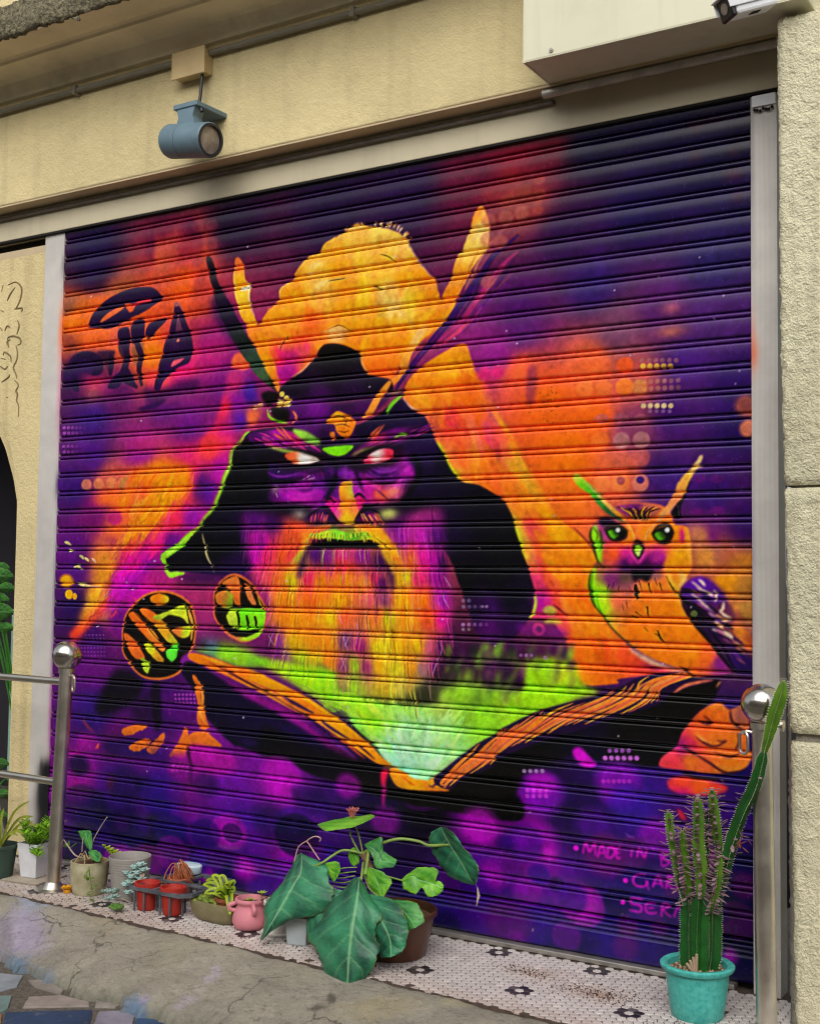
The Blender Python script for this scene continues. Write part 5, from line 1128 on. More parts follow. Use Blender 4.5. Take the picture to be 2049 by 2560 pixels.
# the strip of rough mortar at the inner corner
b = MB()
rows = []
for j in range(200):
    z = .0 + 2.2 * j / 199; w = .026 * (1 - z / 2.4)
    x1 = edge_x(z) + .004
    rows.append([(x1 - w - .006, PY + .09, z), (x1 - w + RNG.normal(0, .0012), PY + .045 + RNG.normal(0, .003), z), (x1 - w * .5, PY + .018 + RNG.normal(0, .003), z), (x1, PY + .008, z)])
b.grid(rows); b.obj('mortar_strip', M_mortar, pil, angle=85)
b = MB(); b.box(3.1865, 4.2, -.20, .2, 2.8825, 4.2)
tag(b.obj('wall_above_pillar', M_stuccoR, smooth=False), 'coarse stucco wall in the upper right corner above the pillar', 'wall')

BY = -.305
# --- cream metal box on the lintel
b = MB(); b.box(2.400, 3.285, BY, WY - .001, 2.8835, 3.40)
bx = tag(b.obj('metal_box', M_box, smooth=False, bevel=.004), 'cream enamelled metal box fixed to the lintel at upper right', 'box')
q = onY(1378, 125, BY)
b = MB(); b.tube([(q[0], BY - .0005, q[2]), (q[0], BY - .005, q[2])], .007, 12); b.tube([(q[0], BY - .005, q[2]), (q[0], BY - .0075, q[2])], .0035, 8)
b.obj('screw', M_pipe, bx)
b = MB(); b.box(2.398, 2.404, BY - .0012, WY - .001, 2.8815, 3.40); b.box(2.404, 3.285, BY - .0012, BY - .0005, 2.8815, 2.8833)
b.obj('folded_edge', M_box, bx, smooth=False)

# --- left wall with pointed arch
lw = thing('arched_wall', (-.3, .05, 0), 'cream stucco wall with a pointed arch and carved scrolls left of the shutter', 'wall')
zz = np.linspace(0, 2.672, 150)
def arch_in(z):   # right-hand edge of the opening
    return float(np.interp(z, [0, 1.45, 1.56, 1.66, 1.80, 1.95, 2.10, 2.20], [-.268, -.276, -.285, -.312, -.372, -.47, -.62, -.80]))
def arch_out(z): return float(np.interp(z, [0, 1.45, 1.60, 1.70, 1.80, 1.92, 2.06, 2.18, 2.30], [-.248, -.250, -.252, -.272, -.305, -.375, -.47, -.60, -.80]))
b = MB()
R_ = [[(-.1175, -.012, z), (-.118, -.012, z)] for z in zz]
front = []; side = []
for z in zz:
    xi = max(arch_out(z), -.80)
    front.append([(-.1185 + (xi + .1185) * k / 16, -.012, z) for k in range(17)])
    side.append([(xi, -.012, z), (xi - .002, .012, z)])
b.grid([list(reversed(r)) for r in front]); b.grid(side)
front = []; side = []
for z in zz:
    xo, xi = arch_out(z), arch_in(z)
    front.append([(xo + .002, .012, z), (xi, .016, z)]); side.append([(xi, .016, z), (xi, .14, z)])
b.grid([list(reversed(r)) for r in front]); b.grid(side)
b.box(-1.9, -.80, -.012, .14, 2.31, 2.672)
b.obj('wall_face', M_stuccoL, lw, angle=50)
b = MB(); b.box(-1.9, -.1185, .0, .14, 2.32, 2.6715); b.obj('wall_top', M_stuccoL, lw, smooth=False)
b = MB(); b.box(-1.9, -.1185, -.010, .14, 2.6725, 2.705); b.obj('ledge_band', M_plaster, lw, smooth=False)
b = MB(); b.box(-1.9, -.1185, .03, .14, 2.7055, 2.744); b.obj('shadow_slot', M_gap, lw, smooth=False)
carv = ['20,712 40,705 54,720 52,745 42,768 36,772', '18,752 26,735 38,718', '36,772 55,770 54,780', '44,800 48,815 42,836', '26,848 18,855 22,866', '22,868 20,845 34,840 50,846 52,858 44,862', '40,864 44,880 42,900 34,918 40,935 42,946', '36,950 46,962 40,978 44,985 42,1002 47,1015 46,1042',
        '8,712 4,728', '2,775 10,780', '8,888 12,880 26,890 28,905', '2,895 14,898', '4,955 22,942 24,935', '0,915 12,922 20,915', '0,818 6,826', '12,828 18,815 26,818', '16,992 20,994']
for s in carv:
    P = [onY(*map(float, t.split(',')), -.0125) for t in s.split()]
    Pn = np.array(P); Pn = crom(Pn, False, 5) if len(Pn) > 2 else Pn
    MB().tube([V(p) for p in Pn], [.0022 + .0022 * math.sin(math.pi * k / (len(Pn) - 1)) for k in range(len(Pn))], 6).obj('carved_line', M_carve, lw)
# room behind the arch
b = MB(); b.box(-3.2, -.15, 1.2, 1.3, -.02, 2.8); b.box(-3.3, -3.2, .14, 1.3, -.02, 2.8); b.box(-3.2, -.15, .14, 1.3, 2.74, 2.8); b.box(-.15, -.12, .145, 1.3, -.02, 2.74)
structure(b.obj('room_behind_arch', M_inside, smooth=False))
b = MB(); b.box(-3.2, -.15, .06, 1.2, -.06, -.006); structure(b.obj('room_floor', M_mortar, smooth=False))
b = MB(); b.box(-.92, -.40, .55, .56, .0, 1.05); pn = b.obj('panel', M_glass, None, smooth=False)
tag(pn, 'pale teal panel leaning inside the arched doorway', 'panel')

# --- unseen house added behind the viewer, so the gloss paint mirrors less sky
M_added_house = mat('added_house_render', hx('9a8e7c'), rough=.9, var=.12, vscale=1.2, bump=.3, bscale=30)
M_pane = mat('window_pane', hx('20262c'), rough=.1, var=.2, vscale=3)
hs_ = thing('added_house_opposite', (2, -10.5, -.128), 'plain beige house with rows of windows, added out of view for the gloss paint to mirror', 'house')
b = MB(); b.box(-14, 18, -16, -10.5, -.13, 5.2); b.obj('wall', M_added_house, hs_, smooth=False)
b = MB(); b.box(-14.2, 18.2, -16.2, -10.3, 5.2005, 5.5); b.obj('roof_slab', M_plaster, hs_, smooth=False)
for fl_ in (0, 1):
    for k in range(9):
        x = -12 + 3.4 * k; z = .9 + 2.3 * fl_
        b = MB(); b.box(x, x + 1.3, -10.5, -10.44, z, z + 1.3); w_ = b.obj('window', M_fascia, hs_, smooth=False)
        b = MB(); b.box(x + .08, x + .61, -10.44, -10.43, z + .08, z + 1.22); b.box(x + .69, x + 1.22, -10.44, -10.43, z + .08, z + 1.22); b.obj('pane', M_pane, w_, smooth=False)

# ================================================================ lamp, cable, boxes, camera
b = MB(); b.tube([(-2.2, -.1315, 3.308), (.74, -.1315, 3.308)], .0125, 12); b.tube([(.885, -.1315, 3.308), (3.2, -.1315, 3.308)], .0125, 12)
cd_ = tag(b.obj('conduit', M_conduit), 'thin grey cable conduit along the top of the stucco beam', 'conduit')
for x in (.18, 1.62):
    b = MB(); b.box(x - .008, x + .008, -.149, WY - .001, 3.288, 3.328); b.obj('clamp', M_conduit, cd_, smooth=False)
b = MB(); b.tube([(.884, -.1315, 3.308), (.915, -.1315, 3.308)], .019, 14); b.obj('conduit_socket', M_conduit, cd_)
L1, L2 = onY(433, 137, -.168), onY(508, 170, -.168)
jb = thing('junction_box', (.81, -.1, 3.26), 'flat tan junction box above the spotlight', 'junction box')
b = MB(); b.box(L1[0], L2[0], -.163, WY - .001, L2[2] - .01, L1[2]); b.obj('housing', M_plate, jb, smooth=False, bevel=.004)
b = MB(); b.box(L1[0] - .006, L2[0] + .006, -.171, -.163, L2[2] - .016, L1[2] + .006); b.obj('cover', M_plate, jb, smooth=False, bevel=.003)
# spotlight
a0, a1 = onY(416, 341, -.25), onY(535, 362, -.265)
ax = (V(a1) - V(a0)).normalized(); ax = Vector((.978, -.10, -.18)).normalized()
lc = (V(a0) + V(a1)) / 2
sp_ = thing('spotlight', (lc.x, -.13, lc.z), 'blue-grey cylindrical spotlight hanging from a bracket on the stucco beam', 'spotlight')
def along(prof, mat_, name, par, n=36, cap=True):
    """lathe about the lamp axis; prof: (radius, distance along the axis)"""
    b = MB(); b.lathe(prof, (0, 0, 0), n, cap=cap)
    rot = ax.to_track_quat('Z', 'Y').to_matrix().to_4x4()
    b.v = [tuple(Matrix.Translation(lc) @ rot @ Vector(p)) for p in b.v]
    return b.obj(name, mat_, par, angle=35)
R0, HL = .066, .118
body = along([(1e-6, -HL), (R0 - .012, -HL), (R0 - .003, -HL + .006), (R0, -HL + .014), (R0, -.026), (R0 - .002, -.0255), (R0 - .002, -.0235), (R0, -.023), (R0, HL - .004), (R0 - .003, HL), (R0 - .010, HL), (R0 - .010, HL - .012)], M_lampbody, 'body', sp_)
along([(R0 - .0095, HL - .002), (R0 - .004, HL + .001), (R0 - .004, HL + .003), (R0 - .013, HL + .003), (R0 - .0135, HL - .010)], M_lampdark, 'rim', body, cap=False)
along([(1e-6, HL - .006), (R0 - .03, HL - .0065), (R0 - .013, HL - .009)], M_lens, 'lens', body)
bk = onY(486, 262, -.22)
bt = lc.z + .142
b = MB()
b.add([(lc.x - .085, WY - .001, bt + .004), (lc.x + .060, WY - .001, bt + .004), (lc.x + .060, WY - .001, bt - .016), (lc.x - .085, WY - .001, bt - .016),
       (lc.x - .070, -.280, bt + .004), (lc.x + .050, -.280, bt + .004), (lc.x + .050, -.280, bt - .016), (lc.x - .070, -.280, bt - .016)],
      [(0, 1, 5, 4), (3, 7, 6, 2), (4, 5, 6, 7), (0, 4, 7, 3), (1, 2, 6, 5)])
b.obj('bracket_plate', M_lampbody, sp_, smooth=False, bevel=.003)
b = MB()
for (w0, w1, z0, z1) in ((.046, .036, bt - .016, bt - .050), (.036, .048, bt - .050, lc.z + R0 - .006)):
    b.add([(lc.x - w0 - .01, -.275, z0), (lc.x + w0 - .01, -.275, z0), (lc.x + w0 - .01, -.220, z0), (lc.x - w0 - .01, -.220, z0), (lc.x - w1 - .01, -.275, z1), (lc.x + w1 - .01, -.275, z1), (lc.x + w1 - .01, -.220, z1), (lc.x - w1 - .01, -.220, z1)],
          [(0, 1, 5, 4), (1, 2, 6, 5), (2, 3, 7, 6), (3, 0, 4, 7), (4, 5, 6, 7)])
b.obj('neck', M_lampbody, sp_, smooth=False)
b = MB(); b.tube([(lc.x + .048, -.250, bt - .022), (lc.x + .052, -.250, bt - .034)], .008, 10); b.obj('bolt', M_lampdark, sp_)
b = MB(); b.tube([(L2[0] - .022, -.148, L2[2] - .012), (L2[0] - .026, -.151, (L2[2] + bt) / 2), (L2[0] - .034, -.155, bt + .002)], .0065, 10); b.obj('cable', M_lampdark, sp_)
# security camera on the box
cc = thing('security_camera', (3.12, -.33, 2.92), 'white bullet security camera with black front, top right on the cream box', 'camera')
e0, e1 = V(onY(1795, 30, -.47)), V(onY(1895, -2, -.40))
dcam = (e0 - e1).normalized(); dcam = Vector((-.62, -.66, -.34)).normalized()
def oriented(b, o_, d):
    rot = d.to_track_quat('Y', 'Z').to_matrix().to_4x4()
    b.v = [tuple(Matrix.Translation(o_) @ rot @ Vector(p)) for p in b.v]; return b
o_ = V(onY(1812, 22, -.44))
b = MB(); b.box(-.032, .032, -.15, -.012, -.030, .028); body = oriented(b, o_, dcam).obj('body', M_white, cc, smooth=False, bevel=.008)
b = MB(); b.box(-.037, .037, -.14, .014, .029, .034); b.box(-.037, -.0335, -.14, .008, -.008, .030); b.box(.0335, .037, -.14, .008, -.008, .030); oriented(b, o_, dcam).obj('sun_shield', M_white, cc, smooth=False, bevel=.002)
b = MB(); b.box(-.033, .033, -.0125, .002, -.033, .0285); oriented(b, o_, dcam).obj('front_panel', M_black, body, smooth=False, bevel=.006)
b = MB(); b.tube([(0, .0005, 0), (0, .004, 0)], .016, 20); oriented(b, o_, dcam).obj('camera_lens', M_lens, body)
b = MB(); b.box(-.016, .004, -.10, -.07, -.0315, -.0302); oriented(b, o_, dcam).obj('rating_label', M_gap, body, smooth=False)
bb = o_ - dcam * .10
b = MB(); b.tube([(bb.x, bb.y, bb.z + .01), (bb.x + .01, bb.y + .01, bb.z + .10), (bb.x + .015, -.33, bb.z + .13), (bb.x + .015, BY - .001, bb.z + .13)], .012, 12); b.tube([(bb.x + .015, BY - .009, bb.z + .13), (bb.x + .015, BY - .0005, bb.z + .13)], .035, 20)
b.obj('mount_arm', M_white, cc)

# ================================================================ steel posts and rails
def post(base, top_x, top_z, ringside, label, name='steel_post'):
    t = thing(name, base, label, 'post', 'stainless posts on the tiled ledge')
    bx_, by_ = base[0], base[1]
    tx = top_x; zt = top_z - .112
    b = MB(); b.tube([(bx_, by_, .002), (bx_ + (tx - bx_) * .25, by_, zt * .25), (bx_ + (tx - bx_) * .6, by_, zt * .6), (tx, by_, zt)], .0275, 28); b.obj('shaft', M_steel, t)
    b = MB(); b.tube([(tx, by_, zt - .012), (tx, by_, zt + .006)], .032, 28); b.obj('collar', M_steel, t)
    b = MB(); b.sphere((tx, by_, zt + .056), .057, 20); b.obj('ball', M_ball, t)
    b = MB(); b.lathe([(.072, .0005), (.072, .003), (.045, .006), (.034, .018), (.028, .03)], (bx_, by_, 0), 32); b.obj('foot_flange', M_steel, t, angle=30)
    # chain link hanging from an eye
    rx = tx + ringside * .040
    b = MB(); b.tube([(tx + ringside * .026, by_ - .004, zt - .022), (rx, by_ - .006, zt - .020), (rx + ringside * .010, by_ - .006, zt - .028)], .005, 8); b.obj('eye', M_steel, t)
    pts_ = []
    for k in range(25):
        a_ = 2 * math.pi * k / 24
        pts_.append((rx + ringside * .008 + .013 * math.cos(a_), by_ - .008 - .006 * math.cos(a_), zt - .052 + .016 * math.sin(a_) + (.014 if math.sin(a_) > 0 else -.014)))
    b = MB(); b.tube(pts_, .0042, 8, cap=False); b.obj('chain_link', M_steel, t)
    return t, tx, zt
lp, ltx, lzt = post((.400, -.335, 0), .441, .966, 1, 'leaning stainless post with ball top, left of the shutter, rails attached')
for (zr, zl) in ((.806, .813), (.414, .420)):
    xk = .400 + (.441 - .400) * zr / .85
    b = MB(); b.tube([(xk - .02, -.335, zr), (-1.6, -.335, zl + .010)], .0145, 20); b.obj('rail', M_steel, lp)
rp, rtx, rzt = post((3.170, -.335, 0), 3.160, .945, -1, 'stainless post with ball top at the right, behind the cactus')
b = MB(); b.tube([(rtx + .026, -.335, .832), (rtx + .055, -.336, .834)], .006, 10); b.tube([(rtx + .052, -.336, .834), (rtx + .060, -.336, .834)], .016, 16); b.obj('side_knob', M_steel, rp)

# ================================================================ pots and plants
SOIL = mat('potting_soil', hx('3a261c'), rough=.95, var=.9, vscale=120, col2=hx('8a6a50'), bump=1, bscale=200)
def pot_mat(name, h, **k):
    kw = dict(rough=.55, var=.10, vscale=14); kw.update(k); return mat(name, hx(h), **kw)
def leafmat(name, h, h2=None, rough=.42, **k):
    return mat(name, hx(h), rough=rough, var=.5 if h2 else .18, vscale=k.pop('vscale', 18), col2=hx(h2) if h2 else None, bump=.35, bscale=38, sss=0.0, spec=.4, **k)
def soil(c, r, z, par, sx=1.0, sy=1.0, rot=0.0):
    b = MB(); n = 22; vs = [(c[0], c[1], z)]; fs = []
    for i in range(1, 6):
        for k in range(n):
            a_ = 2 * math.pi * k / n; x, y = r * i / 5 * math.cos(a_) * sx, r * i / 5 * math.sin(a_) * sy
            vs.append((c[0] + x * math.cos(rot) - y * math.sin(rot), c[1] + x * math.sin(rot) + y * math.cos(rot), z + (RNG.normal(0, .003) if i < 5 else 0)))
    for k in range(n): fs.append((0, 1 + k, 1 + (k + 1) % n))
    for i in range(4):
        for k in range(n): fs.append((1 + i * n + k, 1 + (i + 1) * n + k, 1 + (i + 1) * n + (k + 1) % n, 1 + i * n + (k + 1) % n))
    b.add(vs, fs); return b.obj('soil', SOIL, par, angle=80)
def pot_prof(r0, r1, h, t=.004, rim=0.0, rimh=.012, bulge=0.0):
    out = [(1e-6, .0), (r0 * .96, .0), (r0, .003)]
    for k in range(1, 8):
        f = k / 8; out.append((r0 + (r1 - r0) * f + bulge * math.sin(math.pi * f), h * f))
    if rim: out += [(r1, h - rimh), (r1 + rim, h - rimh + .001), (r1 + rim, h - .001), (r1 + rim - .002, h)]
    else: out += [(r1, h - .001)]
    out += [(r1 - t, h), (r1 - t - .001, h - .004), (r1 - t - .004, h * .8)]
    return out
def smooth_path(P, m=5):
    return [V(p) for p in crom(np.array([tuple(p) for p in P], float), False, m)]
def strap(P, w, curl=0.0, up=Vector((0, 0, 1)), fold=.15, n=5, tip=.05, basew=.5):
    """a strap leaf along path P; w = greatest half width"""
    P = smooth_path(P, 6); rows = []
    for i, p in enumerate(P):
        t = i / (len(P) - 1)
        d = (P[min(i + 1, len(P) - 1)] - P[max(i - 1, 0)]).normalized()
        s = d.cross(up);  s = s.normalized() if s.length > 1e-4 else Vector((1, 0, 0))
        nn = s.cross(d).normalized()
        ww = w * (basew + (1 - basew) * math.sin(min(1, t / .45) * math.pi / 2)) * (1 - max(0, (t - .5) / .5) ** 2 * (1 - tip))
        rows.append([p + s * ww * k + nn * (abs(k) * ww * fold * 2) for k in np.linspace(-1, 1, n)])
    b = MB(); b.grid([[tuple(q) for q in r] for r in rows]); return b
def merge(bs):
    m = MB()
    for b in bs: m.add(b.v, b.f)
    return m
def ell_leaf(c, d, L, w, up=Vector((0, 0, 1)), thick=.25, n=7):
    """a small plump leaf, pointed ellipsoid from c in direction d"""
    d = Vector(d).normalized(); s = d.cross(up); s = s.normalized() if s.length > 1e-3 else Vector((1, 0, 0)); u = s.cross(d)
    b = MB(); vs = []; k = 8
    for i in range(n + 1):
        t = i / n; r = math.sin(math.pi * min(1, t * .96 + .04)) ** .8
        for j in range(k):
            a_ = 2 * math.pi * j / k
            vs.append(tuple(Vector(c) + d * L * t + s * w * r * math.cos(a_) + u * w * thick * r * math.sin(a_) - u * 0.0))
    fs = [(i * k + j, i * k + (j + 1) % k, (i + 1) * k + (j + 1) % k, (i + 1) * k + j) for i in range(n) for j in range(k)]
    return b.add(vs, fs)

GRP = 'potted plants along the ledge'
# 1 dark green pot with strap leaves (left edge)
c = (.085, -.330)
t = thing('potted_spider_plant', (*c, 0), 'arching spider plant in a dark green pot at the left edge', 'potted plant', GRP)
b = MB(); b.lathe(pot_prof(.050, .068, .135, rim=.004), (*c, 0), 36); b.obj('pot', pot_mat('pot_dark_green', '2e4438', dirt=(hx('6a7a68'), 12, .55, .75, .5)), t, angle=30)
soil(c, .060, .115, t)
ml = leafmat('spider_leaf', '6c7a1e', 'b0b048', vscale=60)
q0 = Vector((*c, .12))
for tgt, mid in (((75, 2003), (35, 2035)), ((84, 2042), (45, 2052)), ((95, 2069), (55, 2060)), ((78, 2100), (40, 2078)), ((10, 2020), (2, 2060)), ((-30, 2060), (-10, 2070)), ((-10, 2000), (-2, 2050)), ((45, 2090), (25, 2085)), ((-25, 2120), (-15, 2090))):
    dy = RNG.normal(0, .02)
    strap([q0, V(onY(*mid, c[1] + dy * .6)), V(onY(*tgt, c[1] + dy))], .0075, up=Vector((.3, -.8, .6)), fold=.25).obj('leaf', ml, t, angle=70)
# 2 white pot, tapered square, bright foliage, on a slab
pc = V(onZ(62, 2200)); c = (.205, -.255)
t = thing('potted_stonecrop', (*c, 0), 'bright green leafy plant in a white tapered square pot on a slab', 'potted plant', GRP)
b = MB(); b.lathe([(1e-6, .008), (.052, .008), (.055, .012), (.070, .135), (.072, .145), (.066, .145), (.060, .12)], (*c, 0), 4, rot=math.radians(52)); b.obj('pot', pot_mat('pot_white', 'd4d6da', rough=.45), t, smooth=False, bevel=.004)
b = MB(); b.lathe([(.125, 0.0), (.13, .008), (.12, .008)], (c[0] + .012, c[1] - .012, 0), 4, rot=math.radians(52)); b.obj('slab', pot_mat('slab_stone', 'a89c8c', rough=.85), t, smooth=False)
soil(c, .05, .128, t)
ml = leafmat('stonecrop_leaf', '5f9a12', 'a4cc30', vscale=40)
for k in range(26):
    a_ = RNG.uniform(0, 6.28); rr_ = RNG.uniform(.0, .05); hgt = RNG.uniform(.03, .12); lean = Vector((math.cos(a_), math.sin(a_), 0)) * RNG.uniform(.01, .07) + Vector((.02, -.01, 0))
    p0 = Vector((c[0] + rr_ * math.cos(a_), c[1] + rr_ * math.sin(a_), .13)); p1 = p0 + Vector((0, 0, hgt)) + lean
    if k % 5 == 0: p1 = p0 + lean * 1.9 + Vector((0, 0, -.02))
    parts = [MB().tube([p0, (p0 + p1) / 2 + Vector((0, 0, .01)), p1], [.002, .002, .001], 5)]
    for j in range(17):
        f = .3 + .7 * j / 16; a2 = j * 2.4; base_ = p0.lerp(p1, f)
        parts.append(ell_leaf(base_, (math.cos(a2), math.sin(a2), .7), .028 + .010 * RNG.random(), .0055, thick=.4, n=4))
    merge(parts).obj('sprig', ml, t, angle=80)
# 3 cream pot with orchid
c = (.560, -.300)
t = thing('potted_orchid', (*c, 0), 'orchid with one broad leaf and bare stalks in a mossy cream pot', 'potted plant', GRP)
b = MB(); b.lathe(pot_prof(.060, .072, .125, t=.005, bulge=.004), (*c, 0), 40); b.obj('pot', mat('pot_cream_moss', hx('b8b094'), rough=.7, var=.8, vscale=16, col2=hx('6e6a2c'), bump=.2, bscale=60), t, angle=30)
soil(c, .062, .110, t)
b = MB()
for k in range(16):
    a_ = RNG.uniform(0, 6.28); b.tube([(c[0] + .01 * math.cos(a_), c[1] + .01 * math.sin(a_), .125), (c[0] + .035 * math.cos(a_), c[1] + .035 * math.sin(a_), .135 + .02 * RNG.random()), (c[0] + .062 * math.cos(a_ + .3), c[1] + .062 * math.sin(a_ + .3), .112)], [.003, .003, .002], 6)
b.obj('roots', mat('orchid_root', hx('a08a64'), rough=.8, var=.3, vscale=40), t)
g_ = leafmat('orchid_leaf', '2f7d2c', '5aa83c')
Pp = lambda x, y, Y: V(onY(x, y, Y))
def leaf_px(st, Y, dY, mat_, par, name='leaf', cup=.15, tilt=0.0, seg=14, thick=.0008, wave=0.0, vein=None, wr=0.0, tones=None):
    """a broad leaf: stations (left, mid, right) read as photo pixels; Y = depth of the mid rib (start, end), dY = extra depth at the margins"""
    n = len(st); rows = []
    for i, (l, m, r) in enumerate(st):
        f = i / (n - 1); y_ = Y[0] + (Y[1] - Y[0]) * f if len(Y) == 2 else float(np.interp(f, np.linspace(0, 1, len(Y)), Y))
        rows.append((V(onY(*l, y_ + dY[0])), V(onY(*m, y_)), V(onY(*r, y_ + dY[1]))))
    L_, M_2, R_2 = (np.array([tuple(q[k]) for q in rows]) for k in range(3))
    L_, M_2, R_2 = crom(L_, False, 12), crom(M_2, False, 12), crom(R_2, False, 12)
    ph = RNG.uniform(0, 6, 6); size = np.linalg.norm(M_2[-1] - M_2[0])
    ta, tb = tones or (hexc('1d5f48'), hexc('43936c')); ta, tb = lin(ta), lin(tb); tv = lin(hexc('8fc08a')); te = lin(hexc('8a8a3c'))
    nk = 5.5; g = []; cols = []
    for i in range(len(M_2)):
        row = []; f = i / (len(M_2) - 1)
        for k in range(-seg, seg + 1):
            s = abs(k) / seg; sg = -1 if k < 0 else 1; e = L_[i] if k < 0 else R_2[i]
            if i not in (0, len(M_2) - 1): e = M_2[i] + (e - M_2[i]) * (1 + .025 * math.sin(f * 37 + ph[0] * sg) + .02 * math.sin(f * 83 + ph[1]))
            p = M_2[i] * (1 - s) + e * s
            vv = (f - .20 * s) * nk; dv = abs(vv - round(vv))            # lateral veins run out and forward
            hgt = cup * np.linalg.norm(e - M_2[i]) * (s - s * s) * 1.2 + size * .010 * math.sin(math.pi * dv) * min(1, s * 3) * (1 if vein is not None else .4)
            hgt += (wave + size * .006) * (math.sin(f * 13 - s * 3 + ph[2] + sg) * s * s + .6 * math.sin(f * 29 + ph[3] * sg) * s ** 3)
            row.append(tuple(p + np.array([.25, -.9, .35]) * hgt))
            t_ = .5 + .28 * math.sin(f * 7 + ph[4] + 2 * s * sg) + .22 * math.sin(f * 17 - s * 9 * sg + ph[5]) + RNG.normal(0, .07)
            c_ = ta + (tb - ta) * min(1, max(0, t_))
            if vein is not None:
                wv = max(0, 1 - dv / .07) * (1 - s) ** .4 * .34; wv = max(wv, max(0, 1 - s / .06) * .65); c_ = c_ + (tv - c_) * wv
            ed = max(0, (s - .93) / .07) * (.35 + .35 * math.sin(f * 23 + ph[1])); c_ = c_ + (te - c_) * max(0, ed)
            cols.append(np.clip(c_, 0, 1))
        g.append(row)
    b = MB(); b.grid(g); o = b.obj(name, M_leaf, par, angle=85, solid=thick)
    set_tone(o.data, 'tone', np.array(cols))
    return o
M_leaf = mat('leaf_blade', (1, 1, 1), rough=.46, attr='tone', var=.14, vscale=60, bump=.3, bscale=90, spec=.45)
DK, LT, MD, TL = ((hexc(a_), hexc(b_)) for a_, b_ in (('124434', '35875e'), ('3a8418', '7cbc34'), ('246a38', '4f9a44'), ('4a9420', '80bc3c')))
leaf_px([((222, 2125), (226, 2127), (230, 2124)), ((205, 2100), (220, 2105), (230, 2098)), ((196, 2080), (212, 2080), (228, 2080)), ((197, 2079), (210, 2077), (222, 2077))], (-.305, -.30), (.004, .006), g_, t, tones=MD, vein=1)
leaf_px([((222, 2128), (222, 2128), (222, 2128)), ((222, 2135), (234, 2132), (240, 2126)), ((232, 2150), (242, 2146), (252, 2138)), ((244, 2156), (246, 2156), (249, 2154))], (-.30, -.34), (.0, .0), g_, t, tones=MD)
stm = mat('dry_stem', hx('a89888'), rough=.8, var=.2, vscale=30)
MB().tube(smooth_path([Vector((c[0], c[1], .13)), Pp(190, 2140, -.31), Pp(170, 2115, -.31), Pp(148, 2085, -.31)]), .0028, 6).obj('stalk', stm, t)
MB().tube(smooth_path([Pp(230, 2130, -.29), Pp(232, 2105, -.29), Pp(250, 2070, -.28), Pp(268, 2043, -.28)]), .0018, 6).obj('stalk', stm, t)
MB().tube(smooth_path([Pp(205, 2130, -.31), Pp(206, 2110, -.31), Pp(208, 2095, -.31)]), .0018, 6).obj('stalk', stm, t)
b = MB()
for k in range(9):
    p = Pp(225 + RNG.normal(0, 6), 2175 + 9 * k, -.385); b.add(*(lambda e: (e.v, e.f))(ell_leaf(p, (RNG.normal(0, 1), -.4, RNG.normal(0, .5)), .022, .008, n=4)))
b.tube(smooth_path([Pp(222, 2168, -.372), Pp(226, 2200, -.387), Pp(232, 2240, -.392), Pp(234, 2258, -.40)]), .0018, 6)
b.obj('trailing_vine', leafmat('vine_leaf', '4f6a24', '7a8a30'), t, angle=80)
# yellow flower head beside it
p = onZ(168, 2232); b = MB()
for k in range(18): b.add(*(lambda e: (e.v, e.f))(ell_leaf((p[0], p[1], .014), (math.cos(k * 2.4), math.sin(k * 2.4), .15 + .5 * (k % 3) / 3), .028, .009, n=4)))
b.add(*(lambda e: (e.v, e.f))(MB().lathe([(1e-6, 0), (.014, .0), (.016, .01), (.008, .02), (1e-6, .022)], (p[0], p[1], 0), 14)))
tag(b.obj('yellow_flower', leafmat('yellow_petal', 'd89a10', 'b86c08'), angle=60), 'yellow flower head lying on the tiles by the cream pot', 'flower')
# 4 big grey ribbed pot
c = (.735, -.262)
t = thing('ribbed_pot', (*c, 0), 'tall plain grey ribbed cylinder pot between orchid and blue succulent', 'pot')
pr = [(1e-6, 0), (.060, 0)]
for k in range(54):
    f = k / 53; pr.append((.062 + .018 * f ** .8 + .0007 * math.sin(k * 1.9), .002 + .150 * f))
pr += [(.080, .156), (.0775, .158), (.0745, .156), (.073, .12), (.068, .06), (1e-6, .055)]
b = MB(); b.lathe(pr, (*c, 0), 48); b.obj('pot', pot_mat('pot_grey', '8f8a84', rough=.7, bump=.1), t, angle=60)
# jade sprig behind
c = (.60, -.150)
t = thing('jade_sprig', (*c, 0), 'small jade plant with plump yellow-green leaves behind the grey ribbed pot', 'plant', GRP)
b = MB(); b.lathe(pot_prof(.035, .045, .085), (*c, 0), 28); b.obj('pot', pot_mat('pot_dull_clay', '6a5a4c'), t, angle=30)  # small pot in an even, muted brown
soil(c, .04, .075, t)
bm_ = leafmat('jade_leaf', '9ab428', 'd0d060', rough=.3, vscale=30)
for k in range(5):
    tip = Pp(265 + 9 * k + RNG.normal(0, 2), 2118 + 5 * k, -.16 - .004 * k); p0 = Vector((*c, .075)); b = MB(); b.tube(smooth_path([p0, (p0 + tip) / 2 + Vector((0, 0, .02)), tip]), .003, 6)
    for j in range(12):
        a2 = j * 2.2; b.add(*(lambda e: (e.v, e.f))(ell_leaf(p0.lerp(tip, .55 + .045 * j), (math.cos(a2), math.sin(a2), .5), .020, .008, thick=.5, n=4)))
    b.obj('sprig', bm_, t, angle=80)
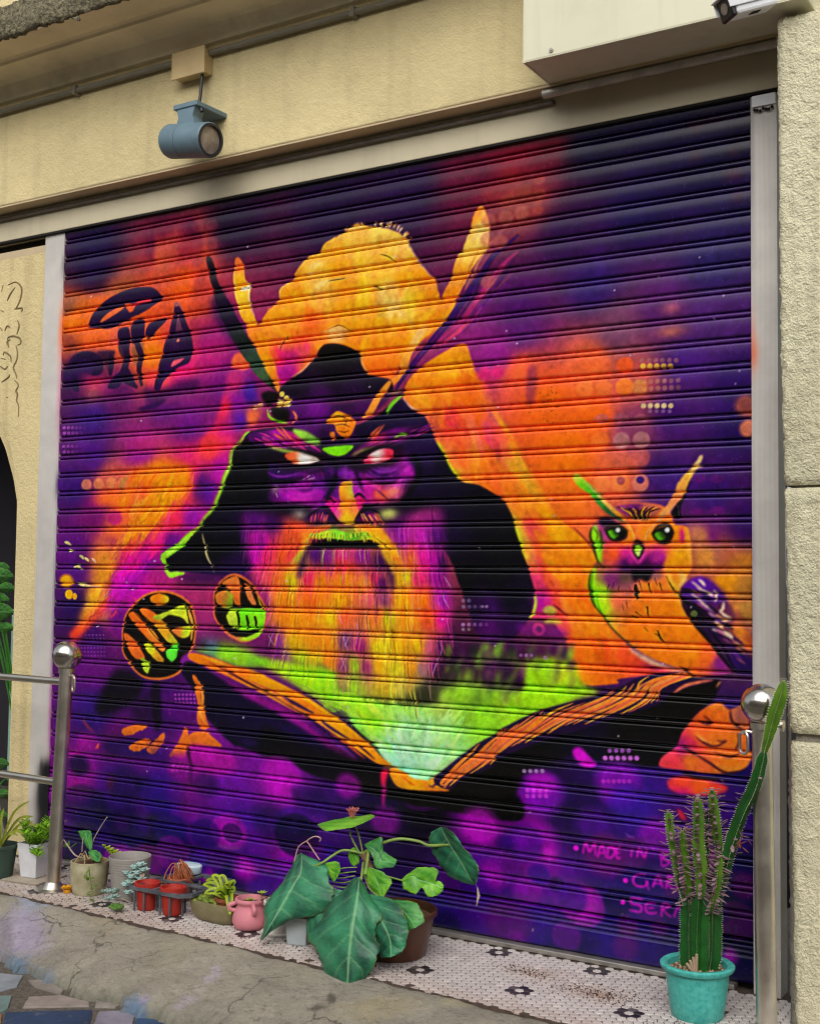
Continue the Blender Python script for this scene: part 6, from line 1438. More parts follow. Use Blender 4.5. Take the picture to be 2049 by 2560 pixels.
# 5 blue succulents
def rosette(cx, cy, cz, R_s, n, mat_, par, name='rosette', L=.028, w=.009):
    b = MB()
    for k in range(n):
        a_ = k * 2.4; f = k / n
        b.add(*(lambda e: (e.v, e.f))(ell_leaf((cx, cy, cz), (math.cos(a_), math.sin(a_), .1 + 1.3 * (1 - f)), L * (.5 + .6 * f), w, thick=.45, n=4)))
    return b.obj(name, mat_, par, angle=80)
mb_ = leafmat('blue_succulent', '8fb0aa', 'b8d0cc', rough=.6, vscale=40)
c = (.870, -.318)
t = thing('blue_succulent', (*c, 0), 'tall pale blue succulent rising from the red pot nearest the grey pot', 'plant', GRP)
for (x, y, Y) in ((338, 2172, -.31), (352, 2165, -.30), (318, 2185, -.32), (345, 2185, -.315), (330, 2195, -.325), (360, 2178, -.30), (315, 2215, -.345), (322, 2235, -.35), (326, 2208, -.33), (352, 2200, -.31)):
    q = Pp(x, y, Y); rosette(q.x, q.y, q.z, .02, 11, mb_, t, L=.030)
    MB().tube(smooth_path([Vector((c[0] - .02, c[1], .075)), (q + Vector((c[0] - .01, c[1], .08))) / 2 + Vector((0, 0, .01)), q]), .0025, 6).obj('stem', stm, t)
mb2 = leafmat('blue_green_creeper', '7f9c94', 'a0b8a8', rough=.7, vscale=40)
c = V(onZ(285, 2262)); t = thing('trailing_succulent', (c.x, c.y, 0), 'grey-green succulent sprawling on the tiles before the grey ribbed pot', 'plant', GRP)
for (x, y) in ((262, 2228), (275, 2236), (285, 2244), (270, 2250), (292, 2232), (280, 2225)):
    q = onZ(x, y + 22); rosette(q[0], q[1], .022 + .02 * RNG.random(), .02, 10, mb2, t, L=.028, w=.006)
for (x, y) in ((288, 2272), (298, 2276)):
    q = onZ(x, y + 6); rosette(q[0], q[1], .012, .02, 8, leafmat('creeper_green', '44702c', '6c9038'), t, L=.03, w=.013)
MB().tube(smooth_path([V(onZ(250, 2228)) + Vector((0, 0, .03)), V(onZ(290, 2250)) + Vector((0, 0, .015)), V(onZ(330, 2262)) + Vector((0, 0, .006))]), .0022, 6).obj('stem', stm, t)
# 6 nursery tray with red pots
tc = V(onZ(420, 2282)); tray = thing('nursery_tray', (.97, -.30, 0), 'black plastic carrying tray holding two small red pots', 'tray')
mt = mat('tray_plastic', hx('3c4048'), rough=.45, var=.4, vscale=20, col2=hx('8a8e94'))
RP = [(.905, -.345), (1.030, -.345)]
h_ = .088
b = MB()
ring = [(.86, -.395), (1.10, -.395), (1.135, -.36), (1.135, -.16), (1.10, -.10), (.90, -.10), (.86, -.14)]
m_ = len(ring); cen = (1.0, -.25)
sh_ = lambda p, k: (cen[0] + (p[0] - cen[0]) * k, cen[1] + (p[1] - cen[1]) * k)
vs = [(*p, h_ - .012) for p in ring] + [(*p, h_) for p in ring] + [(*sh_(p, .9), h_) for p in ring] + [(*sh_(p, .9), h_ - .012) for p in ring]
b.add(vs, [(a * m_ + i, a * m_ + (i + 1) % m_, ((a + 1) % 4) * m_ + (i + 1) % m_, ((a + 1) % 4) * m_ + i) for a in range(4) for i in range(m_)])
for x in (.967,): b.box(x - .008, x + .008, -.39, -.11, h_ - .008, h_ - .001)
b.box(.87, 1.13, -.255, -.24, h_ - .008, h_ - .0012)
for (x, y) in RP + [(.915, -.18), (1.06, -.18)]:
    for k in range(6):
        a_ = k * math.pi / 3; b.box(x + .047 * math.cos(a_) - .003, x + .047 * math.cos(a_) + .003, y + .047 * math.sin(a_) - .003, y + .047 * math.sin(a_) + .003, .001, h_ - .004)
b.obj('frame', mt, tray, smooth=False)
mr = pot_mat('pot_red', 'a8281c', rough=.5, dirt=(hx('6a2016'), 16, .5, .75, .6))
for i, (x, y) in enumerate(RP):
    t = thing('red_pot', (x, y, .0), ('small red plastic pot in the tray, with the blue succulent', 'small red plastic pot in the tray, empty and nearest the planter')[i], 'pot', 'red pots in the tray')
    b = MB(); b.lathe(pot_prof(.034, .043, .098, t=.003, rim=.005, rimh=.022), (x, y, .001), 36); b.obj('pot', mr, t, angle=30)
    if i: MB().lathe([(.0385, .088), (1e-6, .0875)], (x, y, 0), 30).obj('inner_disc', pot_mat('pot_red_inner', 'b03c2a'), t)
    else: soil((x, y), .038, .075, t)
x, y = .930, -.20
t = thing('dried_plant', (x, y, 0), 'orange-brown dried plant curling over a clay pot in the tray', 'plant')
b = MB(); b.lathe(pot_prof(.034, .043, .09, rim=.004), (x, y, .001), 30); b.obj('pot', pot_mat('pot_clay_dry', 'a4583c'), t, angle=30)
b = MB()
for k in range(22):
    a_ = RNG.uniform(0, 6.28); r_ = RNG.uniform(.02, .055); b.tube(smooth_path([(x, y, .085), (x + r_ * .5 * math.cos(a_), y + r_ * .5 * math.sin(a_), .13 + .02 * RNG.random()), (x + r_ * math.cos(a_ + .4), y + r_ * math.sin(a_ + .4), .10), (x + r_ * 1.1 * math.cos(a_ + .8), y + r_ * 1.1 * math.sin(a_ + .8), .06 + .03 * RNG.random())]), .0022, 5)
b.obj('dry_stems', mat('dry_leaf', hx('a06a3c'), rough=.8, var=.5, vscale=50, col2=hx('c84830')), t)
q = onZ(412, 2222); q = (.905, -.118)
b = MB(); b.lathe([(1e-6, 0), (.040, 0), (.043, .004), (.046, .024), (.0465, .028), (.042, .032), (1e-6, .033)], (q[0], q[1], .089), 34, sx=1.25, sy=.8)
tag(b.obj('blue_white_tub', mat('tub_blue_white', hx('dfe4e0'), rough=.35, var=.9, vscale=9, col2=hx('6fb4d0')), angle=35), 'small pale blue and white tub lying at the back of the tray', 'tub')
# 7 oblong planter
c = (1.215, -.300); rz = math.radians(-6)
t = thing('oblong_planter', (*c, 0), 'olive oblong stone planter with a yellow variegated plant', 'planter', GRP)
pr = [(1e-6, 0), (.062, 0), (.070, .006), (.078, .022), (.084, .046), (.086, .064), (.084, .070), (.077, .070), (.074, .056)]
b = MB(); b.lathe(pr, (*c, 0), 48, sx=1.38, sy=.82, rot=rz, power=3.2); b.obj('trough', mat('planter_stone', hx('8a7f60'), rough=.9, var=.8, vscale=10, col2=hx('5f5c34'), bump=.35, bscale=60), t, angle=50)
soil((c[0], c[1]), .077, .060, t, 1.34, .80, rz)
moss = MB()
for k in range(70):
    moss.sphere((c[0] - .055 + RNG.normal(0, .026), c[1] + RNG.normal(0, .02), .063 + .008 * RNG.random()), .006 + .006 * RNG.random(), 4)
moss.obj('moss', leafmat('moss_green', '5f7420', '9aa838'), t)
pc2 = (c[0] + .040, c[1] - .004)
b = MB(); b.lathe(pot_prof(.036, .044, .045, rim=.004), (pc2[0], pc2[1], .040), 32); b.obj('inner_pot', pot_mat('pot_terracotta', '8a4a30'), t, angle=30)
MLY = mat('variegated', hx('a8b81c'), rough=.4, var=.9, vscale=26, col2=hx('5a7a14'))
MLD = mat('variegated_mid', hx('2c4010'), rough=.4, var=.3, vscale=30)
p0 = Vector((pc2[0], pc2[1], .074))
for (x, y, Y) in ((529, 2188, -.30), (549, 2188, -.295), (507, 2212, -.31), (590, 2206, -.30), (586, 2230, -.33), (510, 2235, -.34), (572, 2255, -.35), (535, 2238, -.37), (555, 2215, -.27), (515, 2200, -.27), (575, 2290, -.375), (570, 2210, -.34)):
    tip = Pp(x, y, Y); mid = p0.lerp(tip, .55) + Vector((0, 0, .018 if y < 2280 else .045))
    o = strap([p0, mid, tip], .015, up=Vector((.3, -.7, .7)), fold=.2, n=7, basew=.35).obj('leaf', MLY, t, angle=70, solid=.001)
    s_ = strap([p0 + Vector((0, -.0012, .0012)), mid + Vector((.0005, -.0018, .0018)), p0.lerp(tip, .93) + Vector((0, -.0012, .002))], .0042, up=Vector((.3, -.7, .7)), fold=.2, n=3, basew=.3); s_.obj('leaf_stripe', MLD, o, angle=70)
# 8 pink pot
c = (1.372, -.325)
t = thing('pink_pot', (*c, 0), 'round pink pot with a small handle, soil and a twig', 'potted plant', GRP)
b = MB(); b.lathe([(1e-6, 0), (.046, 0), (.054, .006), (.062, .026), (.060, .048), (.052, .066), (.046, .080), (.047, .086), (.053, .090), (.055, .098), (.052, .104), (.046, .104), (.043, .092), (.042, .07)], (*c, 0), 44)
b.obj('pot', pot_mat('pot_pink', 'd0808c', rough=.65, bump=.15, bscale=90), t, angle=50)
for sgn in (-1, 1):
    hv = Vector((.6, -.5 * sgn, 0)).normalized() * (1 if sgn > 0 else -1)
    b = MB(); b.tube(smooth_path([Vector((c[0], c[1], .088)) + hv * .050, Vector((c[0], c[1], .080)) + hv * .072, Vector((c[0], c[1], .066)) + hv * .068, Vector((c[0], c[1], .062)) + hv * .050]), .0075, 10); b.obj('handle', pot_mat('pot_pink_handle', 'd0808c', rough=.65), t)
soil(c, .045, .088, t)
MB().tube(smooth_path([Pp(628, 2268, -.33), Pp(655, 2250, -.33), Pp(682, 2238, -.33)]), .0022, 6).obj('twig', mat('twig', hx('5a3a2a'), rough=.8), t)
rosette(c[0] - .005, c[1] + .004, .092, .01, 9, leafmat('sprout', '8a9440', 'b0a860'), t, name='sprout', L=.022, w=.005)
q = Pp(655, 2235, -.29); b = MB()
for k in range(8): b.add(*(lambda e: (e.v, e.f))(ell_leaf(q, (math.cos(k * 2.4), math.sin(k * 2.4), .4), .022, .005, n=4)))
b.tube(smooth_path([Vector((c[0] + .02, c[1] + .02, .09)), q]), .0015, 5); b.obj('sprig', leafmat('sprig_leaf', '8aa030', 'b0b848'), t, angle=80)
# 9 white pot behind the leaf
c = (1.495, -.315)
t = thing('white_pot', (*c, 0), 'plain white pot half hidden behind the left big leaf', 'pot')
b = MB(); b.lathe(pot_prof(.044, .054, .112, rim=.003), (*c, 0), 36); b.obj('pot', pot_mat('pot_plain_white', 'd8d4cc'), t, angle=30); soil(c, .048, .098, t)
b = MB(); b.lathe([(.06, .0), (.066, .008), (.058, .008)], (*c, 0), 32); b.obj('saucer', pot_mat('saucer_white', 'd0ccc4'), t, angle=30)
# 10 square grey-blue pot
c = (1.622, -.368)
t = thing('square_pot', (*c, 0), 'small square grey-blue pot under the big leaves', 'pot')
b = MB(); b.lathe([(1e-6, 0), (.046, 0), (.048, .003), (.058, .088), (.060, .092), (.054, .092), (.050, .07)], (*c, 0), 4, rot=math.radians(58)); b.obj('pot', mat('pot_grey_blue', hx('9aa4a4'), rough=.45, var=.5, vscale=7, col2=hx('c0c8d0')), t, smooth=False, bevel=.004); soil(c, .042, .08, t)

# 11 big-leaved plant in a brown pot
c = (1.945, -.295)
t = thing('big_leaf_plant', (*c, 0), 'large plant with broad drooping green leaves in a brown pot', 'potted plant', GRP)
b = MB(); b.lathe(pot_prof(.105, .140, .146, t=.006, rim=.004, rimh=.016), (*c, 0), 56); b.obj('pot', pot_mat('pot_brown', '54321c', rough=.35, var=.2), t, angle=30)
soil(c, .126, .122, t)
ML = leafmat('big_leaf', '1d5f48', '43937a'.replace('7a', '70'), vscale=22, rough=.5); MLl = leafmat('light_leaf', '3f8c1e', '6cb030', vscale=14); MV = mat('leaf_vein', hx('5f9a70'), rough=.5)
Z4 = lambda x, y: (600 + x / 2.466, 1960 + y / 2.466)
def st4(rows): return [tuple(Z4(*p) for p in r) for r in rows]
# centre leaf
leaf_px(st4([((690, 590), (735, 575), (765, 620)), ((640, 650), (730, 640), (800, 690)), ((560, 730), (722, 705), (880, 800)), ((490, 860), (708, 800), (842, 880)), ((415, 960), (695, 880), (832, 940)), ((480, 1040), (680, 990), (858, 1000)), ((500, 1130), (670, 1080), (848, 1080)), ((560, 1220), (665, 1180), (790, 1180)), ((645, 1285), (655, 1286), (665, 1285))]),
        (-.40, -.47, -.53, -.565, -.59), (.035, .035), ML, t, tones=DK, cup=.20, wave=.0035, vein=MV)
# left leaf
leaf_px(st4([((372, 430), (378, 425), (384, 432)), ((330, 470), (375, 540), (520, 500)), ((290, 560), (330, 620), (560, 620)), ((230, 650), (290, 690), (580, 700)), ((150, 760), (240, 780), (500, 800)), ((150, 850), (200, 850), (330, 840)), ((140, 920), (165, 910), (215, 900)), ((130, 965), (132, 966), (136, 962))]),
        (-.36, -.42, -.46, -.48), (.03, .02), ML, t, tones=DK, cup=.22, wave=.003, vein=MV)
leaf_px(st4([((520, 620), (560, 640), (640, 660)), ((470, 700), (520, 720), (640, 720)), ((420, 800), (480, 800), (600, 800)), ((415, 870), (460, 870), (560, 870)), ((415, 960), (440, 960), (500, 930)), ((440, 985), (455, 985), (470, 980))]), (-.40, -.46), (.02, .02), ML, t, tones=DK, cup=.2, wave=.002)
# right leaf, dark, in front of the pot
leaf_px(st4([((740, 700), (760, 690), (800, 680)), ((760, 760), (830, 760), (950, 720)), ((780, 860), (880, 860), (1020, 820)), ((830, 960), (920, 950), (1035, 900)), ((850, 1040), (930, 1020), (1020, 1000)), ((870, 1075), (930, 1070), (1000, 1040))]), (-.40, -.47, -.49), (.02, .02), ML, t, tones=DK, cup=.22, wave=.003, vein=MV)
leaf_px(st4([((890, 720), (905, 720), (920, 718)), ((920, 745), (960, 740), (1000, 718)), ((960, 820), (1010, 790), (1090, 740)), ((1000, 900), (1060, 850), (1135, 830)), ((1040, 905), (1080, 890), (1130, 860))]), (-.38, -.42), (.01, .02), ML, t, tones=MD, cup=.25, vein=MV)
# upper right hanging leaf
leaf_px(st4([((1180, 300), (1240, 265), (1275, 275)), ((1165, 350), (1270, 330), (1330, 320)), ((1190, 430), (1310, 400), (1375, 390)), ((1240, 510), (1350, 460), (1430, 450)), ((1290, 570), (1390, 530), (1470, 520)), ((1380, 610), (1420, 590), (1468, 570)), ((1440, 625), (1448, 622), (1455, 615))]), (-.26, -.24), (.02, -.03), ML, t, tones=DK, cup=.22, wave=.002, vein=MV)
MB().tube([Pp(*Z4(1462, 640), -.24), Pp(*Z4(1470, 690), -.245), Pp(*Z4(1456, 755), -.25)], [.002, .005, .001], 8).obj('dry_tip', stm, t)
MB().tube([Pp(*Z4(1452, 615), -.24), Pp(*Z4(1462, 645), -.24)], .0008, 5).obj('dry_thread', stm, t)
# small lobed leaves
leaf_px(st4([((995, 590), (1000, 600), (1000, 612)), ((1030, 560), (1060, 570), (1010, 650)), ((1090, 520), (1110, 595), (1080, 680)), ((1180, 515), (1160, 610), (1120, 640)), ((1225, 545), (1190, 620), (1150, 690)), ((1180, 600), (1215, 630), (1200, 695)), ((1230, 600), (1235, 640), (1240, 670)), ((1255, 625), (1254, 640), (1250, 655))]), (-.30, -.29), (.01, -.02), MLl, t, tones=LT, cup=.25, vein=MV)
leaf_px(st4([((765, 375), (770, 380), (775, 390)), ((800, 355), (815, 400), (800, 420)), ((870, 330), (850, 430), (820, 460)), ((880, 380), (865, 465), (830, 510)), ((890, 420), (885, 480), (860, 525)), ((960, 465), (930, 485), (900, 518)), ((965, 480), (960, 490), (945, 515))]), (-.31, -.33), (.02, -.01), ML, t, tones=MD, cup=.25, vein=MV)
leaf_px(st4([((690, 395), (700, 392), (715, 398)), ((668, 430), (695, 440), (730, 440)), ((675, 480), (700, 490), (735, 485)), ((695, 505), (705, 506), (720, 500))]), (-.30, -.30), (.0, .01), MLl, t, tones=LT, cup=.3)
leaf_px(st4([((780, 520), (790, 520), (800, 515)), ((780, 580), (830, 570), (880, 545)), ((790, 620), (850, 620), (935, 600)), ((820, 660), (865, 650), (925, 630)), ((850, 700), (870, 690), (890, 690)), ((862, 705), (872, 704), (882, 704))]), (-.35, -.38), (.01, .0), MLl, t, tones=LT, cup=.25, vein=MV)
leaf_px(st4([((515, 500), (520, 495), (530, 488)), ((530, 540), (560, 530), (600, 480)), ((560, 580), (585, 560), (618, 530)), ((575, 605), (585, 600), (600, 575))]), (-.36, -.37), (.0, .0), MLl, t, tones=LT, cup=.25)
# top leaf, seen edge on
leaf_px(st4([((478, 250), (480, 255), (485, 262)), ((540, 232), (540, 250), (530, 290)), ((620, 215), (620, 240), (620, 280)), ((690, 200), (695, 225), (690, 270)), ((740, 200), (750, 215), (745, 248)), ((800, 190), (800, 205), (800, 222)), ((828, 195), (828, 200), (828, 208))]), (-.30, -.31), (.05, -.05), ML, t, tones=TL, cup=.05)
fl = MB(); fm = mat('pink_flower', hx('b84c50'), rough=.6, var=.5, vscale=60, col2=hx('e0a090'))
f0 = Pp(*Z4(690, 215), -.30)
for k in range(24):
    a_ = RNG.uniform(0, 6.28); r_ = RNG.uniform(.004, .02); fl.tube([f0, f0 + Vector((r_ * .6 * math.cos(a_), r_ * .6 * math.sin(a_), .016)), f0 + Vector((r_ * math.cos(a_), r_ * math.sin(a_), .024 + .010 * RNG.random())), f0 + Vector((r_ * 1.3 * math.cos(a_ + .5), r_ * 1.3 * math.sin(a_ + .5), .026 + .012 * RNG.random()))], .0012, 5)
    fl.sphere(f0 + Vector((r_ * 1.3 * math.cos(a_ + .5), r_ * 1.3 * math.sin(a_ + .5), .028 + .010 * RNG.random())), .0022, 4)
fl.obj('flower', fm, t)
# stems
MS = mat('green_stem', hx('7a9440'), rough=.5, var=.25, vscale=20); MW = mat('woody_stem', hx('7a5a3c'), rough=.8, var=.4, vscale=40)
p0 = Vector((c[0] - .02, c[1], .12))
def stem(P, r, m=MS): MB().tube(smooth_path(P), r if isinstance(r, float) else r, 8).obj('stem', m, t)
crown = Pp(*Z4(760, 430), -.30)
MB().tube(smooth_path([p0, p0.lerp(crown, .5) + Vector((.01, 0, 0)), crown]), [.012] * 6 + [.011] * 5, 10).obj('trunk', MW, t)
stem([crown - Vector((0, 0, .01)), Pp(*Z4(735, 330), -.30), Pp(*Z4(700, 230), -.30)], .0026)
stem([crown - Vector((0, 0, .02)), Pp(*Z4(690, 340), -.30), Pp(*Z4(670, 270), -.30)], .0030)
stem([crown, Pp(*Z4(870, 370), -.29), Pp(*Z4(980, 340), -.28), Pp(*Z4(1100, 355), -.26), Pp(*Z4(1165, 380), -.255), Pp(*Z4(1290, 375), -.253)], .0048)
stem([crown, Pp(*Z4(640, 410), -.32), Pp(*Z4(560, 450), -.35), Pp(*Z4(500, 490), -.37), Pp(*Z4(380, 540), -.38)], .0042)
stem([crown - Vector((0, 0, .03)), Pp(*Z4(750, 560), -.36), Pp(*Z4(728, 690), -.425)], .0042)
stem([crown, Pp(*Z4(790, 420), -.31), Pp(*Z4(770, 560), -.35)], .0050)
stem([crown - Vector((0, 0, .06)), Pp(*Z4(900, 570), -.31), Pp(*Z4(1000, 597), -.30)], .0028)
stem([crown - Vector((0, 0, .05)), Pp(*Z4(800, 650), -.36), Pp(*Z4(900, 720), -.38)], .0030)
for k in range(5): stem([Pp(*Z4(720 - 6 * k, 515 + 26 * k), -.32), Pp(*Z4(640, 520 + 30 * k), -.33), Pp(*Z4(570, 540 + 22 * k), -.34)], .0018)
stem([Pp(*Z4(490, 470), -.36), Pp(*Z4(430, 380), -.35), Pp(*Z4(415, 350), -.35), Pp(*Z4(460, 325), -.35), Pp(*Z4(495, 335), -.35), Pp(*Z4(490, 355), -.35)], .0020, mat('pinkish_stem', hx('c09890'), rough=.7))
stem([Pp(*Z4(415, 350), -.35), Pp(*Z4(360, 390), -.36), Pp(*Z4(335, 480), -.38)], .0018, mat('pinkish_stem_b', hx('b89088'), rough=.7))
yl = MB(); yl.add(*(lambda e: (e.v, e.f))(ell_leaf(Pp(*Z4(225, 680), -.36), (.5, -.2, .8), .035, .012, n=6))); yl.obj('yellow_leaf', leafmat('old_leaf', 'b0b020', '808c1c'), t)

# 12 turquoise pot with cactus
c = (2.965, -.300)
t = thing('potted_cactus', (*c, 0), 'tall branching candelabra cactus in a speckled turquoise pot at right', 'potted plant', GRP)
b = MB(); b.lathe([(1e-6, 0), (.070, 0), (.073, .004), (.080, .05), (.087, .105), (.088, .128), (.100, .132), (.104, .138), (.104, .144), (.098, .148), (.088, .147), (.083, .143), (.080, .11)], (*c, 0), 56)
b.obj('pot', mat('pot_turquoise', hx('2f9a94'), rough=.45, var=.9, vscale=70, col2=hx('5cc0b4'), bump=.1), t, angle=35)
soil(c, .082, .126, t)
gr = MB()
for k in range(90):
    a_ = RNG.uniform(0, 6.28); r_ = .078 * math.sqrt(RNG.random()); gr.sphere((c[0] + r_ * math.cos(a_), c[1] + r_ * math.sin(a_), .128), .002 + .004 * RNG.random(), 3)
gr.obj('gravel', mat('pale_gravel', hx('6a4a3c'), rough=.9, var=.9, vscale=160, col2=hx('d8c0a0')), t)
MC = leafmat('cactus_green', '12461a', '2a7424', vscale=24); MCl = leafmat('cactus_light', '3c6a14', '789a2a', vscale=24); MT = mat('cactus_thorn', hx('d8d0b0'), rough=.6); MP = mat('cactus_leaflet', hx('7a5a64'), rough=.6, var=.5, vscale=40, col2=hx('a89098'))
K5 = lambda x, y: (1250 + x / 2.16, 1660 + y / 2.16)
def column(P, r, mat_, leafy=0.0, name='branch', thorns=True, wings=4):
    P = smooth_path(P, 8); b = MB(); n = wings * 6; rings = []; rot0 = RNG.uniform(0, 2)
    L_ = len(P); th = MB(); lf = MB(); nl = 0
    for i, p in enumerate(P):
        d = (P[min(i + 1, L_ - 1)] - P[max(i - 1, 0)]).normalized(); a_ = Vector((1, 0, 0)) - d * d.x; a_.normalize(); c_ = d.cross(a_)
        f = i / (L_ - 1); rr_ = (r if isinstance(r, float) else float(np.interp(f, np.linspace(0, 1, len(r)), r))) * (1 if f < .9 else math.sqrt(max(.06, 1 - ((f - .9) / .1) ** 2)))
        rr_ *= 1 + .05 * math.sin(i * 1.9)
        for k in range(n):
            an = 2 * math.pi * k / n + rot0; q = .5 + .5 * math.cos(wings * (an - rot0)); rad = rr_ * (.34 + .66 * q ** 2.6)
            b.v.append(tuple(p + (a_ * math.cos(an) + c_ * math.sin(an)) * rad))
        if thorns:
            for w in range(wings):
                an = 2 * math.pi * w / wings + rot0; o_ = a_ * math.cos(an) + c_ * math.sin(an)
                for s in range(2):
                    pp = p + d * (s * .006); th.tube([pp + o_ * rr_ * .97, pp + o_ * (rr_ + .0045) + c_ * RNG.normal(0, .0015)], [.0007, .0002], 4, cap=False)
                if leafy and RNG.random() < leafy:
                    lf.add(*(lambda e: (e.v, e.f))(ell_leaf(p + o_ * rr_ * .95, o_ + d * RNG.uniform(-.4, .7), .020 + .014 * RNG.random(), .0060, thick=.2, n=4))); nl += 1
    b.f += [(i * n + k, i * n + (k + 1) % n, (i + 1) * n + (k + 1) % n, (i + 1) * n + k) for i in range(L_ - 1) for k in range(n)] + [tuple((L_ - 1) * n + k for k in range(n)), tuple(reversed(range(n)))]
    o = b.obj(name, mat_, t, angle=85)
    if thorns: th.obj('thorns', MT, o)['kind'] = 'stuff'
    if nl: lf.obj('leaflets', MP, o)['kind'] = 'stuff'
    return o
Q = lambda x, y, Y=-.30: Pp(*K5(x, y), Y)
z_ = Vector((c[0], c[1], .115))
column([z_ + Vector((.005, 0, 0)), Q(1075, 1600), Q(1075, 1450), Q(1085, 1250)], [.026, .028, .028, .025], MC, 0, 'stem')
column([z_ + Vector((-.012, .012, 0)), Q(1020, 1600, -.285), Q(1020, 1400, -.285), Q(1010, 1240, -.285)], [.023, .026, .025, .021], MC, 0, 'stem')
column([z_ + Vector((.022, .016, 0)), Q(1135, 1580, -.28), Q(1140, 1400, -.28), Q(1140, 1250, -.28)], [.023, .029, .029, .025], MC, 0, 'stem')
column([Q(1080, 1260, -.305), Q(1085, 1120, -.305), Q(1070, 980, -.305), Q(1070, 860, -.305), Q(1065, 720, -.305)], [.012, .018, .017, .015, .012], MCl, .9)
column([Q(1015, 1260, -.29), Q(1010, 1120, -.29), Q(990, 1000, -.29), Q(985, 900, -.29)], [.010, .014, .014, .010], MCl, .9)
column([Q(960, 1190, -.29), Q(945, 1080, -.29), Q(920, 920, -.29), Q(908, 800, -.29)], [.005, .008, .011, .010], MCl, .6)
column([Q(1010, 1300, -.29), Q(985, 1240, -.29), Q(962, 1180, -.29)], [.012, .008, .006], MC, .3)
column([Q(1140, 1260, -.28), Q(1180, 1020, -.28), Q(1170, 920, -.28), Q(1155, 800, -.28), Q(1142, 680, -.28)], [.012, .009, .014, .014, .009], MCl, .8)
column([Q(1130, 1340, -.30), Q(1165, 1240, -.31), Q(1180, 1140, -.315), Q(1190, 1035, -.315)], [.005, .009, .011, .007], MCl, .7)
column([Q(1110, 1160, -.285), Q(1110, 1000, -.285), Q(1105, 900, -.285), Q(1115, 800, -.285)], [.010, .014, .013, .008], MC, .9)
column([Q(1160, 1300, -.29), Q(1220, 1080, -.30), Q(1250, 960, -.315), Q(1310, 790, -.345), Q(1380, 640, -.38), Q(1425, 470, -.40)], [.012, .016, .018, .018, .017, .013], MC, .12)
column([Q(1425, 475, -.40), Q(1450, 390, -.41), Q(1480, 280, -.415), Q(1515, 170, -.42), Q(1530, 90, -.42)], [.008, .013, .018, .017, .006], MCl, .0)
dl = MB()
for k in range(6):
    q = Q(1315 + RNG.normal(0, 14), 960 + RNG.normal(0, 20), -.34); dl.add(*(lambda e: (e.v, e.f))(ell_leaf(q, (RNG.normal(), RNG.normal() * .4, -1), .024, .006, n=4)))
dl.tube([Q(1290, 900, -.335), Q(1310, 950, -.34)], .001, 4)
dl.obj('dry_leaflets', mat('dry_leaflet', hx('7a4030'), rough=.7), t)
b = MB()
for k in range(4): b.tube([Vector((c[0] + .002 * k, c[1] - .03, .128)), Vector((c[0] + .01 * (k - 2), c[1] - .035, .15 + .01 * k))], [.006, .004], 8)
b.obj('stub', mat('cactus_stub', hx('a89078'), rough=.8), t)

# plants inside the arch
c = (-.60, .40)
t = thing('indoor_plant', (*c, 0), 'dark broad-leaved plant inside the arched doorway at far left', 'plant')
b = MB(); b.lathe(pot_prof(.10, .14, .22), (*c, 0), 32); b.obj('pot', pot_mat('pot_inside', '4a4a44'), t, angle=30)
MG = leafmat('indoor_leaf', '2c6a1c', '4a8a28')
for (x, y, Y, s) in ((12, 1440, .30, 40), (20, 1470, .32, 30), (10, 1530, .30, 45), (18, 1570, .33, 30), (8, 1420, .34, 30), (4, 1910, .25, 30), (10, 1985, .25, 26), (5, 2040, .25, 30), (2, 1500, .36, 40)):
    leaf_px([((x - s * .9, y - 4), (x - s * .95, y), (x - s * .9, y + 4)), ((x - s * .3, y - s * .45), (x - s * .4, y), (x - s * .4, y + s * .4)), ((x + s * .2, y - s * .4), (x + s * .1, y), (x + s * .1, y + s * .4)), ((x + s * .55, y - 2), (x + s * .55, y + 2), (x + s * .55, y + 5))], (Y, Y - .03), (.0, .03), MG, t, tones=(hexc('1f5414'), hexc('3f8424')), cup=.2, vein=1)
    q = V(onY(x - s * .9, y, Y)); MB().tube(smooth_path([Vector((*c, .15)), Vector((*c, .15)).lerp(q, .6) + Vector((0, 0, .08)), q]), .004, 6).obj('stem', MG, t)

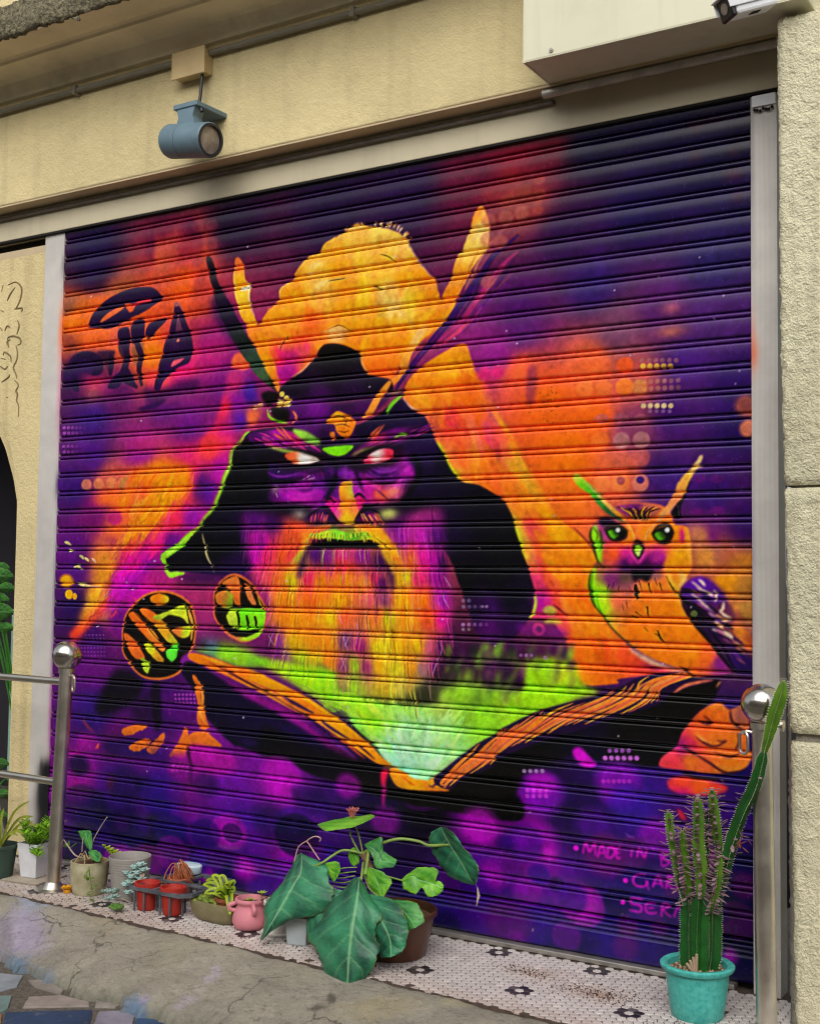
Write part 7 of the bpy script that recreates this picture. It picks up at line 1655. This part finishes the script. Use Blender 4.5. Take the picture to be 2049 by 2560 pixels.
# ================================================================ crumbs and litter
M_crumb = mat('soil_crumb', hx('4a2c1e'), rough=.95, var=.9, vscale=200, col2=hx('2a1810'))
cr = MB()
for (cx, cy, rx, ry, n) in ((2.36, -.215, .05, .018, 110), (2.44, -.235, .03, .012, 70), (2.64, -.285, .075, .035, 330), (2.70, -.31, .05, .02, 120), (1.0, -.42, .25, .02, 60), (1.5, -.41, .2, .03, 60), (.5, -.40, .3, .03, 90), (2.97, -.41, .06, .02, 60), (1.95, -.43, .12, .015, 80)):
    for k in range(n):
        x, y = cx + RNG.normal(0, rx), cy + RNG.normal(0, ry); r_ = abs(RNG.normal(.0016, .0011)) + .0006
        if y < edge_y(x) + .005: continue
        a_ = RNG.uniform(0, 6.28); vs = [(x + r_ * math.cos(a_ + j * 2.1) * RNG.uniform(.7, 1.4), y + r_ * math.sin(a_ + j * 2.1) * RNG.uniform(.7, 1.4), .0) for j in range(3)] + [(x, y, r_ * .9)]
        cr.add(vs, [(0, 1, 3), (1, 2, 3), (2, 0, 3)])
o = cr.obj('spilled_soil', M_crumb, smooth=False); o['kind'] = 'stuff'; o['label'] = 'brown crumbs of spilled soil scattered over the white hexagon tiles'; o['category'] = 'soil'
grit = MB()
for k in range(900):
    x = RNG.uniform(-.3, 3.4); y = edge_y(x) - .02 - abs(RNG.normal(0, .10)); f_ = min(1, (edge_y(x) - y) / (edge_y(x) - out_y(x) + 1e-6)); z = -.008 - .088 * f_ ** 1.15; r_ = abs(RNG.normal(.0015, .001)) + .0006
    if f_ > .95: continue
    a_ = RNG.uniform(0, 6.28); vs = [(x + r_ * math.cos(a_ + j * 2.1) * RNG.uniform(.7, 1.4), y + r_ * math.sin(a_ + j * 2.1) * RNG.uniform(.7, 1.4), z - .003) for j in range(3)] + [(x, y, z + r_ * .8)]
    grit.add(vs, [(0, 1, 3), (1, 2, 3), (2, 0, 3)])
o = grit.obj('grit', mat('grit_stone', hx('5c5448'), rough=.95, var=.9, vscale=150, col2=hx('a8a090')), smooth=False); o['kind'] = 'stuff'; o['label'] = 'loose grit lying on the concrete apron'; o['category'] = 'grit'
